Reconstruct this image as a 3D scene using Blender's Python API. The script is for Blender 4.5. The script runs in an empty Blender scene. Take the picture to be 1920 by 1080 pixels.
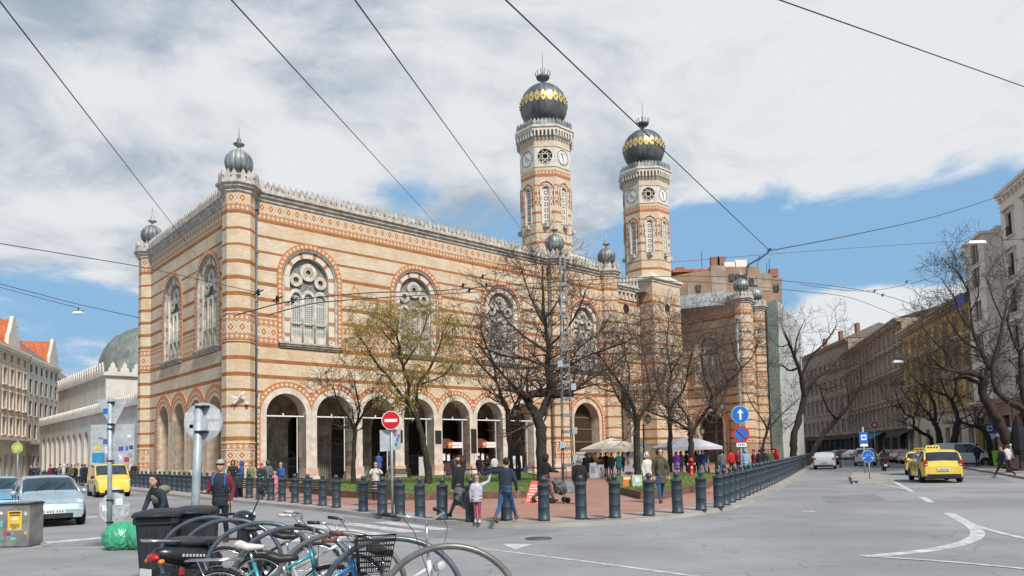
import bpy, bmesh, math, random
from mathutils import Vector, Matrix, Euler
from mathutils.geometry import tessellate_polygon
PI = math.pi
R = math.radians
S = bpy.context.scene
COL = S.collection

# ---------------------------------------------------------------- camera
CF, CCY, PITCH, ROLL, HEAD = 1363.5, 765.8, R(3.62), R(1.26), R(47.75)
EYE = 1.85
fwd = Vector((0, math.cos(PITCH), math.sin(PITCH)))
up0 = Vector((0, -math.sin(PITCH), math.cos(PITCH)))
rt0 = Vector((1, 0, 0))
RT = math.cos(ROLL)*rt0 - math.sin(ROLL)*up0
UPV = math.sin(ROLL)*rt0 + math.cos(ROLL)*up0
cam_d = bpy.data.cameras.new("camera")
cam = bpy.data.objects.new("camera", cam_d)
COL.objects.link(cam)
cam.matrix_world = Matrix(((RT.x, UPV.x, -fwd.x, 0), (RT.y, UPV.y, -fwd.y, 0), (RT.z, UPV.z, -fwd.z, EYE), (0, 0, 0, 1)))
cam_d.sensor_width = 36
cam_d.lens = 36*CF/1920
cam_d.shift_y = (CCY-540)/1920
cam_d.clip_end = 3000
S.camera = cam

# ---------------------------------------------------------------- node expression helper
class X:
    def __init__(s, nt, sock): s.nt, s.s = nt, sock
    def m(s, op, *a):
        n = s.nt.nodes.new('ShaderNodeMath'); n.operation = op
        for i, v in enumerate((s,)+a):
            if isinstance(v, X): s.nt.links.new(v.s, n.inputs[i])
            else: n.inputs[i].default_value = v
        return X(s.nt, n.outputs[0])
    def __add__(s, o): return s.m('ADD', o)
    __radd__ = __add__
    def __sub__(s, o): return s.m('SUBTRACT', o)
    def __rsub__(s, o): return s.m('MULTIPLY', -1.0).m('ADD', o)
    def __mul__(s, o): return s.m('MULTIPLY', o)
    __rmul__ = __mul__
    def __truediv__(s, o): return s.m('DIVIDE', o)
    def lt(s, o): return s.m('LESS_THAN', o)
    def gt(s, o): return s.m('GREATER_THAN', o)
    def abs(s): return s.m('ABSOLUTE')
    def fr(s): return s.m('FRACT')
    def mx(s, o): return s.m('MAXIMUM', o)
    def mn(s, o): return s.m('MINIMUM', o)
    def sq(s): return s*s
    def sqrt(s): return s.m('SQRT')
    def clamp(s):
        r = s.m('ADD', 0.0); r.s.node.use_clamp = True; return r
def smooth(x, a, b):
    n = x.nt.nodes.new('ShaderNodeMapRange'); n.interpolation_type = 'SMOOTHSTEP'
    x.nt.links.new(x.s, n.inputs[0]); n.inputs[1].default_value = a; n.inputs[2].default_value = b
    return X(x.nt, n.outputs[0])
def mixc(nt, fac, a, b):
    n = nt.nodes.new('ShaderNodeMix'); n.data_type = 'RGBA'
    for i, v in ((0, fac), (6, a), (7, b)):
        if isinstance(v, X): nt.links.new(v.s, n.inputs[i])
        elif isinstance(v, (tuple, list)): n.inputs[i].default_value = (*v, 1) if len(v) == 3 else v
        else: n.inputs[i].default_value = v
    return X(nt, n.outputs[2])
def noise(nt, vec, scale, detail=3, rough=.5, col=False):
    n = nt.nodes.new('ShaderNodeTexNoise'); n.inputs['Scale'].default_value = scale
    n.inputs['Detail'].default_value = detail; n.inputs['Roughness'].default_value = rough
    if vec is not None: nt.links.new(vec, n.inputs['Vector'])
    return X(nt, n.outputs[1 if col else 0])

# ---------------------------------------------------------------- sky
SUN_AZ, SUN_EL = R(152), R(46)      # azimuth clockwise from +Y
W = bpy.data.worlds.new("World"); S.world = W; W.use_nodes = True
nt = W.node_tree; nt.nodes.clear()
out = nt.nodes.new('ShaderNodeOutputWorld'); bg = nt.nodes.new('ShaderNodeBackground')
sky = nt.nodes.new('ShaderNodeTexSky'); sky.sky_type = 'NISHITA'; sky.sun_disc = False
sky.sun_elevation = SUN_EL; sky.sun_rotation = SUN_AZ; sky.air_density = 1.3; sky.dust_density = 1.2
tc = nt.nodes.new('ShaderNodeTexCoord')
sep = nt.nodes.new('ShaderNodeSeparateXYZ'); nt.links.new(tc.outputs['Generated'], sep.inputs[0])
dx, dy, dz = (X(nt, sep.outputs[i]) for i in range(3))
# cloud layer: look the direction up on a gently curved ceiling so that clouds shrink to the horizon
h = dz.mx(0.0)+0.22
cmb = nt.nodes.new('ShaderNodeCombineXYZ')
nt.links.new((dx/h).s, cmb.inputs[0]); nt.links.new((dy/h).s, cmb.inputs[1]); nt.links.new((dz*1.5).s, cmb.inputs[2])
cv = cmb.outputs[0]
wp = noise(nt, cv, 1.6, 3, .5, True)
va = nt.nodes.new('ShaderNodeVectorMath'); va.operation = 'MULTIPLY_ADD'; nt.links.new(wp.s, va.inputs[0]); va.inputs[1].default_value = (.45, .45, .3); nt.links.new(cv, va.inputs[2]); cw = va.outputs[0]
n1 = noise(nt, cw, 1.3, 9, .58)
n2 = noise(nt, cw, 3.4, 8, .6)
n3 = noise(nt, cw, 1.0, 5, .5)
def blob(dirv, rad, el=1.0):
    v = Vector(dirv).normalized()
    d = ((dx-v.x).sq()+(dy-v.y).sq()+((dz-v.z)*el).sq()).sqrt()
    return 1.0-smooth(d, rad*.25, rad)
def pxdir(x, y): return fwd+(x-960)/CF*RT-(y-CCY)/CF*UPV
bias = (blob(pxdir(1500, 470), .36, 2.6)*-.46 + blob(pxdir(1300, 455), .2, 2.2)*-.28 + blob(pxdir(1750, 455), .22, 2.8)*-.25
        + blob(pxdir(60, 585), .24, 2.6)*-.34 + blob(pxdir(230, 530), .16, 2.2)*-.22 + blob(pxdir(770, 350), .06, 1.5)*-.2 + blob(pxdir(660, 345), .06, 1.5)*-.12 + blob(pxdir(180, 290), .10, 1.5)*-.10
        + blob(pxdir(1640, 590), .13, 2.4)*.5 + blob(pxdir(1650, 260), .26, 1.9)*.22 + blob(pxdir(1300, 120), .5)*.25 + blob(pxdir(1200, 250), .2)*.1
        + blob(pxdir(300, 120), .5)*.25 + blob(pxdir(60, 430), .16, 2)*.15 + blob(pxdir(940, 420), .07, 1.2)*-.12)
cov = (n1-.5)*1.25+(n2-.5)*.75+.53+bias
cfac = smooth(cov, .36, .62)
shade = ((n2-.5)*.8+(n3-.5)*.9+.5+blob(pxdir(1600, 250), .36, 1.3)*.16+blob(pxdir(1640, 580), .12, 2)*.2+blob(pxdir(590, 290), .10, 1.4)*.16+blob(pxdir(60, 380), .2)*.08+blob(pxdir(980, 150), .2)*.05
         -blob(pxdir(380, 60), .28)*.07-blob(pxdir(720, 60), .2)*.05-blob(pxdir(1480, 110), .16, .8)*.06)
cloud = mixc(nt, smooth(shade, .38, .72), (3.9, 4.8, 5.8), (8.9, 9.2, 9.5))
skyc = mixc(nt, .85, X(nt, sky.outputs[0]), (3.0, 5.6, 8.7))
nt.links.new(mixc(nt, cfac, skyc, cloud).s, bg.inputs[0])
bg.inputs[1].default_value = .052
nt.links.new(bg.outputs[0], out.inputs[0])
sun_d = bpy.data.lights.new("sun", 'SUN'); sun_d.energy = 2.85; sun_d.angle = R(11); sun_d.color = (1, .94, .86)
sun = bpy.data.objects.new("sun", sun_d); COL.objects.link(sun)
sdir = Vector((math.sin(SUN_AZ)*math.cos(SUN_EL), math.cos(SUN_AZ)*math.cos(SUN_EL), math.sin(SUN_EL)))
sun.rotation_euler = sdir.to_track_quat('Z', 'Y').to_euler(); sun.location = sdir*60
S.view_settings.view_transform = 'Standard'; S.view_settings.look = 'None'
S.view_settings.exposure = .78; S.view_settings.gamma = 1
S.cycles.max_bounces = 8; S.cycles.diffuse_bounces = 5

# ---------------------------------------------------------------- picture <-> place helpers
def ray(x, y): return fwd+(x-960)/CF*RT-(y-CCY)/CF*UPV
def gnd(x, y, z=0.0):
    d = ray(x, y); t = (z-EYE)/d.z; return Vector((0, 0, EYE))+d*t
def atd(x, y, Y):
    d = ray(x, y); return Vector((0, 0, EYE))+d*(Y/d.y)

# ---------------------------------------------------------------- materials
MATS = {}
def mat(name, c, rough=.65, metal=0, var=.12, sc=6, bump=0, spec=.4, c2=None, coat=0, alpha=None, emit=0, bsc=None, trans=0):
    if name in MATS: return MATS[name]
    m = bpy.data.materials.new(name); m.use_nodes = True; t = m.node_tree
    b = t.nodes['Principled BSDF']; o = t.nodes.new('ShaderNodeTexCoord')
    c2 = c2 or tuple(max(0, v*(1-var*2)) for v in c)
    c1 = tuple(min(1, v*(1+var)) for v in c) if c2 is None or var else c
    f = noise(t, o.outputs['Object'], sc, 5, .6)
    t.links.new(mixc(t, smooth(f, .3, .7), c1, c2).s, b.inputs['Base Color'])
    b.inputs['Roughness'].default_value = rough; b.inputs['Metallic'].default_value = metal
    b.inputs['Specular IOR Level'].default_value = spec
    if coat: b.inputs['Coat Weight'].default_value = coat; b.inputs['Coat Roughness'].default_value = .08
    if trans: b.inputs['Transmission Weight'].default_value = trans
    if emit: b.inputs['Emission Color'].default_value = (*c, 1); b.inputs['Emission Strength'].default_value = emit
    if bump:
        bn = t.nodes.new('ShaderNodeBump'); bn.inputs['Strength'].default_value = bump; bn.inputs['Distance'].default_value = .03
        t.links.new(noise(t, o.outputs['Object'], bsc or sc*4, 6, .65).s, bn.inputs['Height']); t.links.new(bn.outputs[0], b.inputs['Normal'])
    MATS[name] = m; return m
CREAM = (.64, .56, .455); RUST = (.33, .145, .05); PALE = (.66, .58, .47)
def uv(t):
    n = t.nodes.new('ShaderNodeUVMap'); n.uv_map = 'UVMap'
    s = t.nodes.new('ShaderNodeSeparateXYZ'); t.links.new(n.outputs[0], s.inputs[0])
    return X(t, s.outputs[0]), X(t, s.outputs[1]), n.outputs[0]
def dots(t, u, v, per, vc, hh, col, rust, pale, red):
    """row of ringed dots between vc-hh and vc+hh"""
    p = (u/per).fr()-.5; q = (v-vc)/(2*hh)
    r = (p.sq()+q.sq()).sqrt()
    pat = mixc(t, r.lt(.44), rust, pale)
    pat = mixc(t, r.lt(.34), pat, red)
    pat = mixc(t, r.lt(.2), pat, (.80, .66, .42))
    pat = mixc(t, q.abs().gt(.46), pat, (.30, .18, .11))
    return mixc(t, (v-vc).abs().lt(hh), col, pat)
def diam(t, u, v, per, vc, hh, col, rust, pale, red):
    p = (u/per).fr()-.5; q = (v-vc)/(2*hh)
    d = p.abs()+q.abs()*.92
    pat = mixc(t, d.gt(.30), red, pale)
    pat = mixc(t, d.gt(.47), pat, (.44, .27, .16))
    pat = mixc(t, d.gt(.56), pat, pale)
    pat = mixc(t, d.gt(.78), pat, rust)
    pat = mixc(t, d.lt(.10), pat, (.80, .50, .2))
    pat = mixc(t, q.abs().gt(.475), pat, (.30, .16, .09))
    return mixc(t, (v-vc).abs().lt(hh), col, pat)
def wallmat(name, stripes, dt=(), dm=(), cream=CREAM, rust=RUST, brick=True, zmax=24.0):
    m = bpy.data.materials.new(name); m.use_nodes = True; t = m.node_tree; b = t.nodes['Principled BSDF']
    u, v, uvs = uv(t)
    oc = t.nodes.new('ShaderNodeTexCoord').outputs['Object']
    na = noise(t, oc, .55, 5, .6); nb = noise(t, oc, 7, 4, .65)
    base = mixc(t, smooth(na, .35, .7), tuple(c*1.04 for c in cream), (cream[0]*.90, cream[1]*.83, cream[2]*.74))
    base = mixc(t, smooth(nb, .45, .8)*.35, base, (cream[0]*.72, cream[1]*.66, cream[2]*.58))
    if brick:
        bt = t.nodes.new('ShaderNodeTexBrick'); t.links.new(uvs, bt.inputs[0])
        bt.inputs['Scale'].default_value = 1; bt.inputs['Brick Width'].default_value = .36; bt.inputs['Row Height'].default_value = .125
        bt.inputs['Mortar Size'].default_value = .008; bt.inputs['Color1'].default_value = (1, 1, 1, 1); bt.inputs['Color2'].default_value = (.84, .79, .73, 1); bt.inputs['Mortar'].default_value = (.62, .58, .55, 1)
        n = t.nodes.new('ShaderNodeMix'); n.data_type = 'RGBA'; n.blend_type = 'MULTIPLY'; n.inputs[0].default_value = .8
        t.links.new(base.s, n.inputs[6]); t.links.new(bt.outputs[0], n.inputs[7]); base = X(t, n.outputs[2])
    rp = t.nodes.new('ShaderNodeValToRGB'); rp.color_ramp.interpolation = 'CONSTANT'
    t.links.new(((v+(noise(t, uvs, 3.2, 3, .6)-.5)*.05)/zmax).s, rp.inputs[0]); e = rp.color_ramp.elements
    e[0].position = 0; e[0].color = (0, 0, 0, 1); e[1].position = .9999; e[1].color = (0, 0, 0, 1)
    for a, c in sorted(stripes):
        k = e.new(a/zmax); k.color = (1, 1, 1, 1); k = e.new(c/zmax); k.color = (0, 0, 0, 1)
    rc = mixc(t, smooth(noise(t, oc, .8, 4, .6), .35, .65), tuple(c*1.12 for c in rust), (rust[0]*.86, rust[1]*.82, rust[2]*1.1))
    rc = mixc(t, smooth(nb, .4, .8)*.4, rc, (rust[0]*.7, rust[1]*.8, rust[2]*1.2))
    col = mixc(t, X(t, rp.outputs[0]), base, rc)
    red = (.36, .14, .06)
    low = smooth(v, 20.0, 3.0)
    nmul = t.nodes.new('ShaderNodeMix'); nmul.data_type = 'RGBA'; nmul.blend_type = 'MULTIPLY'; t.links.new((smooth(noise(t, oc, .28, 4, .6), .35, .65)*.55).s, nmul.inputs[0]); t.links.new(col.s, nmul.inputs[6]); nmul.inputs[7].default_value = (1, .91, .76, 1); col = X(t, nmul.outputs[2])
    for vc, hh, per in dt: col = dots(t, u, v, per, vc, hh, col, (.40, .18, .09), (.56, .40, .28), red)
    for vc, hh, per in dm: col = diam(t, u, v, per, vc, hh, col, (.44, .25, .14), (.60, .50, .39), (.40, .18, .08))
    cs = t.nodes.new('ShaderNodeCombineXYZ'); t.links.new((u*2.4).s, cs.inputs[0]); t.links.new((v*.16).s, cs.inputs[1])
    col = mixc(t, smooth(noise(t, cs.outputs[0], 1.0, 5, .65), .55, .78)*.22, col, (.26, .20, .15))
    grime = noise(t, oc, 1.7, 6, .7)
    col = mixc(t, smooth(grime, .58, .85)*.3, col, (.25, .2, .16))
    t.links.new(col.s, b.inputs['Base Color']); b.inputs['Roughness'].default_value = .85; b.inputs['Specular IOR Level'].default_value = .2
    bn = t.nodes.new('ShaderNodeBump'); bn.inputs['Strength'].default_value = .35; bn.inputs['Distance'].default_value = .03
    t.links.new(nb.s, bn.inputs['Height']); t.links.new(bn.outputs[0], b.inputs['Normal'])
    return m
STR = [(18.79, 19.05), (17.66, 17.90), (16.51, 16.77), (15.34, 15.60), (14.20, 14.46), (13.08, 13.34), (11.97, 12.21), (9.82, 10.08), (8.69, 8.95), (7.59, 7.85), (6.49, 6.74), (5.37, 5.62), (4.24, 4.49), (3.10, 3.38)]
MW = wallmat('synagogue_brick', STR, [(19.28, .2, .335), (11.64, .24, .36), (10.32, .19, .36)], [(19.94, .45, .67), (10.95, .43, .72)])
MWP = wallmat('synagogue_pilaster_brick', STR, [(19.28, .2, .335), (11.64, .24, .36), (10.32, .19, .36), (2.80, .22, .42), (1.60, .22, .42)], [(19.94, .45, .82), (10.95, .43, .82), (2.2, .38, .82)])
MB_ = wallmat('tower_brick', [(23.43, 23.67), (24.38, 24.62), (25.5, 25.72), (26.55, 26.77), (27.6, 27.82), (28.55, 28.77), (29.42, 29.66), (30.4, 30.68), (22.3, 22.5)], [(30.96, .22, .36), (33.58, .25, .36)], [], cream=(.64, .57, .46), rust=(.42, .17, .08), zmax=40.0)
MBX = wallmat('tower_base_brick', [(19.2, 19.45), (17.1, 17.35), (15.6, 15.85), (14.2, 14.46), (13.08, 13.34), (11.97, 12.21), (9.82, 10.08), (8.69, 8.95), (7.59, 7.85), (6.49, 6.74), (5.37, 5.62), (4.24, 4.49), (3.1, 3.38)], [(16.75, .2, .36), (10.3, .2, .36)], [(20.1, .5, .67), (18.2, .65, 1.3), (10.95, .43, .72)])
def dotmat():
    m = bpy.data.materials.new('patterned_arch_band'); m.use_nodes = True; t = m.node_tree; b = t.nodes['Principled BSDF']
    u, v, uvs = uv(t)
    n = t.nodes.new('ShaderNodeRGB'); n.outputs[0].default_value = (.46, .2, .1, 1)
    c = dots(t, u, v, .355, .2, .2, X(t, n.outputs[0]), (.42, .15, .06), (.55, .33, .20), (.42, .14, .06))
    t.links.new(c.s, b.inputs['Base Color']); b.inputs['Roughness'].default_value = .85
    return m
MDOT = dotmat()
def jambmat():
    m = bpy.data.materials.new('striped_jamb'); m.use_nodes = True; t = m.node_tree; b = t.nodes['Principled BSDF']
    u, v, uvs = uv(t); oc = t.nodes.new('ShaderNodeTexCoord').outputs['Object']
    c = mixc(t, (u/1.12).fr().lt(.26), (.62, .56, .46), (.42, .16, .07))
    c = mixc(t, smooth(noise(t, oc, 5, 5, .6), .4, .8)*.4, c, (.42, .36, .29))
    t.links.new(c.s, b.inputs['Base Color']); b.inputs['Roughness'].default_value = .85
    return m
MJAMB = jambmat()
STONE = mat('pale_stone', (.60, .555, .48), .85, var=.1, sc=1.6, bump=.25, c2=(.47, .41, .34))
STONED = mat('weathered_stone', (.50, .47, .42), .85, var=.1, sc=2.5, bump=.35, c2=(.27, .25, .22))
PINK = mat('pinkish_plinth_stone', (.56, .40, .31), .8, var=.1, sc=3, bump=.2)
ZINC = mat('weathered_zinc', (.30, .325, .31), .5, .35, var=.18, sc=1.3, c2=(.13, .15, .155))
ZINCD = mat('dark_zinc_seams', (.09, .10, .105), .5, .4)
DOMEM = mat('dark_green_copper', (.165, .175, .168), .45, .35, var=.2, sc=.6, c2=(.075, .085, .09))
GOLD = mat('gilding', (.80, .55, .20), .35, .55, var=.15, sc=8)
DARK = mat('dark_interior', (.022, .019, .017), .9, var=.2)
DOORM = mat('dark_timber_door', (.05, .032, .022), .6, var=.3, sc=5)
INWALL = mat('passage_plaster', (.46, .40, .32), .9, var=.15, sc=1.2, c2=(.2, .17, .13))
IRON = mat('black_ironwork', (.022, .024, .027), .5, .3, var=.2)
GLASSD = mat('dark_window_glass', (.06, .068, .075), .08, 0, var=.3, sc=1.2, spec=.8)
WHITE = mat('white_paint', (.75, .75, .74), .5, var=.04)
def screenmat():
    m = bpy.data.materials.new('pierced_window_screen'); m.use_nodes = True; t = m.node_tree; b = t.nodes['Principled BSDF']
    u, v, uvs = uv(t)
    p = (u/.16).fr()-.5; q = (v/.16).fr()-.5
    r = (p.sq()+q.sq()).sqrt()
    c = mixc(t, r.lt(.3), (.60, .59, .56), (.10, .115, .13))
    c = mixc(t, (r-.46).abs().lt(.06), c, (.22, .23, .24))
    c = mixc(t, (v/1.9).fr().lt(.05), c, (.5, .48, .44))
    t.links.new(c.s, b.inputs['Base Color']); b.inputs['Roughness'].default_value = .6
    return m
MSCR = screenmat()

# ---------------------------------------------------------------- mesh builder
class MB:
    def __init__(s): s.v, s.f, s.m, s.u, s.mats, s.cur, s.sm = [], [], [], [], [], 0, []
    smooth_on = False
    def mat(s, m):
        if m not in s.mats: s.mats.append(m)
        s.cur = s.mats.index(m); return s
    def face(s, pts, uvs=None, smooth=None):
        i = len(s.v); s.v += [tuple(p) for p in pts]; s.f.append(tuple(range(i, i+len(pts)))); s.m.append(s.cur); s.u.append(uvs)
        s.sm.append(s.smooth_on if smooth is None else smooth)
    def mesh(s, vs, fs, uvs=None, smooth=None):
        i = len(s.v); s.v += [tuple(p) for p in vs]
        for k, f in enumerate(fs):
            s.f.append(tuple(i+j for j in f)); s.m.append(s.cur); s.u.append(uvs[k] if uvs else None); s.sm.append(s.smooth_on if smooth is None else smooth)
    def box(s, c, d, M=None, uvz=False):
        x, y, z = (q/2 for q in d)
        vs = [Vector((a*x, b*y, e*z)) for e in (-1, 1) for a, b in ((-1, -1), (1, -1), (1, 1), (-1, 1))]
        if M is not None: vs = [M @ q for q in vs]
        vs = [q+Vector(c) for q in vs]
        fs = [(3, 2, 1, 0), (4, 5, 6, 7), (0, 1, 5, 4), (1, 2, 6, 5), (2, 3, 7, 6), (3, 0, 4, 7)]
        uvs = None
        if uvz:
            uvs = []
            for f in fs:
                hor = abs(vs[f[0]].z-vs[f[2]].z) < 1e-6
                uvs.append([(vs[j].x+vs[j].y, vs[j].z if not hor else vs[j].y) for j in f])
        s.mesh(vs, fs, uvs)
    def tube(s, pts, r, n=6, cap=True, smooth=True):
        pts = [Vector(p) for p in pts]; k = len(pts)
        rs = r if isinstance(r, (list, tuple)) else [r]*k
        ref = None; vs = []
        for i, p in enumerate(pts):
            t = (pts[min(i+1, k-1)]-pts[max(i-1, 0)])
            if t.length < 1e-9: t = Vector((0, 0, 1))
            t.normalize()
            if ref is None: ref = Vector((1, 0, 0)) if abs(t.x) < .8 else Vector((0, 1, 0))
            a = (ref-t*ref.dot(t)); a.normalize(); b = t.cross(a); ref = a
            for j in range(n):
                th = 2*PI*j/n; vs.append(p+(a*math.cos(th)+b*math.sin(th))*rs[i])
        fs = [(i*n+j, i*n+(j+1) % n, (i+1)*n+(j+1) % n, (i+1)*n+j) for i in range(k-1) for j in range(n)]
        if cap: fs += [tuple(range(n))[::-1], tuple((k-1)*n+j for j in range(n))]
        s.mesh(vs, fs, smooth=smooth)
    def lathe(s, prof, c=(0, 0, 0), n=16, rot=0, smooth=True, sx=1, sy=1, M=None):
        c = Vector(c); vs = []
        for r, z in prof:
            for j in range(n):
                th = 2*PI*j/n+rot; q = Vector((r*math.cos(th)*sx, r*math.sin(th)*sy, z))
                vs.append(c+(M @ q if M is not None else q))
        k = len(prof); fs = [(i*n+j, i*n+(j+1) % n, (i+1)*n+(j+1) % n, (i+1)*n+j) for i in range(k-1) for j in range(n)]
        uvs = []
        for i in range(k-1):
            for j in range(n):
                w = 2*PI*max(.01, prof[i][0])/n
                uvs.append([(j*w, prof[i][1]+c.z), ((j+1)*w, prof[i][1]+c.z), ((j+1)*w, prof[i+1][1]+c.z), (j*w, prof[i+1][1]+c.z)])
        if prof[0][0] > 1e-4: fs.append(tuple(range(n))[::-1]); uvs.append(None)
        if prof[-1][0] > 1e-4: fs.append(tuple((k-1)*n+j for j in range(n))); uvs.append(None)
        s.mesh(vs, fs, uvs, smooth)
    def prism(s, poly, T, d0, d1, uvm=True, sides=True, back=True, side_uv=None):
        """2D polygon (ccw) extruded between depths d0 (front) and d1 through T(a,z,d)"""
        n = len(poly); tri = None
        vs = [T(a, z, d0) for a, z in poly]; s_ = s
        if n > 4:
            tr = tessellate_polygon([[Vector((a, z, 0)) for a, z in poly]])
            s.mesh(vs, [t for t in tr], [[poly[j] for j in t] for t in tr], False)
            if back: s.mesh([T(a, z, d1) for a, z in poly], [t for t in tr], [[poly[j] for j in t] for t in tr], False)
        else:
            s.face(vs, list(poly), False)
            if back: s.face([T(a, z, d1) for a, z in poly], list(poly), False)
        if sides:
            acc = 0
            for i in range(n):
                p, q = poly[i], poly[(i+1) % n]; L = math.hypot(q[0]-p[0], q[1]-p[1])
                s.face([T(*p, d0), T(*q, d0), T(*q, d1), T(*p, d1)], [(acc, 0), (acc+L, 0), (acc+L, abs(d1-d0)), (acc, abs(d1-d0))], False); acc += L
    def holed(s, outer, holes, T, d):
        tr = tessellate_polygon([[Vector((a, z, 0)) for a, z in L] for L in [outer]+holes])
        pts = [p for L in [outer]+holes for p in L]
        s.mesh([T(a, z, d) for a, z in pts], [tuple(t) for t in tr], [[pts[j] for j in t] for t in tr], False)
    def loop(s, poly, T, d0, d1, closed=True):
        acc = 0; n = len(poly)
        for i in range(n if closed else n-1):
            p, q = poly[i], poly[(i+1) % n]; L = math.hypot(q[0]-p[0], q[1]-p[1])
            s.face([T(*p, d0), T(*q, d0), T(*q, d1), T(*p, d1)], [(acc, 0), (acc+L, 0), (acc+L, abs(d1-d0)), (acc, abs(d1-d0))], False); acc += L
    def data(s, name):
        me = bpy.data.meshes.new(name); me.from_pydata(s.v, [], s.f)
        for m in s.mats: me.materials.append(m)
        me.polygons.foreach_set('material_index', s.m); me.polygons.foreach_set('use_smooth', s.sm)
        if any(u is not None for u in s.u):
            ul = me.uv_layers.new(name='UVMap'); fl = []
            for f, u in zip(s.f, s.u):
                for k in range(len(f)): fl += list(u[k]) if u is not None else [0.0, 0.0]
            ul.data.foreach_set('uv', fl)
        me.update(); return me
    def build(s, name, parent=None, **kw):
        return link(name, s.data(name), parent, **kw)
def link(name, data, parent=None, loc=None, rz=0, label=None, cat=None, group=None, kind=None):
    o = bpy.data.objects.new(name, data); COL.objects.link(o)
    if parent is not None: o.parent = parent
    if loc is not None: o.location = loc
    if rz: o.rotation_euler = (0, 0, rz)
    if label: o['label'] = label
    if cat: o['category'] = cat
    if group: o['group'] = group
    if kind: o['kind'] = kind
    return o
def thing(name, label, cat, loc=(0, 0, 0), rz=0, group=None):
    return link(name, None, None, loc, rz, label, cat, group)
def copy_tree(o, label=None, loc=None, rz=None, parent=None):
    c = o.copy(); COL.objects.link(c)
    if parent is not None: c.parent = parent
    if label: c['label'] = label
    if loc is not None: c.location = loc
    if rz is not None: c.rotation_euler = (0, 0, rz)
    for ch in list(o.children): copy_tree(ch, parent=c)
    return c
def frame(ox, oy, ux, uy, oz=0):
    nx, ny = uy, -ux
    return lambda a, z, d=0: Vector((ox+ux*a+nx*d, oy+uy*a+ny*d, oz+z))
def arch(c, half, z0, zs, n=14, r=None, zr=1.0):
    """closed ccw outline of an arched opening"""
    r = r or half
    return [(c-half, z0), (c+half, z0)]+[(c+half*math.cos(PI*i/n), zs+r*zr*math.sin(PI*i/n)) for i in range(n+1)]
def circ(c, z, r, n=16): return [(c+r*math.cos(2*PI*i/n), z+r*math.sin(2*PI*i/n)) for i in range(n)]
def band(mb, T, c, zs, r1, r2, z0, d0, d1, clip=None, n=28, legs=(True, True), uvscale=1):
    """arched band (ring sector plus straight legs) with u along, v across"""
    for i in range(n):
        t0, t1 = PI*i/n, PI*(i+1)/n; q = []
        def pr(t):
            e = r2
            if clip and abs(math.cos(t)) > 1e-6: e = min(e, clip/abs(math.cos(t)))
            return max(e, r1)
        e0, e1 = pr(t0), pr(t1)
        if e0-r1 < 1e-4 and e1-r1 < 1e-4: continue
        rm = (r1+r2)/2
        P = [(c+r1*math.cos(t0), zs+r1*math.sin(t0)), (c+e0*math.cos(t0), zs+e0*math.sin(t0)), (c+e1*math.cos(t1), zs+e1*math.sin(t1)), (c+r1*math.cos(t1), zs+r1*math.sin(t1))]
        U = [(rm*t0, 0), (rm*t0, e0-r1), (rm*t1, e1-r1), (rm*t1, 0)]
        mb.face([T(*p, d0) for p in P], U)
        mb.face([T(*P[1], d0), T(*P[1], d1), T(*P[2], d1), T(*P[2], d0)], [(0, 0)]*4)
        mb.face([T(*P[0], d0), T(*P[3], d0), T(*P[3], d1), T(*P[0], d1)], [(0, 0)]*4)
    for sgn, on in ((1, legs[0]), (-1, legs[1])):
        if on and z0 < zs:
            a1, a2 = c+sgn*r1, c+sgn*r2; L = zs-z0
            mb.face([T(a1, z0, d0), T(a2, z0, d0), T(a2, zs, d0), T(a1, zs, d0)], [(-L, 0), (-L, r2-r1), (0, r2-r1), (0, 0)])
            for a in (a1, a2): mb.face([T(a, z0, d0), T(a, z0, d1), T(a, zs, d1), T(a, zs, d0)], [(0, 0)]*4)
            mb.face([T(a1, z0, d0), T(a2, z0, d0), T(a2, z0, d1), T(a1, z0, d1)], [(0, 0)]*4)
def bar(mb, p, q, w, dpt=None):
    """square bar from p to q"""
    p, q = Vector(p), Vector(q); t = q-p; L = t.length
    M = t.to_track_quat('Z', 'Y').to_matrix()
    mb.box((p+q)/2, (w, dpt or w, L), M)
# ================================================================ the synagogue
PX, PY, RZ = -18.8485, 50.0, PI/2-HEAD
syn = thing('synagogue', 'long striped brick synagogue with arcades and two onion-domed clock towers', 'synagogue', (PX, PY, 0), RZ)
UL = Vector((math.sin(HEAD), math.cos(HEAD), 0)); WL = Vector((-math.cos(HEAD), math.sin(HEAD), 0))
def loc2w(x, y, z=0): return Vector((PX, PY, z))+UL*x+WL*y
FL = frame(0, 0, 1, 0)
FW = frame(0, 21.0, 0, -1)
def sweep(mb, path, prof, closed=False):
    """profile (out, z) swept along a plan path, outward on the right of travel"""
    n = len(path); offs = []
    for i in range(n):
        def nrm(a, b):
            d = Vector((b[0]-a[0], b[1]-a[1])); d.normalize(); return Vector((d.y, -d.x))
        pr = nrm(path[i-1], path[i]) if (i > 0 or closed) else None
        nx = nrm(path[i], path[(i+1) % n]) if (i < n-1 or closed) else None
        if pr is None: m = nx
        elif nx is None: m = pr
        else: m = (pr+nx)/(1+pr.dot(nx))
        offs.append(m)
    k = len(prof)
    vs = [(path[i][0]+offs[i].x*o, path[i][1]+offs[i].y*o, z) for i in range(n) for o, z in prof]
    fs = [(i*k+j, ((i+1) % n)*k+j, ((i+1) % n)*k+j+1, i*k+j+1) for i in range(n if closed else n-1) for j in range(k-1)]
    mb.mesh(vs, fs, None, False)
CORN = [(0, 20.36), (.1, 20.4), (.1, 20.52), (.26, 20.66), (.26, 20.82), (.42, 20.9), (.42, 21.06), (.0, 21.07)]
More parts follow.
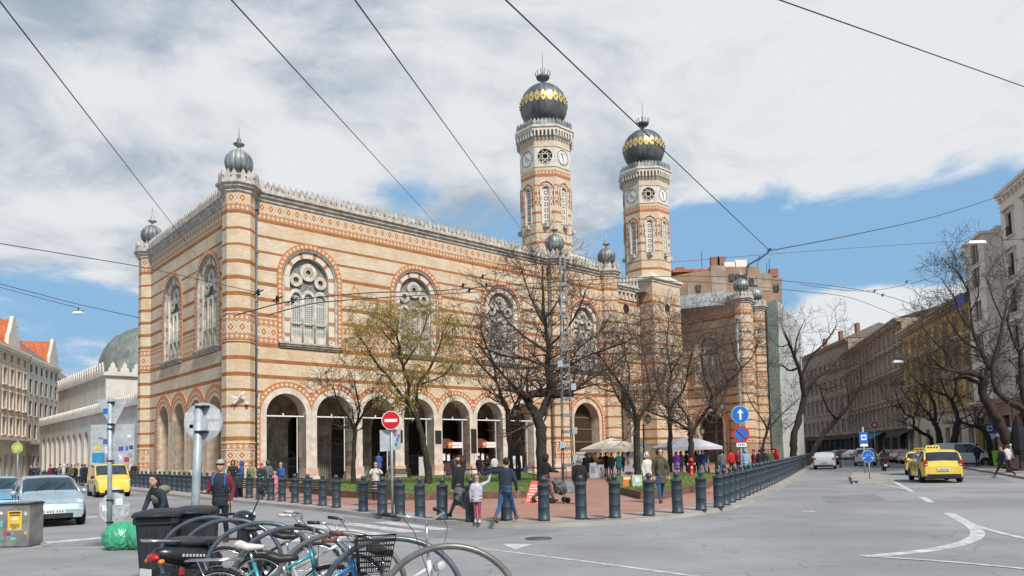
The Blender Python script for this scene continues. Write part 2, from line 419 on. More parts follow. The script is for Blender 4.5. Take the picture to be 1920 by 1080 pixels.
LEAF = [(-.215, 0), (.215, 0), (.215, .16), (.15, .20), (.15, .26), (.205, .34), (.17, .5), (.1, .58), (0, .80), (-.1, .58), (-.17, .5), (-.205, .34), (-.15, .26), (-.15, .20), (-.215, .16)]
def merlons(mb, p, q, z, out=.24, pitch=.43, sc=1.0, poly=LEAF):
    p, q = Vector(p), Vector(q); L = (q-p).length; d = (q-p)/L; T = frame(p.x, p.y, d.x, d.y)
    n = max(1, round(L/pitch))
    mb.face([T(0, z, out), T(L, z, out), T(L, z+.12*sc, out), T(0, z+.12*sc, out)])
    mb.face([T(0, z, out-.14), T(L, z, out-.14), T(L, z+.12*sc, out-.14), T(0, z+.12*sc, out-.14)])
    for i in range(n):
        c = (i+.5)*L/n
        mb.prism([(c+a*sc, z+b*sc) for a, b in poly], T, out+.02, out-.14)
def octo(x, y, r): return [(x+r*math.cos(PI/8+k*PI/4), y+r*math.sin(PI/8+k*PI/4)) for k in range(8)]

# ---- walls
wins_l = [5.38, 14.95, 24.5, 35.8]
arcs_l = [3.46, 7.32, 11.15, 15.0, 18.85, 22.7, 26.6]
wins_w = [21.0-6.02, 21.0-14.15]
arcs_w = [21.0-4.3, 21.0-8.2, 21.0-12.15, 21.0-16.1]
ZS = 15.26
mb = MB(); mb.mat(MW)
holes = [arch(c, 2.05, 10.36, ZS, 18) for c in wins_l]+[arch(c, 1.5, .2, 5.1, 18) for c in arcs_l]+[arch(35.65, 1.9, .2, 5.05, 18)]
mb.holed([(0, 0), (40.5, 0), (40.5, 20.5), (0, 20.5)], holes, FL, 0)
holes = [arch(c, 2.05, 10.36, ZS, 18) for c in wins_w]+[arch(c, 1.34, .2, 5.27, 18) for c in arcs_w]
mb.holed([(0, 0), (21, 0), (21, 20.5), (0, 20.5)], holes, FW, 0)
FR = frame(40.5, 3, 1, 0)
mb.holed([(0, 0), (8.4, 0), (8.4, 20.5), (0, 20.5)], [arch(4.3, 1.7, .2, 7.0, 16), circ(2.3, 18.4, .55), circ(5.9, 18.4, .55)], FR, 0)
mb.holed([(0, 0), (3, 0), (3, 20.5), (0, 20.5)], [], frame(40.5, 0, 0, 1), 0)
FE = frame(64, 7, 0, -1)
mb.holed([(0, 0), (8.6, 0), (8.6, 20.5), (0, 20.5)], [arch(3.4, 2.05, 10.36, ZS, 18), arch(3.4, 1.9, .2, 5.05, 16)], FE, 0)
mb.holed([(0, 0), (2.6, 0), (2.6, 20.5), (0, 20.5)], [], frame(64, -1.6, 1, 0), 0)
mb.holed([(0, 0), (1.6, 0), (1.6, 20.5), (0, 20.5)], [], frame(66.6, -1.6, 0, 1), 0)
mb.holed([(0, 0), (4.2, 0), (4.2, 20.5), (0, 20.5)], [], frame(66.6, 0, 1, 0), 0)
mb.holed([(0, 0), (10, 0), (10, 20.5), (0, 20.5)], [], frame(54.6, 7, 1, 0), 0)
mb.holed([(0, 0), (24, 0), (24, 20.5), (0, 20.5)], [], frame(70.8, 0, 0, 1), 0)
mb.holed([(0, 0), (70, 0), (70, 20.5), (0, 20.5)], [], frame(70, 21, -1, 0), 0)
mb.build('wall', syn)
# ---- roofs
ROOFM = mat('grey_sheet_roof', (.30, .31, .32), .6, .2, var=.15, sc=.8)
mb = MB(); mb.mat(ROOFM)
mb.face([(0, 0, 20.45), (48, 3, 20.45), (48, 21, 20.45), (0, 21, 20.45)])
mb.face([(48, 1.5, 20.44), (64, 7, 20.44), (64, 21, 20.44), (48, 21, 20.44)])
mb.mesh([(64.2, -1.4, 20.6), (69.8, .6, 20.6), (69.8, 20, 20.6), (64.2, 20, 20.6), (67, 2, 23.2), (67, 16, 23.2), (60, 8.5, 20.6), (60, 20, 23.2)],
        [(0, 1, 4), (1, 2, 5, 4), (2, 3, 5), (3, 0, 4, 5), (0, 6, 7, 4)])
mb.mesh([(33, 6, 20.6), (52, 6, 20.6), (52, 20.5, 20.6), (33, 20.5, 20.6), (33, 13, 23.4), (52, 13, 23.4)], [(0, 1, 5, 4), (2, 3, 4, 5), (0, 4, 3), (1, 2, 5)])
mb.build('roof', syn)
# ---- cornice, parapet
mb = MB(); mb.mat(STONED)
sweep(mb, [(0, 21), (0, 0), (40.5, 0), (40.5, 3), (48.6, 3)], CORN)
sweep(mb, [(54.6, 7), (64, 7), (64, -1.6), (66.6, -1.6), (66.6, 0), (70.8, 0), (70.8, 20)], CORN)
mb.build('cornice', syn)
mb = MB(); mb.mat(STONED)
merlons(mb, (0, 20.2), (0, .95), 21.06); merlons(mb, (.95, 0), (30.8, 0), 21.06); merlons(mb, (32.7, 0), (38.8, 0), 21.06)
SLIT = [(-.21, 0), (.21, 0), (.21, .2), (.12, .3), (.12, .85), (0, 1.25), (-.12, .85), (-.12, .3), (-.21, .2)]
merlons(mb, (40.5, 3), (48.6, 3), 21.06, pitch=.62, poly=[(a*1.2, z) for a, z in SLIT])
merlons(mb, (64, 6.8), (64, -.7), 21.06, pitch=.6); merlons(mb, (64.9, -1.6), (66.6, -1.6), 21.06); merlons(mb, (66.6, 0), (69.6, 0), 21.06); merlons(mb, (55, 7), (63.8, 7), 21.06)
mb.build('parapet', syn)
mb = MB(); mb.mat(STONE)     # corbel row under the middle parapet
for i in range(11):
    c = .5+i*.73; mb.box(FR(c, 19.95, .12), (.2, .3, .75)); mb.box(FR(c+.36, 20.3, .12), (.55, .3, .1))
mb.box(FR(4.1, 19.5, .06), (8.2, .16, .14))
mb.build('corbel_row', syn)

# ---- big windows
def tracery_holes(c):
    hs = []
    for k in (-1, 0, 1): hs.append(arch(c+k*.98, .33, 10.95, 13.85, 8))
    hs.append(circ(c, 15.72, .44, 14)); hs += [circ(c-.93, 15.22, .27, 12), circ(c+.93, 15.22, .27, 12)]
    for k in (-.5, .5): hs.append([(c+k-.14, 14.62), (c+k, 14.42), (c+k+.14, 14.62), (c+k, 14.8)])
    return hs
def big_window(T, c, name='window'):
    w = MB(); w.mat(MDOT); band(w, T, c, ZS, 2.2, 2.6, 10.36, .07, 0)
    w.mat(STONED); band(w, T, c, ZS, 2.03, 2.2, 10.36, .04, -.12)
    w.mat(ZINCD)
    for i in range(60):
        th = PI*(i+.5)/60; p = T(c+2.12*math.cos(th), ZS+2.12*math.sin(th), .045); w.box(p, (.06, .06, .06))
    w.mat(MJAMB); band(w, T, c, ZS, 1.56, 2.04, 10.36, -.12, -.14)
    o = w.build(name, syn)
    w = MB(); w.mat(STONE); a = arch(c, 1.56, 10.36, ZS, 18); w.loop(a[1:]+a[:1], T, -.12, -.62, False)
    w.mat(WINSTONE)
    hs = tracery_holes(c)
    outl = [(c-1.52, 10.4), (c+1.52, 10.4)]+[(c+.98*k+.5*math.cos(t), 13.95+.52*math.sin(t)) for k in (1, 0, -1) for t in (.05, .6, 1.1, 1.57, 2.05, 2.55, 3.09)]
    w.holed(outl, hs[:3], T, -.3)
    for hl in hs[:3]: w.loop(hl, T, -.3, -.44)
    w.loop(outl, T, -.3, -.42)
    for k in (-1.47, -.49, .49, 1.47): w.tube([T(c+k, 10.5, -.24), T(c+k, 14.0, -.24)], .075, 6)
    for k in (-1, 0, 1): band(w, T, c+k*.98, 13.85, .33, .43, 13.8, -.24, -.3, n=10, legs=(False, False))
    w.box(T(c, 11.9, -.27), (2.9 if abs(T(1, 0, 0).y-T(0, 0, 0).y) < .5 else .1, .1 if abs(T(1, 0, 0).y-T(0, 0, 0).y) < .5 else 2.9, .07))
    for cc, zz, ra, rb in ((c, 15.80, .40, .68), (c-.98, 15.12, .22, .50), (c+.98, 15.12, .22, .50)):
        for i in range(16):
            t0, t1 = 2*PI*i/16, 2*PI*(i+1)/16; P4 = [(cc+ra*math.cos(t0), zz+ra*math.sin(t0)), (cc+rb*math.cos(t0), zz+rb*math.sin(t0)), (cc+rb*math.cos(t1), zz+rb*math.sin(t1)), (cc+ra*math.cos(t1), zz+ra*math.sin(t1))]
            w.face([T(*q, -.28) for q in P4]); w.face([T(*P4[0], -.28), T(*P4[3], -.28), T(*P4[3], -.42), T(*P4[0], -.42)]); w.face([T(*P4[1], -.28), T(*P4[2], -.28), T(*P4[2], -.42), T(*P4[1], -.42)])
    for i in range(6):
        t0, t1 = PI/3*i+PI/6, PI/3*(i+2)+PI/6; bar(w, T(c+.46*math.cos(t0), 15.80+.46*math.sin(t0), -.34), T(c+.46*math.cos(t1), 15.80+.46*math.sin(t1), -.34), .08)
    w.build('tracery', o)
    w = MB(); w.mat(MSCR)
    for k in (-1, 0, 1): w.prism(arch(c+k*.98, .34, 10.95, 13.85, 8), T, -.42, -.44)
    w.build('pierced_screen', o)
    w = MB(); w.mat(MSCRG); w.prism(arch(c, 1.56, 10.4, ZS, 14), T, -.50, -.54); w.build('glass', o)
    w = MB(); w.mat(STONED)
    for z, dd, hw in ((10.28, .34, 2.55), (10.14, .24, 2.45), (10.0, .12, 2.4)):
        w.prism([(c-hw, z-.07), (c+hw, z-.07), (c+hw, z+.07), (c-hw, z+.07)], T, dd, -.3)
    w.build('sill', o)
MSCRG = mat('dusty_leaded_glass', (.24, .235, .22), .4, var=.3, sc=9, c2=(.09, .095, .10))
WINSTONE = mat('window_stone', (.58, .53, .45), .8, var=.1, sc=2, bump=.15, c2=(.38, .35, .30))
for c in wins_l: big_window(FL, c)
for c in wins_w: big_window(FW, c)
big_window(FE, 3.4)

# ---- arcades
def arcade(T, cs, half, zs, ring, dot, clip, stone, left_end, right_end, base=PINK):
    w = MB(); w.mat(stone)
    for i, c in enumerate(cs):
        band(w, T, c, zs, half, half+ring, 1.15, .09, -.02, clip=clip, n=24)
        a = arch(c, half, .15, zs, 20)
        w.loop(a[1:]+a[:1], T, .0, -1.15, False)
    for i in range(len(cs)-1):
        a, b = cs[i]+half, cs[i+1]-half
        w.prism([(a, 1.1), (b, 1.1), (b, zs), (a, zs)], T, .075, -1.1)
    w.prism([(cs[0]-half-ring, 1.1), (cs[0]-half, 1.1), (cs[0]-half, zs), (cs[0]-half-ring, zs)], T, .08, -.02)
    w.build('arcade', syn)
    w = MB(); w.mat(MDOT)
    for i, c in enumerate(cs):
        band(w, T, c, zs, half+ring, half+ring+dot, 1.3, .11, 0, clip=clip, n=30, legs=(right_end and i == len(cs)-1, left_end and i == 0))
    w.build('patterned_arch_band', syn)
    for i in range(len(cs)+1):
        w = MB(); w.mat(base)
        a = (cs[i-1]+half) if i else cs[0]-half-ring-.1; b = (cs[i]-half) if i < len(cs) else cs[-1]+half+ring+.1
        w.prism([(a-.06, .55), (b+.06, .55), (b+.06, 1.16), (a-.06, 1.16)], T, .17, -1.2)
        w.mat(STONE); w.prism([(a-.12, 0), (b+.12, 0), (b+.12, .56), (a-.12, .56)], T, .24, -1.25); w.build('plinth', syn)
arcade(FL, arcs_l, 1.5, 5.1, .44, .42, 1.93, STONE, True, False)
YST = mat('buff_arch_stone', (.56, .46, .34), .85, var=.12, sc=2, bump=.2)
arcade(FW, arcs_w[::-1], 1.34, 5.27, .3, .62, 1.98, YST, True, True, YST)
for T, c in ((FL, 35.65), (FE, 3.4), (FR, 4.3)):
    zs = 7.0 if T is FR else 5.05; hf = 1.7 if T is FR else 1.9
    w = MB(); w.mat(YST); band(w, T, c, zs, hf, hf+.42, .3, .08, -.05)
    a = arch(c, hf, .2, zs, 18); w.loop(a[1:]+a[:1], T, 0, -1.1, False)
    w.mat(MDOT); band(w, T, c, zs, hf+.5, hf+.95, .3, .12, 0)
    o = w.build('door_surround', syn)
    w = MB(); w.mat(DOORM); w.prism(arch(c, hf, .2, zs, 14), T, -1.0, -1.05)
    w.mat(mat('door_band', (.16, .09, .05), .7))
    for z in (1.6, 2.9, 4.2, 5.4): w.prism([(c-hf+.05, z), (c+hf-.05, z), (c+hf-.05, z+.16), (c-hf+.05, z+.16)], T, -.93, -1.0)
    w.build('door', o)
# passage behind the arcades
mb = MB(); mb.mat(INWALL)
mb.face([(.1, .1, 7.3), (31.5, .1, 7.3), (31.5, 20.8, 7.3), (.1, 20.8, 7.3)])
TI = frame(5.5, 5.5, 1, 0); TJ = frame(5.5, 20.5, 0, -1)
mb.holed([(0, 0), (26, 0), (26, 7.3), (0, 7.3)], [arch(c-5.5, 1.15, .2, 4.4, 10) for c in arcs_l[1:]], TI, 0)
mb.holed([(0, 0), (15, 0), (15, 7.3), (0, 7.3)], [arch(c, 1.1, .2, 4.4, 10) for c in (2.2, 6.2, 10.2)], TJ, 0)
for c in arcs_l[1:]:
    a = arch(c-5.5, 1.15, .2, 4.4, 10); mb.loop(a[1:]+a[:1], TI, 0, -.6, False)
mb.face([(30.2, .2, 0), (30.2, 5.6, 0), (30.2, 5.6, 7.3), (30.2, .2, 7.3)])
mb.mat(mat('passage_paving', (.25, .23, .2), .8)); mb.box((15.7, 10.3, .08), (31.2, 20.4, .16))
mb.build('passage_wall', syn)
mb = MB(); mb.mat(mat('brown_timber_doors', (.075, .05, .035), .7, var=.3)); mb.box((18.5, 7.2, 3.5), (24, .1, 6.6)); mb.box((7.4, 12, 3.5), (.1, 16, 6.6)); mb.build('inner_doors', syn)
# tie rods and railings in each opening
for c in arcs_l: w = MB(); w.mat(WHITE); w.box(FL(c, 4.98, -.3), (3.0, .08, .09)); w.box(FL(c-.1, 5.1, -.3), (.08, .08, .2)); w.box(FL(c+1.0, 2.9, -.35), (.05, .05, 4.1)); w.build('tie_rod', syn)
def railing(T, c, half, h=1.85, dep=-.8, z0=.16, dec=True):
    w = MB(); w.mat(IRON)
    for z in (z0+.1, z0+h*.62, z0+h-.08): bar(w, T(c-half, z, dep), T(c+half, z, dep), .045)
    n = int(half*2/.15)
    for i in range(n+1):
        a = c-half+i*2*half/n; bar(w, T(a, z0, dep), T(a, z0+h*(1 if i % 2 else .93), dep), .026)
    if dec:
        for a in (c-half*.5, c+half*.5):
            for i in range(10):
                t0, t1 = 2*PI*i/10, 2*PI*(i+1)/10
                bar(w, T(a+.28*math.cos(t0), z0+h+.05+.28*math.sin(t0), dep), T(a+.28*math.cos(t1), z0+h+.05+.28*math.sin(t1), dep), .03)
    return w.build('railing', syn)
for i, c in enumerate(arcs_l): railing(FL, c, 1.5, 1.85 if i != 1 else 2.9)
for c in arcs_w: railing(FW, c, 1.34, 2.0)
railing(FL, 35.65, 1.9, 2.3, -.4)
w = MB(); w.mat(mat('bronze_plaque', (.04, .042, .045), .4, .4)); w.box(FL(16.9, 3.45, .12), (.62, .05, 1.1)); w.build('plaque', syn)
w = MB(); w.mat(MATS['bronze_plaque']); w.box(FL(20.75, 3.1, .12), (.6, .05, 2.1)); w.build('plaque', syn)
w = MB(); w.mat(MATS['bronze_plaque']); w.box(FL(13.05, 3.5, .12), (.55, .05, 1.0)); w.build('plaque', syn)
# drainpipes
for x, y in ((1.2, -.13), (30.55, -.13), (40.75, -.2)):
    w = MB(); w.mat(mat('lead_pipe', (.12, .13, .14), .5, .3)); w.tube([(x, y, .2), (x, y, 19.6)], .085, 8); w.box((x, y-.02, 19.85), (.36, .3, .5))
    for z in (3, 6.5, 9.6, 13, 16.5): w.box((x, y, z), (.26, .22, .07))
    w.build('drainpipe', syn)
w = MB(); w.mat(WHITE)      # cluster of cameras on the corner turret
for q in ((-.25, .1, .1), (.1, -.25, .2), (.3, .1, .05), (-.1, .2, -.2), (.25, -.1, .3)): bar(w, (-.55, -1.25, 6.0), (-.55+q[0]*1.6, -1.3+q[1], 6.0+q[2]*1.6), .1)
w.lathe([(.0, -.12), (.12, -.08), (.14, .05), (0, .12)], (.1, -1.2, 5.7), 8); w.build('camera_bracket', syn)

# ---- turrets with ball domes
def ball(mb, c, r, lobes, n=64, flat=1.0, seam=True):
    prof = [(-.98, .2), (-.9, .44), (-.75, .66), (-.5, .87), (-.25, .97), (0, 1), (.25, .97), (.5, .87), (.7, .71), (.84, .53), (.93, .33), (.985, .16)]
    vs = []; N = lobes*6
    for z, k in prof:
        for j in range(N):
            th = 2*PI*j/N; q = r*k*(1-(.05 if lobes < 20 else .025)*(1-abs(math.sin(th*lobes/2)))**2)
            vs.append((c[0]+q*math.cos(th), c[1]+q*math.sin(th), c[2]+r*z*flat))
    fs = [(i*N+j, i*N+(j+1) % N, (i+1)*N+(j+1) % N, (i+1)*N+j) for i in range(len(prof)-1) for j in range(N)]
    mb.mesh(vs, fs, None, True)
    if seam:
        k0 = mb.cur; mb.mat(ZINCD)
        for l in range(lobes):
            th = 2*PI*l/lobes
            mb.tube([(c[0]+r*k*.965*math.cos(th), c[1]+r*k*.965*math.sin(th), c[2]+r*z*flat) for z, k in prof], .022*r**.5, 3, False)
        mb.cur = k0
def turret(x, y, r=1.08, ballz=22.7, seed=0, zb=0):
    w = MB(); w.mat(MWP); w.lathe([(r, 1.25), (r, 20.5)], (x, y, 0), 8, PI/8, False)
    w.mat(YST); w.lathe([(r+.14, zb), (r+.14, .7), (r+.08, .75), (r+.08, 1.26), (r, 1.3)], (x, y, 0), 8, PI/8, False)
    for z in (1.34, 2.58, 3.03, 9.98, 11.9): w.lathe([(r, z-.04), (r+.05, z), (r, z+.04)], (x, y, 0), 8, PI/8, False)
    o = w.build('turret', syn)
    w = MB(); w.mat(STONED)
    w.lathe([(r, 20.3), (r+.12, 20.4), (r+.12, 20.52), (r+.3, 20.68), (r+.3, 20.82), (r+.46, 20.9), (r+.46, 21.08), (.3, 21.1)], (x, y, 0), 8, PI/8, False)
    p = octo(x, y, r)
    for k in range(8): merlons(w, p[k], p[(k+1) % 8], 21.1, out=.3, pitch=.44)
    w.build('crown', o)
    w = MB(); w.mat(ZINC); w.lathe([(.62, 21.1), (.62, 21.62), (.7, 21.7), (.7, 21.78), (.5, 21.86)], (x, y, 0), 20)
    ball(w, (x, y, ballz), .97, 14); w.build('ball_dome', o)
    w = MB(); w.mat(ZINC); z = ballz+.9
    w.lathe([(.2, z), (.13, z+.12), (.1, z+.3), (.34, z+.42), (.4, z+.5), (.3, z+.58), (.12, z+.66), (.16, z+.8), (.06, z+1.0), (.03, z+1.7), (0, z+1.75)], (x, y, 0), 12)
    w.build('finial', o)
for x, y in ((0, 0), (.35, 21.2), (31.7, 0), (39.6, 0), (64, -1.6), (70.6, .1)): turret(x, y)

# ---- the two clock towers
def sz(z): return 1.85+(z-1.85)*1.014
CLOCKM = mat('clock_face', (.74, .73, .70), .5, var=.04)
def minaret(cx, cy, white_clock):
    ri = 2.62; rc = ri/math.cos(PI/8)
    w = MB()
    for k in range(8):
        a = PI/4*k; nx, ny = math.cos(a), math.sin(a); ux, uy = -ny, nx
        T = frame(cx+nx*ri, cy+ny*ri, ux, uy); hw = ri*math.tan(PI/8)
        w.mat(MB_); lo, mid, hi = 20.5, sz(31.19), sz(33.33)
        w.holed([(-hw, lo), (hw, lo), (hw, mid), (-hw, mid)], [arch(0, .36, sz(25.2), sz(28.75), 8)], T, 0)
        w.holed([(-hw, hi), (hw, hi), (hw, sz(34.1)), (-hw, sz(34.1))], [], T, 0)
        w.mat(PALEM); w.holed([(-hw, mid), (hw, mid), (hw, hi), (-hw, hi)], [circ(0, (mid+hi)/2, .78, 18)], T, 0)
        w.loop(arch(0, .36, sz(25.2), sz(28.75), 8), T, 0, -.3)
    w.build_ = None
    o = w.build('clock_tower', syn)
    t = MB()
    for k in range(8):
        a = PI/4*k; nx, ny = math.cos(a), math.sin(a); T = frame(cx+nx*ri, cy+ny*ri, -ny, nx); hw = ri*math.tan(PI/8)
        t.mat(MJAMB)
        band(t, T, 0, sz(28.75), .5, .62, sz(27.2), .12, 0, n=10); t.mat(PALEM); band(t, T, 0, sz(28.75), .36, .5, sz(25.2), .07, 0, n=10)
        t.mat(MJAMB); band(t, T, 0, sz(28.75), .82, .92, sz(27.2), .1, 0, n=10)
        t.mat(STONED); t.box(T(0, sz(25.0), .12), (.5, .5, .42))
        t.mat(MSTAR); t.prism(arch(0, .36, sz(25.2), sz(28.75), 8), T, -.12, -.14)
        for zz in (sz(31.19), sz(33.3)): t.mat(PALEM); t.face([T(-hw-.03, zz-.05, .07), T(hw+.03, zz-.05, .07), T(hw+.03, zz+.05, .07), T(-hw-.03, zz+.05, .07)])
    t.build('tower_windows', o)
    for k in range(8):
        a = PI/4*k; nx, ny = math.cos(a), math.sin(a); T = frame(cx+nx*ri, cy+ny*ri, -ny, nx); zc = (sz(31.19)+sz(33.33))/2
        c = MB()
        if k % 2 == 0:
            c.mat(CLOCKM); c.prism(circ(0, zc, .78, 20), T, .0, -.06)
            c.mat(DARK)
            for i in range(24):
                t0, t1 = 2*PI*i/24, 2*PI*(i+1)/24
                c.face([T(.76*math.cos(t0), zc+.76*math.sin(t0), .03), T(.82*math.cos(t0), zc+.82*math.sin(t0), .03), T(.82*math.cos(t1), zc+.82*math.sin(t1), .03), T(.76*math.cos(t1), zc+.76*math.sin(t1), .03)])
            if k == 6 and white_clock:
                for i in range(12):
                    t0 = 2*PI*i/12; c.mat(WHITE); c.prism(circ(.56*math.cos(t0), zc+.56*math.sin(t0), .13, 8), T, .05, 0)
                    c.mat(DARK); bar(c, T(.5*math.cos(t0), zc+.5*math.sin(t0), .06), T(.62*math.cos(t0), zc+.62*math.sin(t0), .06), .04, .02)
            else:
                for i in range(12):
                    t0 = 2*PI*i/12; bar(c, T(.6*math.cos(t0), zc+.6*math.sin(t0), .03), T(.7*math.cos(t0), zc+.7*math.sin(t0), .03), .04, .02)
            bar(c, T(0, zc, .04), T(.42*(1 if k == 4 else .1), zc-.2 if k == 4 else zc-.45, .04), .07, .03); bar(c, T(0, zc, .05), T(-.2, zc+.4, .05), .07, .03)
            c.build('clock', o)
        else:
            c.mat(DARK); c.prism(circ(0, zc, .76, 18), T, -.25, -.28); c.mat(PALEM)
            for i in range(8):
                t0, t1 = 2*PI*i/8+PI/8, 2*PI*(i+3)/8+PI/8
                bar(c, T(.74*math.cos(t0), zc+.74*math.sin(t0), -.08), T(.74*math.cos(t1), zc+.74*math.sin(t1), -.08), .055)
            for i in range(24):
                t0, t1 = 2*PI*i/24, 2*PI*(i+1)/24; bar(c, T(.78*math.cos(t0), zc+.78*math.sin(t0), .02), T(.78*math.cos(t1), zc+.78*math.sin(t1), .02), .06)
            c.build('star_window', o)
    g = MB(); g.mat(PALEM)
    z0 = sz(34.1)
    g.lathe([(rc-.1, z0-.15), (rc+.04, z0-.1), (rc+.04, z0+.02), (rc-.1, z0+.05), (rc-.1, z0+.75), (rc+.42, z0+.78), (rc+.42, z0+1.0), (rc+.54, z0+1.1), (rc+.54, z0+1.3), (.5, z0+1.35)], (cx, cy, 0), 8, PI/8, False)
    for k in range(8):
        a = PI/4*k; nx, ny = math.cos(a), math.sin(a); T = frame(cx+nx*ri, cy+ny*ri, -ny, nx); hw = (ri+.3)*math.tan(PI/8)
        M = Matrix.Rotation(a, 3, 'Z')
        for i in range(6):
            q = -hw+(i+.5)*2*hw/6; g.box(T(q, z0+.5, .18), (.42, .17, .62), M); g.box(T(q, z0+.12, .06), (.2, .13, .3), M)
    g.mat(MATS['arch_shadow'] if 'arch_shadow' in MATS else DOORM)
    g.build('gallery', o)
    g = MB(); g.mat(ZINC); p = octo(cx, cy, rc+.25)
    for k in range(8): merlons(g, p[k], p[(k+1) % 8], z0+1.35, out=.1, pitch=.4, sc=.95)
    g.build('gallery_parapet', o)
    d = MB(); d.mat(DOMEM); zc = sz(39.75)-1.2
    d.lathe([(2.3, z0+1.35), (2.3, z0+1.5), (1.75, z0+1.6), (1.7, zc-1.6), (1.6, zc-2.2)], (cx, cy, 0), 32)
    ball(d, (cx, cy, zc), 2.55, 24, flat=1.0)
    d.lathe([(.55, zc+2.42), (.3, zc+2.62), (.14, zc+2.85), (.12, zc+3.0), (.55, zc+3.12), (.72, zc+3.3), (.72, zc+3.45), (.15, zc+3.5), (.1, zc+3.9), (.04, zc+4.5), (.02, zc+6.2), (0, zc+6.3)], (cx, cy, 0), 16)
    for i in range(12):
        th = 2*PI*i/12; bar(d, (cx+.7*math.cos(th), cy+.7*math.sin(th), zc+3.4), (cx+.85*math.cos(th), cy+.85*math.sin(th), zc+3.95), .06)
    dm = d.build('onion_dome', o)
    g = MB(); g.mat(GOLD); N = 24*8; top, bot = [], []
    def rz(z): return math.sqrt(max(0, 2.55**2-(z)**2))*1.005+.01
    prevv = None; vs = []
    for j in range(N+1):
        th = 2*PI*j/N; ph = (j % 8)/8.0; s = abs(math.cos(ph*PI))     # 0 at mid
        s = 1-abs(ph-.5)*2
        hi = .62+.38*(s**1.5) if s > .35 else .42+.12*(1-s); lo_ = -hi*.95
        for z in (lo_, 0, hi):
            z1 = z*.62+.22; vs.append((cx+rz(z1)*math.cos(th+PI/24), cy+rz(z1)*math.sin(th+PI/24), zc+z1))
    g.mesh(vs, [(j*3+a, (j+1)*3+a, (j+1)*3+a+1, j*3+a+1) for j in range(N) for a in (0, 1)])
    g.mat(DOMEM)
    for j in range(24):
        for z1 in (.22,):
            for dth, dzz in ((0, 0), (PI/24, .2), (PI/24, -.2)):
                th = 2*PI*j/24+dth; q = rz(z1+dzz)+.01; g.box((cx+q*math.cos(th), cy+q*math.sin(th), zc+z1+dzz), (.1, .1, .16), Matrix.Rotation(th, 3, 'Z'))
    g.build('gilded_band', dm)
def starmat():
    m = bpy.data.materials.new('star_screen'); m.use_nodes = True; t = m.node_tree; b = t.nodes['Principled BSDF']
    u, v, uvs = uv(t)
    p = u.abs()/.30; q = (v/.62).fr()*2-1.0
    r = (p.sq()+q.sq()).sqrt(); st = (p*q).abs()
    c = mixc(t, r.lt(.75), (.60, .56, .49), (.06, .06, .06)); c = mixc(t, st.lt(.05), c, (.62, .58, .5)); c = mixc(t, r.lt(.2), c, (.62, .58, .5))
    t.links.new(c.s, b.inputs['Base Color']); b.inputs['Roughness'].default_value = .8
    return m
MSTAR = starmat()
PALEM = mat('tower_pale_plaster', (.62, .58, .51), .85, var=.08, sc=2, bump=.1, c2=(.48, .44, .38))
minaret(34.67, 4.0, True); minaret(52.1, 4.0, False)
for x0, y0, x1, y1, zt in ((31.9, 1.2, 37.5, 6.8, 22.0), (49.1, 1.2, 54.6, 6.8, 22.0)):
    w = MB(); w.mat(MBX); hs = [circ(2.75, 18.9, .55, 14)] if x0 > 40 else []
    z00 = 0 if x0 > 40 else 20.5
    w.holed([(0, z00), (x1-x0, z00), (x1-x0, zt), (0, zt)], hs, frame(x0, y0, 1, 0), 0)
    for T in (frame(x0, y1, 0, -1), frame(x1, y0, 0, 1), frame(x1, y1, -1, 0)): w.holed([(0, z00), (5.6, z00), (5.6, zt), (0, zt)], [], T, 0)
    w.mat(STONE); cp = [(x0, y0), (x1, y0), (x1, y1), (x0, y1)]
    sweep(w, cp, [(0, zt-.35), (.1, zt-.3), (.1, zt-.1), (.32, zt+.05), (.32, zt+.25), (0, zt+.5)], True)
    c = ((x0+x1)/2, (y0+y1)/2)
    for i in range(4):
        p, q = cp[i], cp[(i+1) % 4]; w.face([(p[0], p[1], zt+.5), (q[0], q[1], zt+.5), (c[0], c[1], zt+2.2)])
    if x0 > 40:
        T = frame(x0, y0, 1, 0); band(w, T, 2.75, 18.9, .55, .7, 18.9, .08, 0, n=12, legs=(False, False)); band(w, T, 2.75, 18.9, .55, .7, 17.3, .08, 0, n=2)
        w.mat(DARK); w.prism(circ(2.75, 18.9, .6, 14), T, -.2, -.22)
    w.build('tower_base', syn)
for a in (2.3, 5.9): w = MB(); w.mat(DARK); w.prism(circ(a, 18.4, .56, 14), FR, -.2, -.22); w.build('small_window_glass', syn)
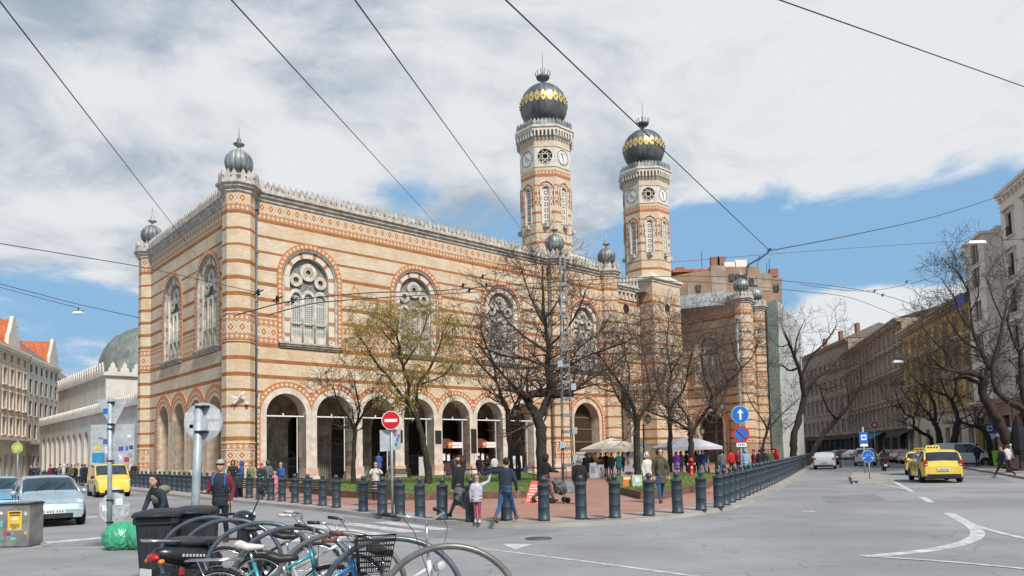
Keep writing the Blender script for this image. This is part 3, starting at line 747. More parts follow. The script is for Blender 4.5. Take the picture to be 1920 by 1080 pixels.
# ================================================================ ground
def groundmat(name, c, c2, sc, bump=.25, spots=True, rough=.85):
    m = bpy.data.materials.new(name); m.use_nodes = True; t = m.node_tree; b = t.nodes['Principled BSDF']
    o = t.nodes.new('ShaderNodeTexCoord').outputs['Object']
    f = noise(t, o, sc, 6, .65); k = smooth(f, .36, .64)
    col = mixc(t, k, c, c2)
    col = mixc(t, smooth(noise(t, o, 60, 3, .6), .35, .75)*.35, col, tuple(v*.55 for v in c))
    if spots:
        col = mixc(t, smooth(noise(t, o, .9, 8, .72), .62, .72)*.35, col, tuple(v*.6 for v in c))
        vo = t.nodes.new('ShaderNodeTexVoronoi'); vo.feature = 'DISTANCE_TO_EDGE'; vo.inputs['Scale'].default_value = .23
        w = noise(t, o, 1.1, 4, .6, True); mx = t.nodes.new('ShaderNodeVectorMath'); mx.operation = 'ADD'
        t.links.new(o, mx.inputs[0]); t.links.new(w.s, mx.inputs[1]); t.links.new(mx.outputs[0], vo.inputs['Vector'])
        col = mixc(t, X(t, vo.outputs[0]).lt(.004)*.5, col, tuple(v*.45 for v in c))
    t.links.new(col.s, b.inputs['Base Color']); b.inputs['Roughness'].default_value = rough; b.inputs['Specular IOR Level'].default_value = .3
    bn = t.nodes.new('ShaderNodeBump'); bn.inputs['Strength'].default_value = bump; bn.inputs['Distance'].default_value = .02
    t.links.new(noise(t, o, 45, 4, .7).s, bn.inputs['Height']); t.links.new(bn.outputs[0], b.inputs['Normal'])
    return m
ASPH = groundmat('asphalt', (.30, .30, .306), (.215, .215, .222), .2)
CONC = groundmat('kerb_concrete', (.36, .34, .31), (.27, .26, .24), .7, spots=False)
NEARP = groundmat('near_pavement_asphalt', (.30, .30, .305), (.23, .23, .235), .5)
def pavermat():
    m = bpy.data.materials.new('red_brick_paving'); m.use_nodes = True; t = m.node_tree; b = t.nodes['Principled BSDF']
    o = t.nodes.new('ShaderNodeTexCoord').outputs['Object']
    bt = t.nodes.new('ShaderNodeTexBrick'); t.links.new(o, bt.inputs[0]); bt.inputs['Scale'].default_value = 1
    bt.inputs['Brick Width'].default_value = .21; bt.inputs['Row Height'].default_value = .105; bt.inputs['Mortar Size'].default_value = .006
    bt.inputs['Color1'].default_value = (.37, .185, .135, 1); bt.inputs['Color2'].default_value = (.30, .135, .10, 1); bt.inputs['Mortar'].default_value = (.2, .13, .1, 1)
    c = mixc(t, smooth(noise(t, o, .5, 6, .65), .35, .7)*.5, X(t, bt.outputs[0]), (.40, .26, .21))
    c = mixc(t, smooth(noise(t, o, 3, 5, .7), .6, .8)*.4, c, (.16, .09, .07))
    t.links.new(c.s, b.inputs['Base Color']); b.inputs['Roughness'].default_value = .85
    return m
PAVE = pavermat()
GRASSM = groundmat('lawn', (.075, .14, .025), (.11, .17, .035), 1.2, .6, False)
g = MB(); g.mat(ASPH); g.face([(-1500, -200, 0), (1500, -200, 0), (1500, 2600, 0), (-1500, 2600, 0)]); g.build('road', kind='structure')
KERB = [(-64.2, 93.1), (-36.7, 61.7), (-24.0, 46.6), (-17.8, 38.5), (-14.0, 34.1), (-9.9, 29.3), (-6.8, 25.7), (-4.8, 23.0), (-3.1, 20.8), (-1.8, 19.4), (-0.9, 18.8), (0.5, 18.45), (1.8, 18.6), (3.3, 19.2), (5.0, 20.6), (7.0, 23.1), (9.3, 27.3), (14.2, 37.7), (21.1, 52.9), (30.4, 73.8), (40.0, 95.5), (80, 186)]
def smoothpath(P, n=5):
    P = [Vector((*p, 0)) if len(p) == 2 else Vector(p) for p in P]; out = []
    for i in range(len(P)-1):
        p0, p1, p2, p3 = P[max(i-1, 0)], P[i], P[i+1], P[min(i+2, len(P)-1)]
        for k in range(n):
            t = k/n; out.append(.5*((2*p1)+(p2-p0)*t+(2*p0-5*p1+4*p2-p3)*t*t+(3*p1-p0-3*p2+p3)*t**3))
    return out+[P[-1]]
def offset(P, d):
    o = []
    for i, p in enumerate(P):
        t = (P[min(i+1, len(P)-1)]-P[max(i-1, 0)]); t.z = 0; t.normalize(); o.append(p+Vector((-t.y, t.x, 0))*d)
    return o
def strip(mb, A, B, za, zb):
    for i in range(len(A)-1):
        mb.face([(A[i].x, A[i].y, za), (A[i+1].x, A[i+1].y, za), (B[i+1].x, B[i+1].y, zb), (B[i].x, B[i].y, zb)])
def polyfill(mb, P, z):
    tr = tessellate_polygon([[Vector((p[0], p[1], 0)) for p in P]]); mb.mesh([(p[0], p[1], z) for p in P], [tuple(t) for t in tr])
KP = smoothpath(KERB, 4)
g = MB(); g.mat(CONC); o1 = offset(KP, .22); o2 = offset(KP, 1.25)
k0 = offset(KP, .02)
strip(g, KP, k0, -.02, .115); strip(g, k0, o1, .12, .125); g.build('kerb', kind='structure')
g = MB(); g.mat(groundmat('border_concrete', (.38, .33, .29), (.30, .25, .22), .9, spots=False)); strip(g, o1, o2, .121, .121); g.build('pavement', kind='structure')
g = MB(); g.mat(PAVE); polyfill(g, [(p.x, p.y) for p in o2]+[(110, 186), (110, 200), (-64, 200)], .12); g.build('pavement', kind='structure')
def planter(nm, P, seed):
    rnd = random.Random(seed); P = [Vector((*p, 0)) for p in P]
    n = len(P); c = sum(P, Vector())/n
    g = MB(); g.mat(mat('brown_brick_edging', (.17, .10, .07), .85, var=.2, sc=6, bump=.3))
    Q = [p+(c-p).normalized()*.38 for p in P]
    for i in range(n):
        a, b, qa, qb = P[i], P[(i+1) % n], Q[i], Q[(i+1) % n]
        g.face([(a.x, a.y, .1), (b.x, b.y, .1), (b.x, b.y, .40), (a.x, a.y, .40)]); g.face([(a.x, a.y, .40), (b.x, b.y, .40), (qb.x, qb.y, .40), (qa.x, qa.y, .40)])
        g.face([(qa.x, qa.y, .2), (qb.x, qb.y, .2), (qb.x, qb.y, .40), (qa.x, qa.y, .40)])
    g.build('kerb', kind='structure')
    g = MB(); g.mat(GRASSM); polyfill(g, Q, .34)
    m2 = mat('grass_blades', (.11, .17, .035), .7, var=.3, sc=.8, c2=(.19, .19, .07)); g.mat(m2)
    xs = [q.x for q in Q]; ys = [q.y for q in Q]
    def inside(x, y):
        r = False
        for i in range(n):
            a, b = Q[i], Q[(i+1) % n]
            if (a.y > y) != (b.y > y) and x < (b.x-a.x)*(y-a.y)/(b.y-a.y)+a.x: r = not r
        return r
    k = 0
    while k < 16000:
        x, y = rnd.uniform(min(xs), max(xs)), rnd.uniform(min(ys), max(ys))
        k += 1
        if not inside(x, y): continue
        h = rnd.uniform(.03, .08); a = rnd.uniform(0, PI); w = rnd.uniform(.012, .03)
        g.face([(x-w*math.cos(a), y-w*math.sin(a), .33), (x+w*math.cos(a), y+w*math.sin(a), .33), (x+rnd.uniform(-.04, .04), y+rnd.uniform(-.04, .04), .34+h)])
    g.build('grass', kind='stuff', label='short green lawn growing inside the brick edged planter', cat='grass')
planter('a', [(-12, 39), (-7.6, 32.3), (-4.3, 29), (.8, 28.9), (1.6, 30.5), (2.2, 45), (1, 61), (-14, 49.5)], 1)
planter('b', [(4.6, 26.6), (5.5, 26.6), (8.9, 33.2), (13.0, 46), (12.6, 50.5), (6, 47.0), (4.4, 30)], 2)
# near pavement, right pavement, left pavement, refuge island
def slab(nm, P, z, m, km=CONC, kw=.28):
    g = MB(); g.mat(m); P3 = [Vector((*p, 0)) for p in P]; polyfill(g, P, z)
    o = g.build(nm, kind='structure'); g = MB(); g.mat(km); Q = P3+[P3[0]]; n = len(P)
    c = sum(P3, Vector())/n
    for i in range(n):
        a, b = P3[i], P3[(i+1) % n]; t = (b-a).normalized(); nr = Vector((-t.y, t.x, 0))
        if (c-a).dot(nr) < 0: nr = -nr
        g.face([(a.x, a.y, -.01), (b.x, b.y, -.01), (b.x, b.y, z+.004), (a.x, a.y, z+.004)])
        g.face([(a.x, a.y, z+.004), (b.x, b.y, z+.004), (b.x+nr.x*kw, b.y+nr.y*kw, z+.004), (a.x+nr.x*kw, a.y+nr.y*kw, z+.004)])
    g.build('kerb', kind='structure')
slab('pavement', [(-14, 20), (-12.4, 18.2), (-11.1, 16.6), (-9.7, 15.1), (-8.3, 15.0), (-6.5, 14.8), (-4.8, 13.6), (-2.9, 11.7), (-1.2, 9.2), (.8, 6), (3, 2), (6, -8), (-40, -8), (-40, 30)], .15, NEARP)
RK = [(110, 235), (61.6, 114.3), (46.4, 81.6), (33.2, 53.1), (29.5, 44.5), (26.4, 37.8), (24, 30), (24.5, 22), (30, 14), (60, 0), (110, -10)]
slab('pavement', [tuple(p[:2]) for p in smoothpath(RK, 3)]+[(190, 0), (190, 235)], .12, groundmat('pinkish_paving', (.34, .27, .25), (.28, .22, .2), .6))
slab('pavement', [(-52, 60), (-58, 66), (-66, 92), (-80, 135), (-150, 135), (-150, 20), (-70, 40)], .12, NEARP)
isl = [gnd(x, y, .14) for x, y in ((1594, 893), (1599, 902), (1672, 900), (1676, 899), (1650, 888), (1600, 884))]
slab('pavement', [(p.x, p.y) for p in isl], .14, CONC)
MARK = mat('road_paint', (.56, .56, .545), .7, var=.1, sc=4, c2=(.33, .33, .33), bump=.4)
nmk = 0
def marking(pts, w, name='road_marking', z=.005):
    P = smoothpath([tuple(gnd(x, y)[:2]) for x, y in pts], 4 if len(pts) > 2 else 1)
    g = MB(); g.mat(MARK); strip(g, offset(P, -w/2), offset(P, w/2), z, z); return g.build(name, kind='structure')
marking([(880, 1026), (1090, 1052), (1320, 1083)], .10)
marking([(1778, 962), (1800, 974), (1824, 988), (1833, 1001), (1822, 1012), (1790, 1023), (1740, 1032), (1690, 1038), (1640, 1042), (1618, 1043)], .26)
marking([(1822, 984), (1870, 998), (1940, 1014)], .16, z=.007); marking([(1620, 1043), (1780, 1054), (1960, 1071)], .13, z=.009)
marking([(1728, 932), (1746, 942)], .22); marking([(1676, 903), (1711, 922)], .2); marking([(1640, 905), (1702, 918)], .12, z=.008)
marking([(1503, 959), (1528, 959)], .28); marking([(1100, 1003), (1125, 1004)], .05)
def quad(px4, z=.006, name='road_marking', m=MARK):
    g = MB(); g.mat(m); g.face([(*gnd(x, y)[:2], z) for x, y in px4]); g.build(name, kind='structure')
quad([(700, 980), (735, 978), (852, 993), (812, 994)]); quad([(640, 983), (668, 981), (797, 997), (757, 999)]); quad([(560, 985), (600, 984), (740, 1003), (690, 1005)])
quad([(500, 990), (540, 988), (668, 1009), (620, 1011)]); quad([(430, 994), (474, 992), (596, 1014), (540, 1017)]); quad([(940, 1020), (1000, 1021), (965, 1031)])
quad([(84, 1016), (90, 1020), (207, 1009), (203, 1006)]); quad([(118, 972), (125, 974), (185, 970), (180, 968)])
DKP = groundmat('asphalt_repair_patch', (.235, .235, .243), (.19, .19, .198), .5)
quad([(640, 968), (850, 989), (1060, 994), (900, 1012), (700, 1002)], .003, 'road_marking', DKP)
quad([(1540, 930), (1640, 926), (1660, 938), (1550, 944)], .003, 'road_marking', DKP)
quad([(1780, 878), (1860, 888), (1900, 905), (1790, 905), (1700, 893), (1720, 885)], .003, 'road_marking', DKP)
IRN = mat('cast_iron', (.10, .10, .10), .6, .3)
for x, y in ((1010, 1010), (1115, 973), (345, 960)):
    p = gnd(x, y, .0 if y != 973 else .12); w = MB(); w.mat(IRN); w.lathe([(.3, .0), (.3, .008), (0, .009)], (0, 0, 0), 16)
    w.build('manhole_cover', loc=(p.x, p.y, (.002 if y != 973 else .122)), label={1010: 'dark round manhole cover in the open road below the bollards', 973: 'round iron cover set in the plaza border beside the kerb', 960: 'round iron cover in the road near the standing man'}[y], cat='manhole cover', group='iron covers in the ground')

# ================================================================ other buildings
def wallgrid(w, L, H, ops, z0=0, reveal=.25, T=FL):
    """wall with rectangular openings [(a0,a1,z0,z1)] (all inside), plus reveals"""
    xs = sorted({0, L, *[o[0] for o in ops], *[o[1] for o in ops]}); zs = sorted({z0, H, *[o[2] for o in ops], *[o[3] for o in ops]})
    for j in range(len(zs)-1):
        run = None; zc = (zs[j]+zs[j+1])/2
        for i in range(len(xs)-1):
            xc = (xs[i]+xs[i+1])/2; hit = any(o[0] < xc < o[1] and o[2] < zc < o[3] for o in ops)
            if hit:
                if run is not None: w.face([T(run, zs[j]), T(xs[i], zs[j]), T(xs[i], zs[j+1]), T(run, zs[j+1])], [(run, zs[j]), (xs[i], zs[j]), (xs[i], zs[j+1]), (run, zs[j+1])]); run = None
            elif run is None: run = xs[i]
        if run is not None: w.face([T(run, zs[j]), T(L, zs[j]), T(L, zs[j+1]), T(run, zs[j+1])], [(run, zs[j]), (L, zs[j]), (L, zs[j+1]), (run, zs[j+1])])
    for a0, a1, b0, b1 in ops: w.loop([(a0, b0), (a1, b0), (a1, b1), (a0, b1)], T, 0, -reveal)
def win_mesh(wd, h, frm, trim, style):
    w = MB(); w.mat(frm); T = FL; d = -.16
    for a in (-wd/2+.05, 0, wd/2-.05): w.box(T(a, h/2, d), (.09, .07, h))
    for z in (.05, h*.68, h-.05): w.box(T(0, z, d+.005), (wd, .07, .09))
    w.mat(trim)
    if style >= 1:
        for s in (-1, 1): w.box(T(s*(wd/2+.13), h/2, .05), (.22, .12, h+.1))
        w.box(T(0, -.1, .12), (wd+.6, .28, .14)); w.box(T(0, h+.14, .07), (wd+.55, .16, .22))
    if style >= 2:
        w.box(T(0, h+.42, .2), (wd+.9, .42, .12))
        if style == 3: w.prism([(-wd/2-.45, h+.48), (wd/2+.45, h+.48), (0, h+.95)], T, .3, 0)
        for s in (-1, 1): w.box(T(s*(wd/2+.2), h+.28, .12), (.16, .26, .3))
    if style == 4:
        w.mat(IRON)
        for z in (.15, .95): w.box(T(0, z, .12), (wd+.1, .04, .04))
        for i in range(9): w.box(T(-wd/2+i*wd/8, .55, .12), (.03, .03, .82))
    if style == 0: w.box(T(0, -.06, .05), (wd+.2, .16, .09))
    pn = MB(); pn.mat(GLASSD); pn.face([T(-wd/2, 0, -.2), T(wd/2, 0, -.2), T(wd/2, h, -.2), T(-wd/2, h, -.2)])
    if (wd*10) % 2 > 1: pn.mat(CURT); pn.face([T(-wd/2+.1, h*.35, -.19), T(-.05, h*.35, -.19), T(-.05, h-.1, -.19), T(-wd/2+.1, h-.1, -.19)])
    return w.data('window'), pn.data('pane')
CURT = mat('pale_curtain', (.5, .5, .47), .9)
WFR = mat('window_frame_paint', (.55, .53, .48), .6); WFD = mat('dark_window_frame', (.10, .08, .07), .6)
def building(name, label, A, B, H, floors, wallm, trim, frm=WFR, dep=12, ledges=(), cornice=.7, roof=None, name2='building', pitch=3.5, ground=None, chim=None):
    A, B = Vector(A), Vector(B); d = B-A; L = d.length; rz = math.atan2(d.y, d.x)
    r = thing(name, label, name2, (A.x, A.y, 0), rz)
    ops = []; wins = []
    for z, n, wd, h, st in floors:
        for i in range(n):
            c = (i+.5)*L/n; ops.append((c-wd/2, c+wd/2, z, z+h)); wins.append((c, z, wd, h, st))
    gops = []
    w = MB(); w.mat(wallm)
    if ground:
        gz, gm, gn, gw, gh = ground
        wallgrid(w, L, H, [o for o in ops if o[2] > gz], z0=gz)
        w.mat(gm); gops = [((i+.5)*L/gn-gw/2, (i+.5)*L/gn+gw/2, .15, gh) for i in range(gn)]
        wallgrid(w, L, gz, gops, 0, .5, frame(0, -.06, 1, 0))
    else: wallgrid(w, L, H, ops)
    w.mat(wallm)
    for P, Q in (((L, 0), (L, dep)), ((L, dep), (0, dep)), ((0, dep), (0, 0))):
        l = math.hypot(Q[0]-P[0], Q[1]-P[1]); T = frame(P[0], P[1], (Q[0]-P[0])/l, (Q[1]-P[1])/l); w.face([T(0, 0), T(l, 0), T(l, H), T(0, H)], [(0, 0), (l, 0), (l, H), (0, H)])
    w.face([(0, 0, H), (L, 0, H), (L, dep, H), (0, dep, H)])
    w.build('wall', r)
    cache = {}
    for c, z, wd, h, st in wins[:96]:
        k = (wd, h, st)
        if k not in cache: cache[k] = win_mesh(wd, h, frm, trim, st)
        o = link('window', cache[k][0], r, (c, 0, z)); link('pane', cache[k][1], o)
    if gops:
        for a0, a1, z0, z1 in gops[:90]:
            p = MB(); p.mat(GLASSD); p.face([(a0, .4, z0), (a1, .4, z0), (a1, .4, z1), (a0, .4, z1)]); p.mat(frm if frm is not WFR else WFD); bar(p, ((a0+a1)/2, .36, z0), ((a0+a1)/2, .36, z1), .08); bar(p, (a0, .36, z1*.72), (a1, .36, z1*.72), .1)
            p.build('shop_window', r)
    for z, o in ledges: w = MB(); w.mat(trim); w.box((L/2, -o/2+.02, z), (L+.05, o, .28)); w.box((L/2, -o/4, z-.24), (L, o/2, .2)); w.build('ledge', r)
    w = MB(); w.mat(trim)
    if cornice:
        w.box((L/2, -cornice/2, H-.15), (L+.1, cornice, .3)); w.box((L/2, -cornice/3, H-.45), (L, cornice*.66, .3))
        for i in range(int(L/.9)): w.box((.45+i*.9, -cornice*.3, H-.8), (.25, cornice*.55, .4))
    w.build('cornice', r)
    if roof:
        rm, rh = roof; w = MB(); w.mat(rm); o = .4
        w.mesh([(-.1, -o, H+.02), (L+.1, -o, H+.02), (L+.1, dep, H+.02), (-.1, dep, H+.02), (-.1, dep*.45, H+rh), (L+.1, dep*.45, H+rh)], [(0, 1, 5, 4), (2, 3, 4, 5), (0, 4, 3), (1, 2, 5)])
        rf = w.build('roof', r)
        rr = random.Random(int(L*10)); w = None
        for i in range(max(1, int(L/7)) if chim is None else chim):
            c = MB(); c.mat(mat('chimney_brick', (.30, .14, .09), .9)); x = 2+i*(7 if chim is None else L/max(1, chim))+rr.uniform(-1, 1); c.box((x, dep*.4, H+rh+.4), (1.3, .7, 2.2)); c.box((x, dep*.4, H+rh+1.5), (1.45, .85, .15)); c.build('chimney', rf)
    return r
def bmat(name, c, c2, rust=.0, sc=.8):
    return mat(name, c, .9, var=.0, sc=sc, c2=c2, bump=.3)
BROWN = bmat('sooty_brown_stucco', (.43, .345, .26), (.24, .185, .135)); BROWNT = bmat('sooty_trim', (.48, .40, .31), (.25, .20, .155))
GREYS = bmat('dark_ground_stone', (.10, .09, .08), (.06, .055, .05))
YEL = bmat('ochre_stucco', (.62, .41, .13), (.48, .31, .10)); YELT = bmat('buff_trim', (.50, .43, .32), (.35, .29, .21))
DROOF = mat('dark_brown_roof', (.10, .075, .06), .8, var=.2, sc=1)
RED = mat('orange_tile_roof', (.46, .13, .05), .8, var=.2, sc=3, bump=.3); GRYR = mat('brown_slate_roof', (.20, .16, .14), .8, var=.2, sc=3, bump=.2)
dr = Vector((.255, .967)).normalized(); N0 = Vector((57, 105)); n_ = lambda s: tuple(N0+dr*s)
fb = [(5.2, 14, 1.25, 2.5, 3), (9.6, 14, 1.25, 2.5, 2), (13.8, 14, 1.25, 2.3, 3), (17.6, 14, 1.2, 1.7, 1)]
building('apartment_house', 'long sooty brown apartment house with ornate windows along the right street', n_(44), n_(0), 20.6, fb, BROWN, BROWNT, ledges=((4.7, .5), (9.1, .4), (13.2, .5), (17.0, .3)), cornice=1.0, roof=(DROOF, 1.6), chim=2, dep=14, ground=(4.4, GREYS, 9, 3.4, 3.7))
d2 = Vector((.37, .93)).normalized(); E0 = N0+dr*44
building('apartment_house', 'farthest grey brown apartment house at the end of the right street', (73.6, 184), (70.1, 150), 24.5, [(5.4, 10, 1.4, 2.4, 1), (10, 10, 1.4, 2.4, 3), (14.5, 10, 1.4, 2.2, 1), (18.8, 10, 1.3, 1.9, 1)], bmat('faded_beige_stucco', (.40, .33, .25), (.26, .21, .16)), BROWNT, ledges=((4.8, .5), (9.4, .4)), roof=(GRYR, 3), chim=3, dep=14, ground=(4.4, GREYS, 10, 3.6, 3.6))
building('apartment_house', 'ochre yellow apartment house with cream ground floor behind the street trees', n_(-.1), n_(-28.0), 18.3, [(6.6, 8, 1.35, 2.6, 3), (10.8, 8, 1.3, 2.4, 2), (14.6, 8, 1.3, 2.0, 1)], YEL, YELT, ledges=((6.0, .5), (10.2, .4), (14.1, .3)), cornice=.9, roof=(DROOF, 2.6), chim=0, dep=14, ground=(5.7, bmat('cream_ground_floor', (.58, .53, .44), (.47, .42, .34)), 7, 1.7, 3.9))
WHT = bmat('off_white_render', (.80, .745, .66), (.70, .65, .57), sc=.3); WHTT = bmat('off_white_trim', (.74, .70, .64), (.62, .58, .53))
wb = building('apartment_building', 'tall off white apartment building with flat eaves at the right edge', n_(-27.3), n_(-37.2), 22.9, [(z, 2, 1.3, 2.2, 4) for z in (7.2, 10.6, 14, 17.4)], WHT, WHTT, frm=WFD, cornice=.45, dep=16, ledges=((6.2, .7),), ground=(5.9, bmat('tan_shop_stone', (.42, .31, .23), (.32, .24, .18)), 3, 2.2, 4.6))
building('apartment_building', 'taller cream apartment block reaching above its neighbour at the far right', n_(-37.4), n_(-66), 25.8, [(z, 7, 1.3, 2.2, 4) for z in (7.2, 10.6, 14, 17.4, 21.2)], WHT, WHTT, frm=WFD, cornice=.5, dep=16, ledges=((6.2, .7),), ground=(5.9, MATS['tan_shop_stone'], 7, 2.4, 4.6))
# stepped bay of the white block
w = MB(); w.mat(WHT); T = frame(4.2, -1.3, 1, 0)
wallgrid(w, 5.0, 22.4, [(1.5, 3.5, z, z+2) for z in (7.4, 10.8, 14.2, 17.6, 20.0)], 6.2, .2, T)
for x in (4.2, 9.2): w.face([(x, -1.3, 6.2), (x, 0, 6.2), (x, 0, 22.4), (x, -1.3, 22.4)])
w.face([(4.2, -1.3, 6.2), (9.2, -1.3, 6.2), (9.2, 0, 6.2), (4.2, 0, 6.2)]); w.mat(WHTT); w.box((6.7, -.7, 22.5), (5.6, 1.9, .25))
o = w.build('bay', wb)
for z in (7.4, 10.8, 14.2, 17.6, 20.0): w = MB(); w.mat(GLASSD); w.face([T(1.5, z, -.2), T(3.5, z, -.2), T(3.5, z+2, -.2), T(1.5, z+2, -.2)]); w.mat(WFR); bar(w, T(2.5, z, -.17), T(2.5, z+2, -.17), .08); w.build('window', o)
w = MB(); w.mat(mat('blue_awning', (.03, .12, .45), .6)); w.mesh([(1, -.1, 18.6), (4, -.1, 18.6), (4, -1.6, 17.6), (1, -1.6, 17.6), (1, -1.6, 16.4), (4, -1.6, 16.4)], [(0, 1, 2, 3), (3, 2, 5, 4)]); w.build('balcony_screen', wb)
w = MB(); w.mat(IRON); w.tube([(2, 3, 25), (2, 3, 28.5)], .04); [bar(w, (1.2+.1*k, 3, 27+.4*k), (2.8-.1*k, 3, 27+.4*k), .03) for k in range(4)]; w.build('antenna', wb)
# left street
dl = Vector((-.304, .953)); L0 = Vector((-66.5, 95)); l_ = lambda s: tuple(L0+dl*s)
SAND = bmat('sandy_stucco', (.62, .49, .36), (.52, .40, .29)); PALG = bmat('pale_grey_stucco', (.62, .58, .52), (.50, .46, .42)); CRM = bmat('cream_base', (.70, .66, .57), (.6, .56, .49))
def gable(r, x0, x1, H, h, m, dep=5, rm=RED):
    w = MB(); w.mat(m); w.prism([(x0, H-.1), (x1, H-.1), (x1-.2, H+h*.35), (x1-.8, H+h*.5), ((x0+x1)/2+.4, H+h), ((x0+x1)/2-.4, H+h), (x0+.8, H+h*.5), (x0+.2, H+h*.35)], FL, .12, -.3)
    w.mat(rm); xm = (x0+x1)/2; w.mesh([(x0+.3, .3, H+.1), (x1-.3, .3, H+.1), (xm, .3, H+h*.92), (x0+.3, dep, H+.1), (x1-.3, dep, H+.1), (xm, dep, H+h*.92)], [(0, 2, 5, 3), (1, 4, 5, 2), (3, 5, 4)]); w.build('gable', r)
b = building('town_house', 'sandy four storey town house with orange roof at the left edge', l_(-12), l_(9), 17.6, [(6, 8, 1.15, 2.2, 1), (9.4, 8, 1.15, 2.2, 1), (12.6, 8, 1.15, 2.1, 1), (15.6, 8, 1.1, 1.8, 0)], SAND, CRM, dep=12, ledges=((5.3, .9),), cornice=.5, roof=(RED, 5.2), name2='house', ground=(5.2, CRM, 9, 1.2, 3.2))
gable(b, 12.5, 17.0, 17.6, 4.4, CRM)
b = building('town_house', 'pale grey gabled town house with red dormer roof on the left street', l_(9.2), l_(24), 17.4, [(5.6, 6, 1.1, 2.1, 0), (9, 6, 1.1, 2.1, 0), (12.2, 6, 1.1, 2.1, 0), (15.2, 6, 1.0, 1.7, 0)], PALG, CRM, dep=12, ledges=((5, .4),), cornice=.5, roof=(GRYR, 4.4), name2='house', frm=WFD, ground=(4.8, PALG, 7, 1.2, 3.2))
gable(b, 9.5, 14.2, 17.4, 4.4, PALG)
b = building('town_house', 'pink rendered town house behind the grey gabled one', l_(24.2), l_(42), 15.5, [(5.4, 7, 1.1, 2, 0), (8.8, 7, 1.1, 2, 0), (12, 7, 1.0, 1.8, 0)], bmat('pink_stucco', (.58, .36, .30), (.5, .3, .25)), CRM, dep=12, cornice=.4, roof=(GRYR, 4), name2='house', ground=(4.6, CRM, 8, 1.2, 3.2))
b = building('apartment_building', 'plain white tower block with rooftop boxes far beyond the left street', (-62, 165), (-50, 168), 28, [(20+3*k, 5, 1.4, 1.5, 0) for k in range(2)], WHT, WHTT, dep=10, cornice=.3, name2='building')
w = MB(); w.mat(WHTT); w.box((3, 4, 29.2), (4, 4, 2.4)); w.box((9, 4, 28.8), (3, 3, 1.6)); w.build('roof_box', b)
# ---- white memorial arcade and domed hall left of the synagogue
def memorial():
    r = thing('memorial_arcade', 'long low white stone arcade wall beside the synagogue', 'arcade wall', (PX, PY, 0), RZ)
    T = frame(.2, 73, 0, -1); L = 51.5
    ww = bmat('white_limestone', (.62, .59, .54), (.50, .47, .43), sc=.5)
    cs = [73-y for y in (70, 66.7, 63.6, 60.5, 57.4, 54.3, 51.2, 48.1, 45, 41.9, 38.8, 35.7, 32.6, 29.5, 26.4, 23.8)]
    w = MB(); w.mat(ww); w.holed([(0, 0), (L, 0), (L, 7.3), (0, 7.3)], [arch(c, .95, .9, 4.6, 8) for c in cs], T, 0)
    for c in cs: w.loop(arch(c, .95, .9, 4.6, 8), T, 0, -.9)
    w.face([T(0, 7.3), T(L, 7.3), T(L, 7.3, -4), T(0, 7.3, -4)]); w.face([T(0, 0), T(0, 7.3), T(0, 7.3, -4), T(0, 0, -4)]); w.face([T(0, 0, -4), T(L, 0, -4), T(L, 7.3, -4), T(0, 7.3, -4)])
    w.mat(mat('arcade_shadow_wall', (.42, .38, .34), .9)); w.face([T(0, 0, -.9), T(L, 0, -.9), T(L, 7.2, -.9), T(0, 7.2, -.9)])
    w.build('wall', r); w = MB(); w.mat(ww); w.box(T(L/2, 7.4, .1), (.5, L, .3)); merlons(w, T(0, 0).to_2d(), T(L, 0).to_2d(), 7.55, out=.1, pitch=.8, sc=1.1, poly=[(-.25, 0), (.25, 0), (.34, .3), (.2, .55), (0, .8), (-.2, .55), (-.34, .3)]); w.build('parapet', r)
    r = thing('memorial_hall', 'white flat walled hall with crenellated parapet and green ribbed dome', 'hall', (PX, PY, 0), RZ)
    w = MB(); w.mat(ww); w.box((14, 66, 6.6), (20.4, 28, 13.2)); w.build('wall', r)
    w = MB(); w.mat(ww); T1 = frame(3.8, 80, 0, -1); T2 = frame(3.8, 52, 1, 0)
    mp = [(-.5, 0), (.5, 0), (.5, .5), (.25, .7), (.25, 1.0), (0, 1.35), (-.25, 1.0), (-.25, .7), (-.5, .5)]
    w.box((14, 66, 13.1), (21.2, 28.8, .4)); merlons(w, (3.8, 80), (3.8, 52), 13.3, out=.35, pitch=1.35, poly=mp); merlons(w, (3.8, 52), (24.2, 52), 13.3, out=.35, pitch=1.35, poly=mp); w.build('parapet', r)
    w = MB(); w.mat(DOMEG); w.lathe([(6.3, 13), (6.3, 14.8)]+[(6.2*math.cos(t*PI/24), 14.8+6.0*math.sin(t*PI/24)) for t in range(0, 12)]+[(.2, 20.9)], (11.0, 60, 0), 40)
    w.mat(ZINC)
    for k in range(20):
        a = 2*PI*k/20; w.tube([(11+6.24*math.cos(t*PI/16)*math.cos(a), 60+6.24*math.cos(t*PI/16)*math.sin(a), 14.8+6.04*math.sin(t*PI/16)) for t in range(8)], .05, 4)
    w.build('dome', r)
DOMEG = mat('green_patina', (.18, .205, .19), .6, .2, var=.2, sc=.8, c2=(.12, .14, .13))
memorial()
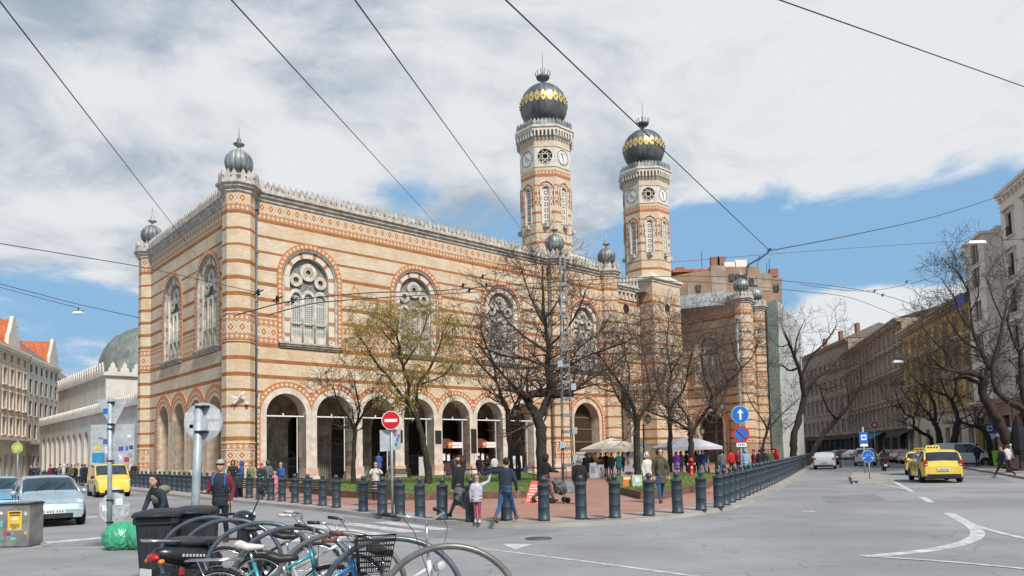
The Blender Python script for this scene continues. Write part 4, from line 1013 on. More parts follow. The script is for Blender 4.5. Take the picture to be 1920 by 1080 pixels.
# ---- brick party walls behind, scaffolded block
PARTY0 = wallmat('patched_brick_party_wall', [(30, 30.3)], cream=(.36, .26, .185), zmax=60.0)
PARTY = mat('mottled_party_wall', (.38, .235, .14), .9, var=0, sc=.3, c2=(.22, .16, .115), bump=.3)
def slabwall(name, label, pts, Y, thick, m, cat='building'):
    r = thing(name, label, cat, (0, 0, 0)); P = [atd(x, y, Y) for x, y in pts]
    w = MB(); w.mat(m); base = [(p.x, p.z) for p in P]; T = lambda a, z, d=0: Vector((a, Y-d, z)); w.prism(base, T, 0, -thick); w.build('wall', r); return r
r = slabwall('tenement', 'patched brown brick party wall with stepped roofline behind the second tower', [(1250, 700), (1466, 700), (1466, 528), (1468, 522), (1448, 520), (1446, 513), (1425, 512), (1423, 500), (1360, 500), (1355, 498), (1334, 497), (1333, 508), (1300, 510), (1270, 516), (1250, 520)], 135, 16, PARTY)
w = MB(); w.mat(MATS['chimney_brick'])
for x, y, hh in ((1275, 510, 1.6), (1340, 494, 2.4), (1352, 494, 2.4), (1450, 512, 1.5)): p = atd(x, y, 137); w.box(p, (1.6, 1, hh))
w.mat(RED); p = atd(1300, 508, 136); w.box((p.x, p.y+2, p.z), (8, 5, .5)); w.build('roof', r)
w = MB(); w.mat(WHT)
for x, y in ((1365, 507), (1385, 503)): p = atd(x, y, 137); w.box(p, (2.2, 3, 2.5))
w.mat(IRON)
for x, y in ((1315, 470), (1420, 488), (1442, 485), (1437, 492)): p = atd(x, y, 137); bar(w, p, (p.x, p.y, p.z-4), .08)
w.build('roof_fittings', r)
w = MB(); w.mat(mat('pale_wall_patch', (.36, .30, .235), .9, sc=.5, c2=(.26, .2, .15)))
for a, b, c_, d_ in ((1335, 498, 1360, 560), (1420, 515, 1445, 545), (1290, 530, 1300, 560)): 
    q0, q1 = atd(a, d_, 134.9), atd(c_, b, 134.9); w.box(((q0.x+q1.x)/2, 134.95, (q0.z+q1.z)/2), (q1.x-q0.x, .06, q1.z-q0.z))
w.mat(GLASSD)
for a, b in ((1372, 520), (1384, 520), (1396, 521), (1410, 528), (1456, 540), (1310, 540)): q = atd(a, b, 134.8); w.box(q, (.9, .1, 1.3))
w.build('wall_patches', r)
TARP = bmat('grey_scaffold_netting', (.50, .51, .50), (.36, .38, .37), sc=.25); TARG = bmat('green_scaffold_netting', (.20, .30, .24), (.28, .34, .30), sc=.3)
r = thing('scaffolded_building', 'corner building wrapped in pale grey and green scaffold netting', 'building', (0, 0, 0))
def tarp(a, b, za, zb, m, nm, bulge=.0):
    a, b = Vector(a), Vector(b); w = MB(); w.mat(m); n = 14; K = 10; vs = []; rr = random.Random(5)
    d = (b-a); nn = Vector((d.y, -d.x)).normalized()
    for i in range(n+1):
        for j in range(K+1):
            q = a+d*(i/n); z = (za+(zb-za)*i/n)*j/K; o = (.16*math.sin(i*2.2+j*.5)+rr.uniform(-.07, .07))*min(1, d.length/12)+bulge*max(0, 1-j/K*2.2)*i/n
            vs.append((q.x+nn.x*o, q.y+nn.y*o, z))
    w.mesh(vs, [(i*(K+1)+j, (i+1)*(K+1)+j, (i+1)*(K+1)+j+1, i*(K+1)+j+1) for i in range(n) for j in range(K)], None, True); w.build(nm, r)
tarp((35.2, 98.8), (36.3, 97.8), 21.8, 22.2, TARG, 'green_netting'); tarp((35.0, 96.5), (44.5, 117), 22.2, 21.5, TARP, 'grey_netting', -1.8) if False else None
tarp((48.8, 121.5), (36.3, 97.8), 22.5, 22.2, TARP, 'grey_netting')
tarp((35.2, 98.8), (35.0, 121), 21.5, 21.5, TARG, 'side_netting')
w = MB(); w.mat(BROWN); w.mesh([(36.3, 99.5, 0), (47.6, 121.5, 0), (36, 122, 0), (35.8, 100.5, 0), (36.3, 99.5, 21.6), (47.6, 121.5, 21.6), (36, 122, 21.6), (35.8, 100.5, 21.6)], [(0, 1, 5, 4), (1, 2, 6, 5), (2, 3, 7, 6), (3, 0, 4, 7), (4, 5, 6, 7)]); w.build('wall', r)
# distant block closing the right street
building('apartment_house', 'small distant terracotta block closing the view down the right street', (90, 264), (110, 246), 22, [(5+4*k, 7, 1.3, 2.2, 0) for k in range(4)], bmat('terracotta', (.34, .19, .13), (.26, .15, .11)), BROWNT, dep=14, cornice=.6, roof=(GRYR, 3), name2='building')
# shop awnings and signs of the brown house
for a, m, lab in ((22, ('green_awning', (.02, .30, .24)), 'green shop awning on the sooty house'), (17, ('teal_awning', (.05, .25, .33)), 'teal shop awning next to the green one'), (5, ('black_awning', (.02, .02, .022)), 'long black shop awning nearest the yellow house')):
    p = N0+dr*a; w = MB(); w.mat(mat(*m, .7)); L = 3.6 if a > 10 else 9
    w.mesh([(0, 0, 4.3), (L, 0, 4.3), (L, -1.9, 3.4), (0, -1.9, 3.4), (L, -1.9, 3.1), (0, -1.9, 3.1)], [(0, 1, 2, 3), (3, 2, 4, 5), (0, 3, 5)]); w.build('awning', None, loc=(p.x, p.y, 0), rz=math.atan2(-dr.y, -dr.x), label=lab, cat='awning', group='shop awnings on the right street')
# ================================================================ trees
BARK = mat('dark_bark', (.045, .036, .03), .9, var=.0, sc=5, c2=(.02, .016, .013), bump=.8, bsc=14)
TWIG = mat('twig_bark', (.08, .058, .048), .9, var=.2, sc=3)
TWIGP = mat('greyish_twigs', (.12, .095, .085), .9, var=.2, sc=3)
CATK = mat('yellow_catkins', (.40, .30, .07), .8, var=.3, sc=4)
TH = .78
def grow(mb, p, d, L, r, lev, rnd, droop, spread, kids, leaf=None):
    n = 4 if lev > 0 else 3; pts = [p.copy()]; q = p.copy(); d = d.normalized()
    for i in range(n):
        d = d+Vector((rnd.uniform(-1, 1), rnd.uniform(-1, 1), rnd.uniform(-1, 1)))*.26+Vector((0, 0, -droop if lev < 2 else .05)); d.normalize()
        q = q+d*L/n; pts.append(q.copy())
    mb.tube(pts, [max(.009, r*(1-.75*i/n)) for i in range(n+1)], 4 if lev > 1 else 3, False)
    if leaf is not None and lev <= 0:
        for pt in pts[1:]:
            if rnd.random() < .30:
                c = pt+Vector((rnd.uniform(-.1, .1), rnd.uniform(-.1, .1), rnd.uniform(-.2, .05))); a = rnd.uniform(0, PI); s = rnd.uniform(.018, .035)
                leaf.face([c+Vector((math.cos(a)*s, math.sin(a)*s, 0)), c+Vector((0, 0, -s*2.2)), c-Vector((math.cos(a)*s, math.sin(a)*s, 0)), c+Vector((0, 0, s*2.2))])
    if lev <= 0: return
    for k in range(kids[lev-1] if lev-1 < len(kids) else 4):
        t = rnd.uniform(.25, 1); i = min(n-1, int(t*n)); b = pts[i].lerp(pts[i+1], t*n-i)
        s = Vector((rnd.gauss(0, 1), rnd.gauss(0, 1), rnd.gauss(.25, .8))).normalized()
        grow(mb, b, d*.6+s*spread, L*rnd.uniform(.45, .75), r*.5, lev-1, rnd, droop, spread, kids, leaf)
def tree(label, Y, trunk, limbs, seed, L=1.6, per=7, lev=2, kids=(5, 5), droop=0, spread=.9, tw=TWIG, leaf=False, z0=.15, cat='tree', group='bare trees', dz=.35, tlev=None):
    rnd = random.Random(seed)
    b0 = atd(trunk[0][0], trunk[0][1], Y); root = thing('tree', label, cat, (b0.x, b0.y, z0), 0, group)
    O = Vector((b0.x, b0.y, z0))
    def conv(P, y0, slope):
        out = []; p0 = P[0]; acc = 0
        for i, p in enumerate(P):
            if i: acc += math.hypot(p[0]-P[i-1][0], p[1]-P[i-1][1])/CF*Y
            out.append((atd(p[0], p[1], y0+slope*acc)-O, y0+slope*acc))
        return out
    def rough(pts, rs):
        V = smoothpath([tuple(p) for p in pts], 4); R_ = []
        for i in range(len(V)):
            t = i/4; k = min(int(t), len(rs)-2); f = t-k; R_.append((rs[k]*(1-f)+rs[k+1]*f)*rnd.uniform(.9, 1.12)*TH)
        V = [V[0]]+[v+Vector((rnd.uniform(-1, 1), rnd.uniform(-1, 1), rnd.uniform(-1, 1)))*.25*R_[i+1] for i, v in enumerate(V[1:])]
        return V, R_
    T = MB(); T.mat(BARK); C = MB(); C.mat(tw); LF = MB() if leaf else None
    if LF: LF.mat(CATK)
    tp = conv(trunk, Y, 0); P = [q[0] for q in tp]; P[0].z = -.15
    V, R_ = rough(P, [t[2] for t in trunk]); R_[0] *= 1.45; R_[1] *= 1.15; T.tube(V, R_, 10)
    ends = [(V, R_, .72)]
    for li, lb in enumerate(limbs):
        r0, r1 = lb[0], lb[1]; sl = rnd.uniform(-dz, dz); pl_ = conv(lb[2:], Y, sl); n = len(pl_)
        V, R_ = rough([q[0] for q in pl_], [r0+(r1-r0)*i/(n-1) for i in range(n)]); T.tube(V, R_, 7); ends.append((V, R_, .2))
    for V, R_, st in ends:
        n = len(V); tot = sum((V[i+1]-V[i]).length for i in range(n-1)); cnt = max(2, int(per*tot/2.2*(1-st)))
        cnt = max(2, int(cnt*(.62 if group == 'gnarled bare street trees' else 1)))
        for k in range(cnt+2):
            t = st+(1-st)*(k+rnd.random())/(cnt) if k < cnt else 1.0
            t = min(t, .999); i = min(n-2, int(t*(n-1))); b = V[i].lerp(V[i+1], t*(n-1)-i); d = (V[i+1]-V[i]).normalized()
            s = Vector((rnd.gauss(0, 1), rnd.gauss(0, 1), rnd.gauss(.5, .8))).normalized()
            grow(C, b, d*.55+s, L*rnd.uniform(.6, 1.15), max(.018, min(.06, R_[i]*.4)), lev, rnd, droop, spread, kids, LF)
    T.build('trunk', root); C.build('crown', root)
    if LF: LF.build('catkins', root)
    return root
tree('largest bare tree, black horizontal limb across its forked trunk, beside the lattice mast', 38,
     [(1016, 912, .40), (1016, 860, .37), (1014, 815, .35), (1009, 778, .36)],
     [(.30, .05, (1010, 785), (1024, 758), (1031, 725), (1025, 688), (1028, 650), (1022, 608), (1018, 550), (1017, 500)),
      (.30, .2, (1009, 785), (998, 768), (986, 748), (968, 728)), (.27, .30, (984, 745), (1010, 737), (1040, 738), (1072, 736)),
      (.11, .04, (1030, 715), (1060, 690), (1100, 668), (1150, 650), (1195, 632)), (.10, .04, (1026, 690), (990, 674), (950, 668), (905, 652)),
      (.10, .04, (1028, 650), (1060, 620), (1085, 580), (1098, 545)), (.10, .04, (1026, 660), (985, 632), (950, 600), (928, 562)),
      (.08, .03, (1022, 610), (1000, 570), (985, 530), (978, 505)), (.07, .03, (1020, 600), (1048, 560), (1058, 520)),
      (.10, .04, (1070, 735), (1100, 715), (1140, 690), (1178, 662)), (.11, .04, (970, 730), (940, 700), (915, 670), (892, 640)), (.08, .03, (1031, 722), (1060, 700), (1080, 660), (1112, 630))],
     11, 2.0, 7, 2, (5, 5))
tree('slim bare tree with leaning trunk just left of the largest tree', 41,
     [(961, 905, .21), (957, 850, .20), (954, 800, .19), (950, 765, .17), (941, 748, .15)],
     [(.13, .04, (941, 748), (930, 715), (905, 690), (880, 660)), (.1, .04, (930, 716), (925, 680), (908, 640), (900, 610)), (.12, .05, (954, 790), (965, 760), (975, 740), (978, 700))], 12, 1.7, 6, 2, (4, 5))
tree('thin bare trunk standing between the last arcade arches', 43, [(975, 903, .14), (973, 860, .13), (972, 810, .11), (970, 770, .1)],
     [(.08, .03, (970, 770), (980, 730), (990, 700)), (.07, .03, (970, 770), (955, 730), (950, 690))], 32, 1.3, 5, 1, (5,))
tree('leaning willow with a thin yellowish drooping crown in front of the arcade', 40,
     [(804, 912, .26), (800, 865, .24), (792, 822, .22), (780, 778, .2), (762, 752, .18)],
     [(.15, .05, (762, 752), (767, 722), (756, 687), (750, 660), (744, 625), (748, 600)), (.12, .05, (757, 748), (730, 708), (710, 687), (690, 655), (672, 630)), (.12, .05, (780, 772), (784, 722), (805, 692), (822, 655), (830, 625)),
      (.08, .03, (756, 687), (780, 650), (795, 615), (800, 590)), (.08, .03, (750, 660), (725, 630), (705, 605)), (.07, .03, (744, 625), (715, 600), (690, 590)), (.07, .03, (790, 720), (830, 705), (850, 680))],
     13, 1.5, 9, 2, (5, 7), droop=.30, tw=mat('olive_twigs', (.25, .19, .06), .9, var=.2), leaf=True)
tree('small bare tree with upswept twigs before the second arch', 42, [(664, 916, .19), (663, 875, .17), (664, 835, .16), (666, 800, .15)],
     [(.10, .04, (665, 805), (655, 785), (636, 758), (626, 730)), (.10, .04, (667, 800), (682, 775), (698, 757), (718, 742)), (.09, .03, (666, 800), (674, 770), (668, 735), (664, 715)), (.06, .03, (640, 762), (618, 748), (606, 735))], 14, 1.3, 8, 2, (4, 4), spread=.7)
tree('bare tree with a wide fork rising behind the cream tent', 45, [(1195, 902, .27), (1195, 860, .25), (1194, 820, .25), (1195, 790, .25)],
     [(.16, .05, (1193, 790), (1182, 774), (1167, 757), (1153, 735), (1142, 705)), (.18, .05, (1194, 790), (1186, 760), (1176, 738), (1160, 715), (1140, 690), (1120, 660)), (.18, .05, (1196, 790), (1208, 768), (1222, 750), (1234, 728), (1250, 695)),
      (.08, .03, (1176, 738), (1180, 700), (1172, 665), (1168, 620)), (.08, .03, (1222, 750), (1215, 710), (1208, 670), (1200, 630)), (.07, .03, (1153, 735), (1130, 730), (1105, 715))], 15, 1.9, 9, 2, (5, 5), tw=TWIGP)
tree('straight bare tree between the two tents', 50, [(1257, 893, .24), (1256, 850, .22), (1256, 810, .2), (1255, 770, .19)],
     [(.13, .04, (1255, 770), (1240, 748), (1232, 720), (1225, 680)), (.13, .04, (1256, 770), (1270, 748), (1284, 725), (1290, 690), (1300, 655)), (.12, .04, (1255, 770), (1252, 735), (1258, 700), (1250, 650), (1254, 600)), (.07, .03, (1258, 700), (1280, 660), (1292, 620))], 16, 1.9, 9, 2, (5, 5), tw=TWIGP)
tree('bare tree with long curving limbs in front of the red hydrant lawn', 48, [(1297, 893, .27), (1296, 855, .25), (1295, 825, .25), (1295, 808, .25)],
     [(.17, .05, (1296, 810), (1312, 788), (1330, 762), (1345, 738), (1365, 715), (1388, 692), (1378, 664), (1370, 630)), (.14, .05, (1295, 808), (1288, 780), (1272, 758), (1262, 742)), (.13, .04, (1295, 808), (1270, 792), (1245, 782), (1222, 774), (1208, 765)),
      (.11, .04, (1330, 765), (1334, 735), (1322, 710), (1316, 670), (1322, 630)), (.07, .03, (1365, 715), (1350, 680), (1345, 640)), (.06, .03, (1388, 692), (1410, 670), (1420, 640))], 17, 1.8, 8, 2, (5, 5), tw=TWIGP)
tree('slender bare tree beyond the grey tent', 55, [(1344, 880, .17), (1343, 840, .15), (1342, 800, .14), (1341, 775, .12)],
     [(.08, .03, (1341, 775), (1325, 745), (1318, 715)), (.08, .03, (1341, 775), (1355, 745), (1368, 715)), (.08, .03, (1341, 775), (1343, 740), (1338, 700))], 18, 1.8, 7, 2, (4, 5), tw=TWIGP)
tree('small leaning bare tree before the far corner turret', 62, [(1426, 878, .2), (1428, 850, .18), (1433, 825, .16), (1440, 805, .15)],
     [(.1, .03, (1440, 805), (1425, 780), (1408, 755), (1398, 730)), (.1, .03, (1440, 805), (1462, 780), (1485, 760), (1505, 740)), (.08, .03, (1440, 805), (1444, 770), (1438, 735))], 19, 1.8, 6, 2, (4, 4), tw=TWIGP)
RT_ = 'gnarled bare street trees'
tree('gnarled bare tree arching over the bollard row beside the netted building', 62, [(1488, 880, .42), (1488, 850, .38), (1489, 815, .36), (1500, 780, .34), (1509, 740, .3)],
     [(.28, .08, (1508, 745), (1503, 705), (1492, 675), (1480, 645), (1470, 620)), (.15, .04, (1496, 690), (1480, 695), (1466, 684), (1458, 690)), (.2, .06, (1509, 742), (1528, 712), (1550, 698), (1580, 690), (1605, 682)),
      (.17, .05, (1503, 705), (1522, 668), (1548, 642), (1568, 612)), (.12, .04, (1490, 672), (1494, 635), (1508, 602)), (.1, .04, (1550, 698), (1572, 672), (1590, 655)), (.08, .03, (1480, 645), (1462, 650), (1450, 640)), (.1, .03, (1523, 715), (1548, 730), (1575, 722), (1600, 730))], 20, 1.9, 5, 2, (4, 4), group=RT_)
tree('bare tree leaning right over the parked cars behind the white hatchback', 70, [(1512, 874, .36), (1522, 850, .34), (1540, 820, .32), (1560, 795, .3), (1572, 782, .28)],
     [(.2, .06, (1572, 784), (1592, 760), (1610, 733), (1616, 708), (1612, 680)), (.17, .05, (1568, 786), (1552, 765), (1542, 742), (1535, 720)), (.1, .04, (1592, 760), (1588, 725), (1580, 700))], 21, 2.2, 6, 2, (4, 4), group=RT_)
tree('crooked bare tree with stepped trunk near the dark awning', 80, [(1750, 862, .3), (1748, 840, .28), (1744, 820, .26), (1728, 811, .24), (1713, 800, .22)],
     [(.18, .05, (1713, 800), (1712, 783), (1698, 776), (1686, 756), (1678, 730)), (.1, .04, (1712, 783), (1722, 760), (1730, 735)), (.08, .03, (1690, 765), (1672, 760), (1660, 745))], 22, 2.4, 7, 2, (4, 5), group=RT_, tw=TWIGP)
tree('bare tree with two thin leaning stems before the cream ground floor', 66, [(1764, 866, .42), (1763, 836, .36), (1760, 810, .3), (1750, 790, .26)],
     [(.2, .05, (1751, 792), (1741, 776), (1728, 762), (1718, 735)), (.2, .05, (1755, 798), (1752, 760), (1742, 738), (1724, 719), (1706, 700)), (.1, .04, (1742, 738), (1748, 705), (1745, 670)), (.08, .03, (1728, 762), (1706, 752), (1694, 735))], 23, 2.2, 7, 2, (4, 5), group=RT_)
tree('bare tree with a sweeping S shaped stem behind the yellow taxi', 62, [(1789, 868, .42), (1789, 835, .38), (1792, 805, .33), (1798, 786, .3)],
     [(.24, .06, (1797, 788), (1788, 758), (1775, 742), (1752, 734), (1732, 722)), (.1, .04, (1786, 756), (1792, 720), (1786, 690)), (.1, .04, (1775, 742), (1764, 712), (1748, 690), (1735, 660))], 24, 2.2, 7, 2, (4, 5), group=RT_)
tree('bare tree whose trunk bends sharply left above the green bin', 58, [(1862, 872, .3), (1858, 845, .28), (1849, 810, .26), (1832, 799, .24)],
     [(.2, .08, (1834, 800), (1815, 796), (1798, 790)), (.12, .04, (1834, 798), (1834, 780), (1846, 760), (1850, 735)), (.06, .03, (1815, 796), (1808, 770), (1800, 750))], 25, 1.5, 4, 2, (4, 4), group=RT_)
tree('large dark bare tree leaning left over the pavement at the right', 50, [(1899, 885, .62), (1895, 850, .5), (1886, 822, .44), (1872, 790, .42), (1853, 762, .38), (1842, 735, .36), (1847, 711, .32)],
     [(.3, .08, (1846, 712), (1820, 698), (1790, 696), (1768, 690), (1750, 674)), (.2, .06, (1843, 722), (1812, 709), (1777, 712), (1750, 705)), (.26, .05, (1847, 712), (1854, 690), (1838, 656), (1824, 622), (1820, 585), (1815, 540)),
      (.2, .05, (1855, 692), (1872, 652), (1880, 606), (1888, 565)), (.12, .04, (1790, 696), (1775, 665), (1752, 640), (1730, 615)), (.12, .04, (1838, 656), (1808, 640), (1785, 610), (1768, 580)), (.1, .04, (1824, 622), (1800, 590), (1790, 560), (1770, 530)),
      (.1, .03, (1768, 690), (1745, 690), (1722, 676)), (.08, .03, (1820, 585), (1835, 550), (1828, 515)), (.08, .03, (1815, 545), (1795, 510), (1775, 495))], 26, 2.3, 8, 2, (5, 5), group=RT_)
tree('bare tree rooted outside the right edge, its limbs reaching into view', 42, [(1958, 905, .6), (1952, 850, .5), (1940, 800, .42), (1922, 768, .36)],
     [(.26, .07, (1924, 770), (1896, 756), (1873, 738), (1862, 711), (1863, 676), (1873, 642), (1880, 600)), (.26, .06, (1924, 770), (1918, 730), (1915, 692), (1912, 664), (1899, 636), (1888, 600)), (.1, .03, (1912, 664), (1930, 620), (1925, 570)), (.08, .03, (1888, 600), (1900, 560), (1912, 520)), (.07, .03, (1880, 600), (1862, 560), (1850, 520))], 27, 1.9, 5, 2, (4, 4), group=RT_)

# ================================================================ bollards
BOLM = mat('blue_grey_bollard_paint', (.038, .055, .07), .5, .1, var=.15, sc=5, spec=.4, c2=(.026, .038, .05))
BOLB = mat('bollard_ball_paint', (.045, .075, .085), .35, .2, var=.15, sc=8)
def boll_mesh():
    w = MB(); w.mat(BOLM)
    w.lathe([(.165, 0), (.165, .06), (.15, .07), (.15, .34), (.153, .345), (.153, .36), (.15, .365), (.15, .66), (.153, .665), (.153, .68), (.15, .685), (.15, .88), (.165, .885), (.165, .925), (.15, .935), (.07, .975), (.05, .99)], n=20)
    b = MB(); b.mat(BOLB); b.lathe([(.045, .98), (.05, 1.0)]+[(.085*math.cos(t), 1.075+.085*math.sin(t)) for t in [(-.42+.92*i/8)*PI for i in range(9)]]+[(0, 1.16)], n=14)
    return w.data('bollard'), b.data('ball')
bm0, bm1 = boll_mesh(); GB = 'blue grey ball topped bollards along the kerb'
def bollard(x, y, label, grp=GB):
    o = link('bollard', bm0, None, (x, y, .12), random.Random(int(x*100)).uniform(0, 3), label, 'bollard', grp); o.rotation_euler = (random.Random(int(x*91)).uniform(-.018, .018), random.Random(int(y*83)).uniform(-.018, .018), o.rotation_euler[2]); link('ball', bm1, o); return o
front = [(1020, 976.5, 'blue grey bollard beside the red A-board, fourth right of the father'), (1090, 973.5, 'blue grey bollard in front of the woman in the grey hat'), (1153, 971.5, 'lone blue grey bollard before the open brick path'),
         (1217, 967, 'blue grey bollard just left of the man in the olive parka'), (1271, 962, 'blue grey bollard just right of the man in the olive parka'), (1315, 956.5, 'blue grey bollard below the red hydrant'), (1348, 951.5, 'first bollard where the dense row begins near the arrow sign'),
         (950, 975.5, 'blue grey bollard behind the striding father\'s legs'), (884, 978, 'blue grey bollard behind the girl in white'), (829, 974.5, 'blue grey bollard just left of the woman in the black coat'),
         (788, 972, 'blue grey bollard, second right of the no entry sign'), (750, 969.5, 'blue grey bollard just right of the no entry pole'), (717, 965.5, 'blue grey bollard just left of the no entry pole'), (681, 959, 'blue grey bollard below the woman photographing in white')]
for x, y, lb in front:
    p = gnd(x, y, .12); bollard(p.x, p.y, lb)
lft = [(631, 952), (605, 948), (577, 945.5), (553, 942.5), (529, 940), (508, 938), (487, 936.5), (467, 934), (449, 932)]
nms = ['ninth', 'eighth', 'seventh', 'sixth', 'fifth', 'fourth', 'third', 'second', 'first']
for (x, y), nm in zip(lft, nms):
    p = gnd(x, y, .12); bollard(p.x, p.y, f'{nm} bollard to the right of the standing man in the red sleeves')
def ORD(n):
    u_ = ['', 'first', 'second', 'third', 'fourth', 'fifth', 'sixth', 'seventh', 'eighth', 'ninth', 'tenth', 'eleventh', 'twelfth', 'thirteenth', 'fourteenth', 'fifteenth', 'sixteenth', 'seventeenth', 'eighteenth', 'nineteenth']
    t_ = ['', '', 'twenty', 'thirty', 'forty', 'fifty', 'sixty']
    return u_[n] if n < 20 else (t_[n//10][:-1]+'ieth' if n % 10 == 0 else t_[n//10]+'-'+u_[n % 10])
def along(P, s0, step, n):
    out = []; acc = 0; tgt = s0
    for i in range(len(P)-1):
        L = (P[i+1]-P[i]).length
        while tgt <= acc+L and len(out) < n: out.append(P[i].lerp(P[i+1], (tgt-acc)/L)); tgt += step
        acc += L
    return out
rightpath = smoothpath([(6.14, 21.95), (8.7, 27.4), (13.6, 37.9), (20.5, 53.1), (29.8, 74), (36.5, 89)], 4)
for i, p in enumerate(along(rightpath, 1.15, 1.2, 60)): bollard(p.x, p.y, f'{ORD(i+1)} bollard of the dense row beyond the arrow sign, counted from the corner', GB+' on the right')
leftpath = smoothpath([(-12.9, 34.3), (-16.9, 39.4), (-23.0, 47.4), (-35.7, 62.6), (-62, 92)], 4)
for i, p in enumerate(along(leftpath, .2, 1.25, 50)): bollard(p.x, p.y, f'{ORD(i+1)} bollard behind the standing man, counted from him towards the arcade wall', GB+' on the left')

# ================================================================ signs and posts
GALV = mat('galvanised_steel', (.36, .42, .45), .5, .25, var=.12, sc=6, c2=(.27, .32, .35))
SBACK = mat('sign_back_grey', (.42, .455, .48), .5, .1, var=.08, sc=7, c2=(.32, .35, .38))
REDP = mat('traffic_red', (.55, .012, .02), .4, var=.08); BLUEP = mat('traffic_blue', (.01, .14, .50), .4, var=.08); WHT2 = mat('sign_white', (.72, .73, .75), .45, var=.04)
def discm(w, T, c, z, r, d, n=28, t=.012): w.prism(circ(c, z, r, n), T, d, d-t)
def faceT(o): return frame(0, 0, 1, 0)
def post(name, label, cat, x, y, z0, h, r=.035, lean=(0, 0), m=GALV, rz=0, group=None):
    o = thing(name, label, cat, (x, y, z0), rz, group); w = MB(); w.mat(m); w.tube([(0, 0, 0), (lean[0], lean[1], h)], r, 10); w.build('pole', o); return o
def brackets(o, zs, lx=0):
    w = MB(); w.mat(IRON)
    for z in zs: w.box((lx*z, 0, z), (.11, .095, .03))
    w.build('clamp', o)
T0 = FL
TB = lambda a, z, d=0: FL(a, z, d-.15)
# left post with back of give-way triangle, sticker board and round sign
p = gnd(205, 1026, .15); o = post('traffic_sign', 'give way triangle seen from behind on a tall post with a stickered board', 'traffic sign', p.x, p.y, .15, 3.05, .045, (-.02, 0))
w = MB(); w.mat(SBACK); w.prism([(-.33, 3.02), (0, 2.38), (.33, 3.02)], TB, .1, .08); w.mat(BLUEP); w.prism([(-.19, 2.72), (-.06, 2.72), (-.06, 2.83), (-.19, 2.83)], TB, .107, .1); w.build('triangular_plate', o)
w = MB(); w.mat(SBACK); w.prism([(-.46, 1.68), (.44, 1.68), (.44, 2.5), (-.46, 2.5)], TB, .07, .05)
sc_ = [(-.42, 1.72, .26, .2, (.03, .28, .5)), (-.38, 1.98, .14, .08, (.7, .55, .05)), (-.2, 2.1, .1, .1, (.1, .12, .3)), (-.14, 1.74, .12, .1, (.6, .1, .15)), (.12, 1.95, .1, .09, (.12, .08, .35)), (.26, 1.95, .06, .1, (.1, .15, .5)), (.34, 1.98, .08, .08, (.06, .06, .2)),
       (.12, 1.76, .09, .12, (.65, .65, .68)), (.24, 1.72, .1, .1, (.5, .05, .06)), (.33, 1.82, .07, .09, (.3, .3, .35)), (-.3, 2.2, .1, .04, (.2, .2, .25)), (.28, 2.22, .1, .06, (.7, .7, .7)), (-.16, 1.9, .14, .14, (.66, .66, .68))]
for a, z, ww, hh, c in sc_:
    w.mat(mat('sticker_%d%d' % (int(a*100), int(z*100)), c, .5, var=.25, sc=30)); w.prism([(a, z), (a+ww, z), (a+ww, z+hh), (a, z+hh)], TB, .074, .07)
w.build('sticker_board', o)
w = MB(); w.mat(mat('worn_clear_plate', (.42, .45, .47), .4, var=.2, sc=9, c2=(.27, .29, .31))); discm(w, TB, .05, .78, .32, .075)
w.mat(WHT2); w.prism([(.08, .84), (.22, .84), (.22, .98), (.08, .98)], TB, .08, .075); w.prism([(-.2, .72), (-.08, .72), (-.08, .84), (-.2, .84)], TB, .08, .075); w.build('round_plate', o)
brackets(o, (2.95, 2.5, 2.4, 1.75, .95, .5))
# leaning round sign seen from behind
b = atd(361, 1080, 11.6); tpx = atd(374, 757, 11.6); b.z = .15
o = post('traffic_sign', 'large round road sign seen from behind on a leaning post by the bins', 'traffic sign', b.x, b.y, .15, tpx.z-.15, .066, (tpx.x-b.x, 0))
c = atd(372, 790, 11.45)-b; w = MB(); w.mat(SBACK)
w.prism(circ(c.x, c.z, .31, 36), TB, .12, .1)
rs = random.Random(4)
w.mat(mat('peeled_sticker', (.48, .49, .51), .6, var=.2, sc=22, c2=(.42, .44, .46)))
for a, z, s in ((-.2, .08, .09), (.16, .12, .1), (-.12, -.12, .1), (.17, -.08, .09), (-.22, -.05, .06)): w.prism([(c.x+a-s, c.z+z-s*.8), (c.x+a+s, c.z+z-s*.8), (c.x+a+s, c.z+z+s*.8), (c.x+a-s, c.z+z+s*.8)], TB, .1225, .12)
w.build('round_plate', o)
w = MB(); w.mat(IRON)
for dz_ in (.24, -.16): w.box((c.x+dz_*.03, .0, c.z+dz_), (.19, .145, .035)); w.tube([(c.x-.085, 0, c.z+dz_), (c.x-.085, -.07, c.z+dz_)], .014, 6); w.tube([(c.x+.085, 0, c.z+dz_), (c.x+.085, -.07, c.z+dz_)], .014, 6)
w.build('clamp', o)
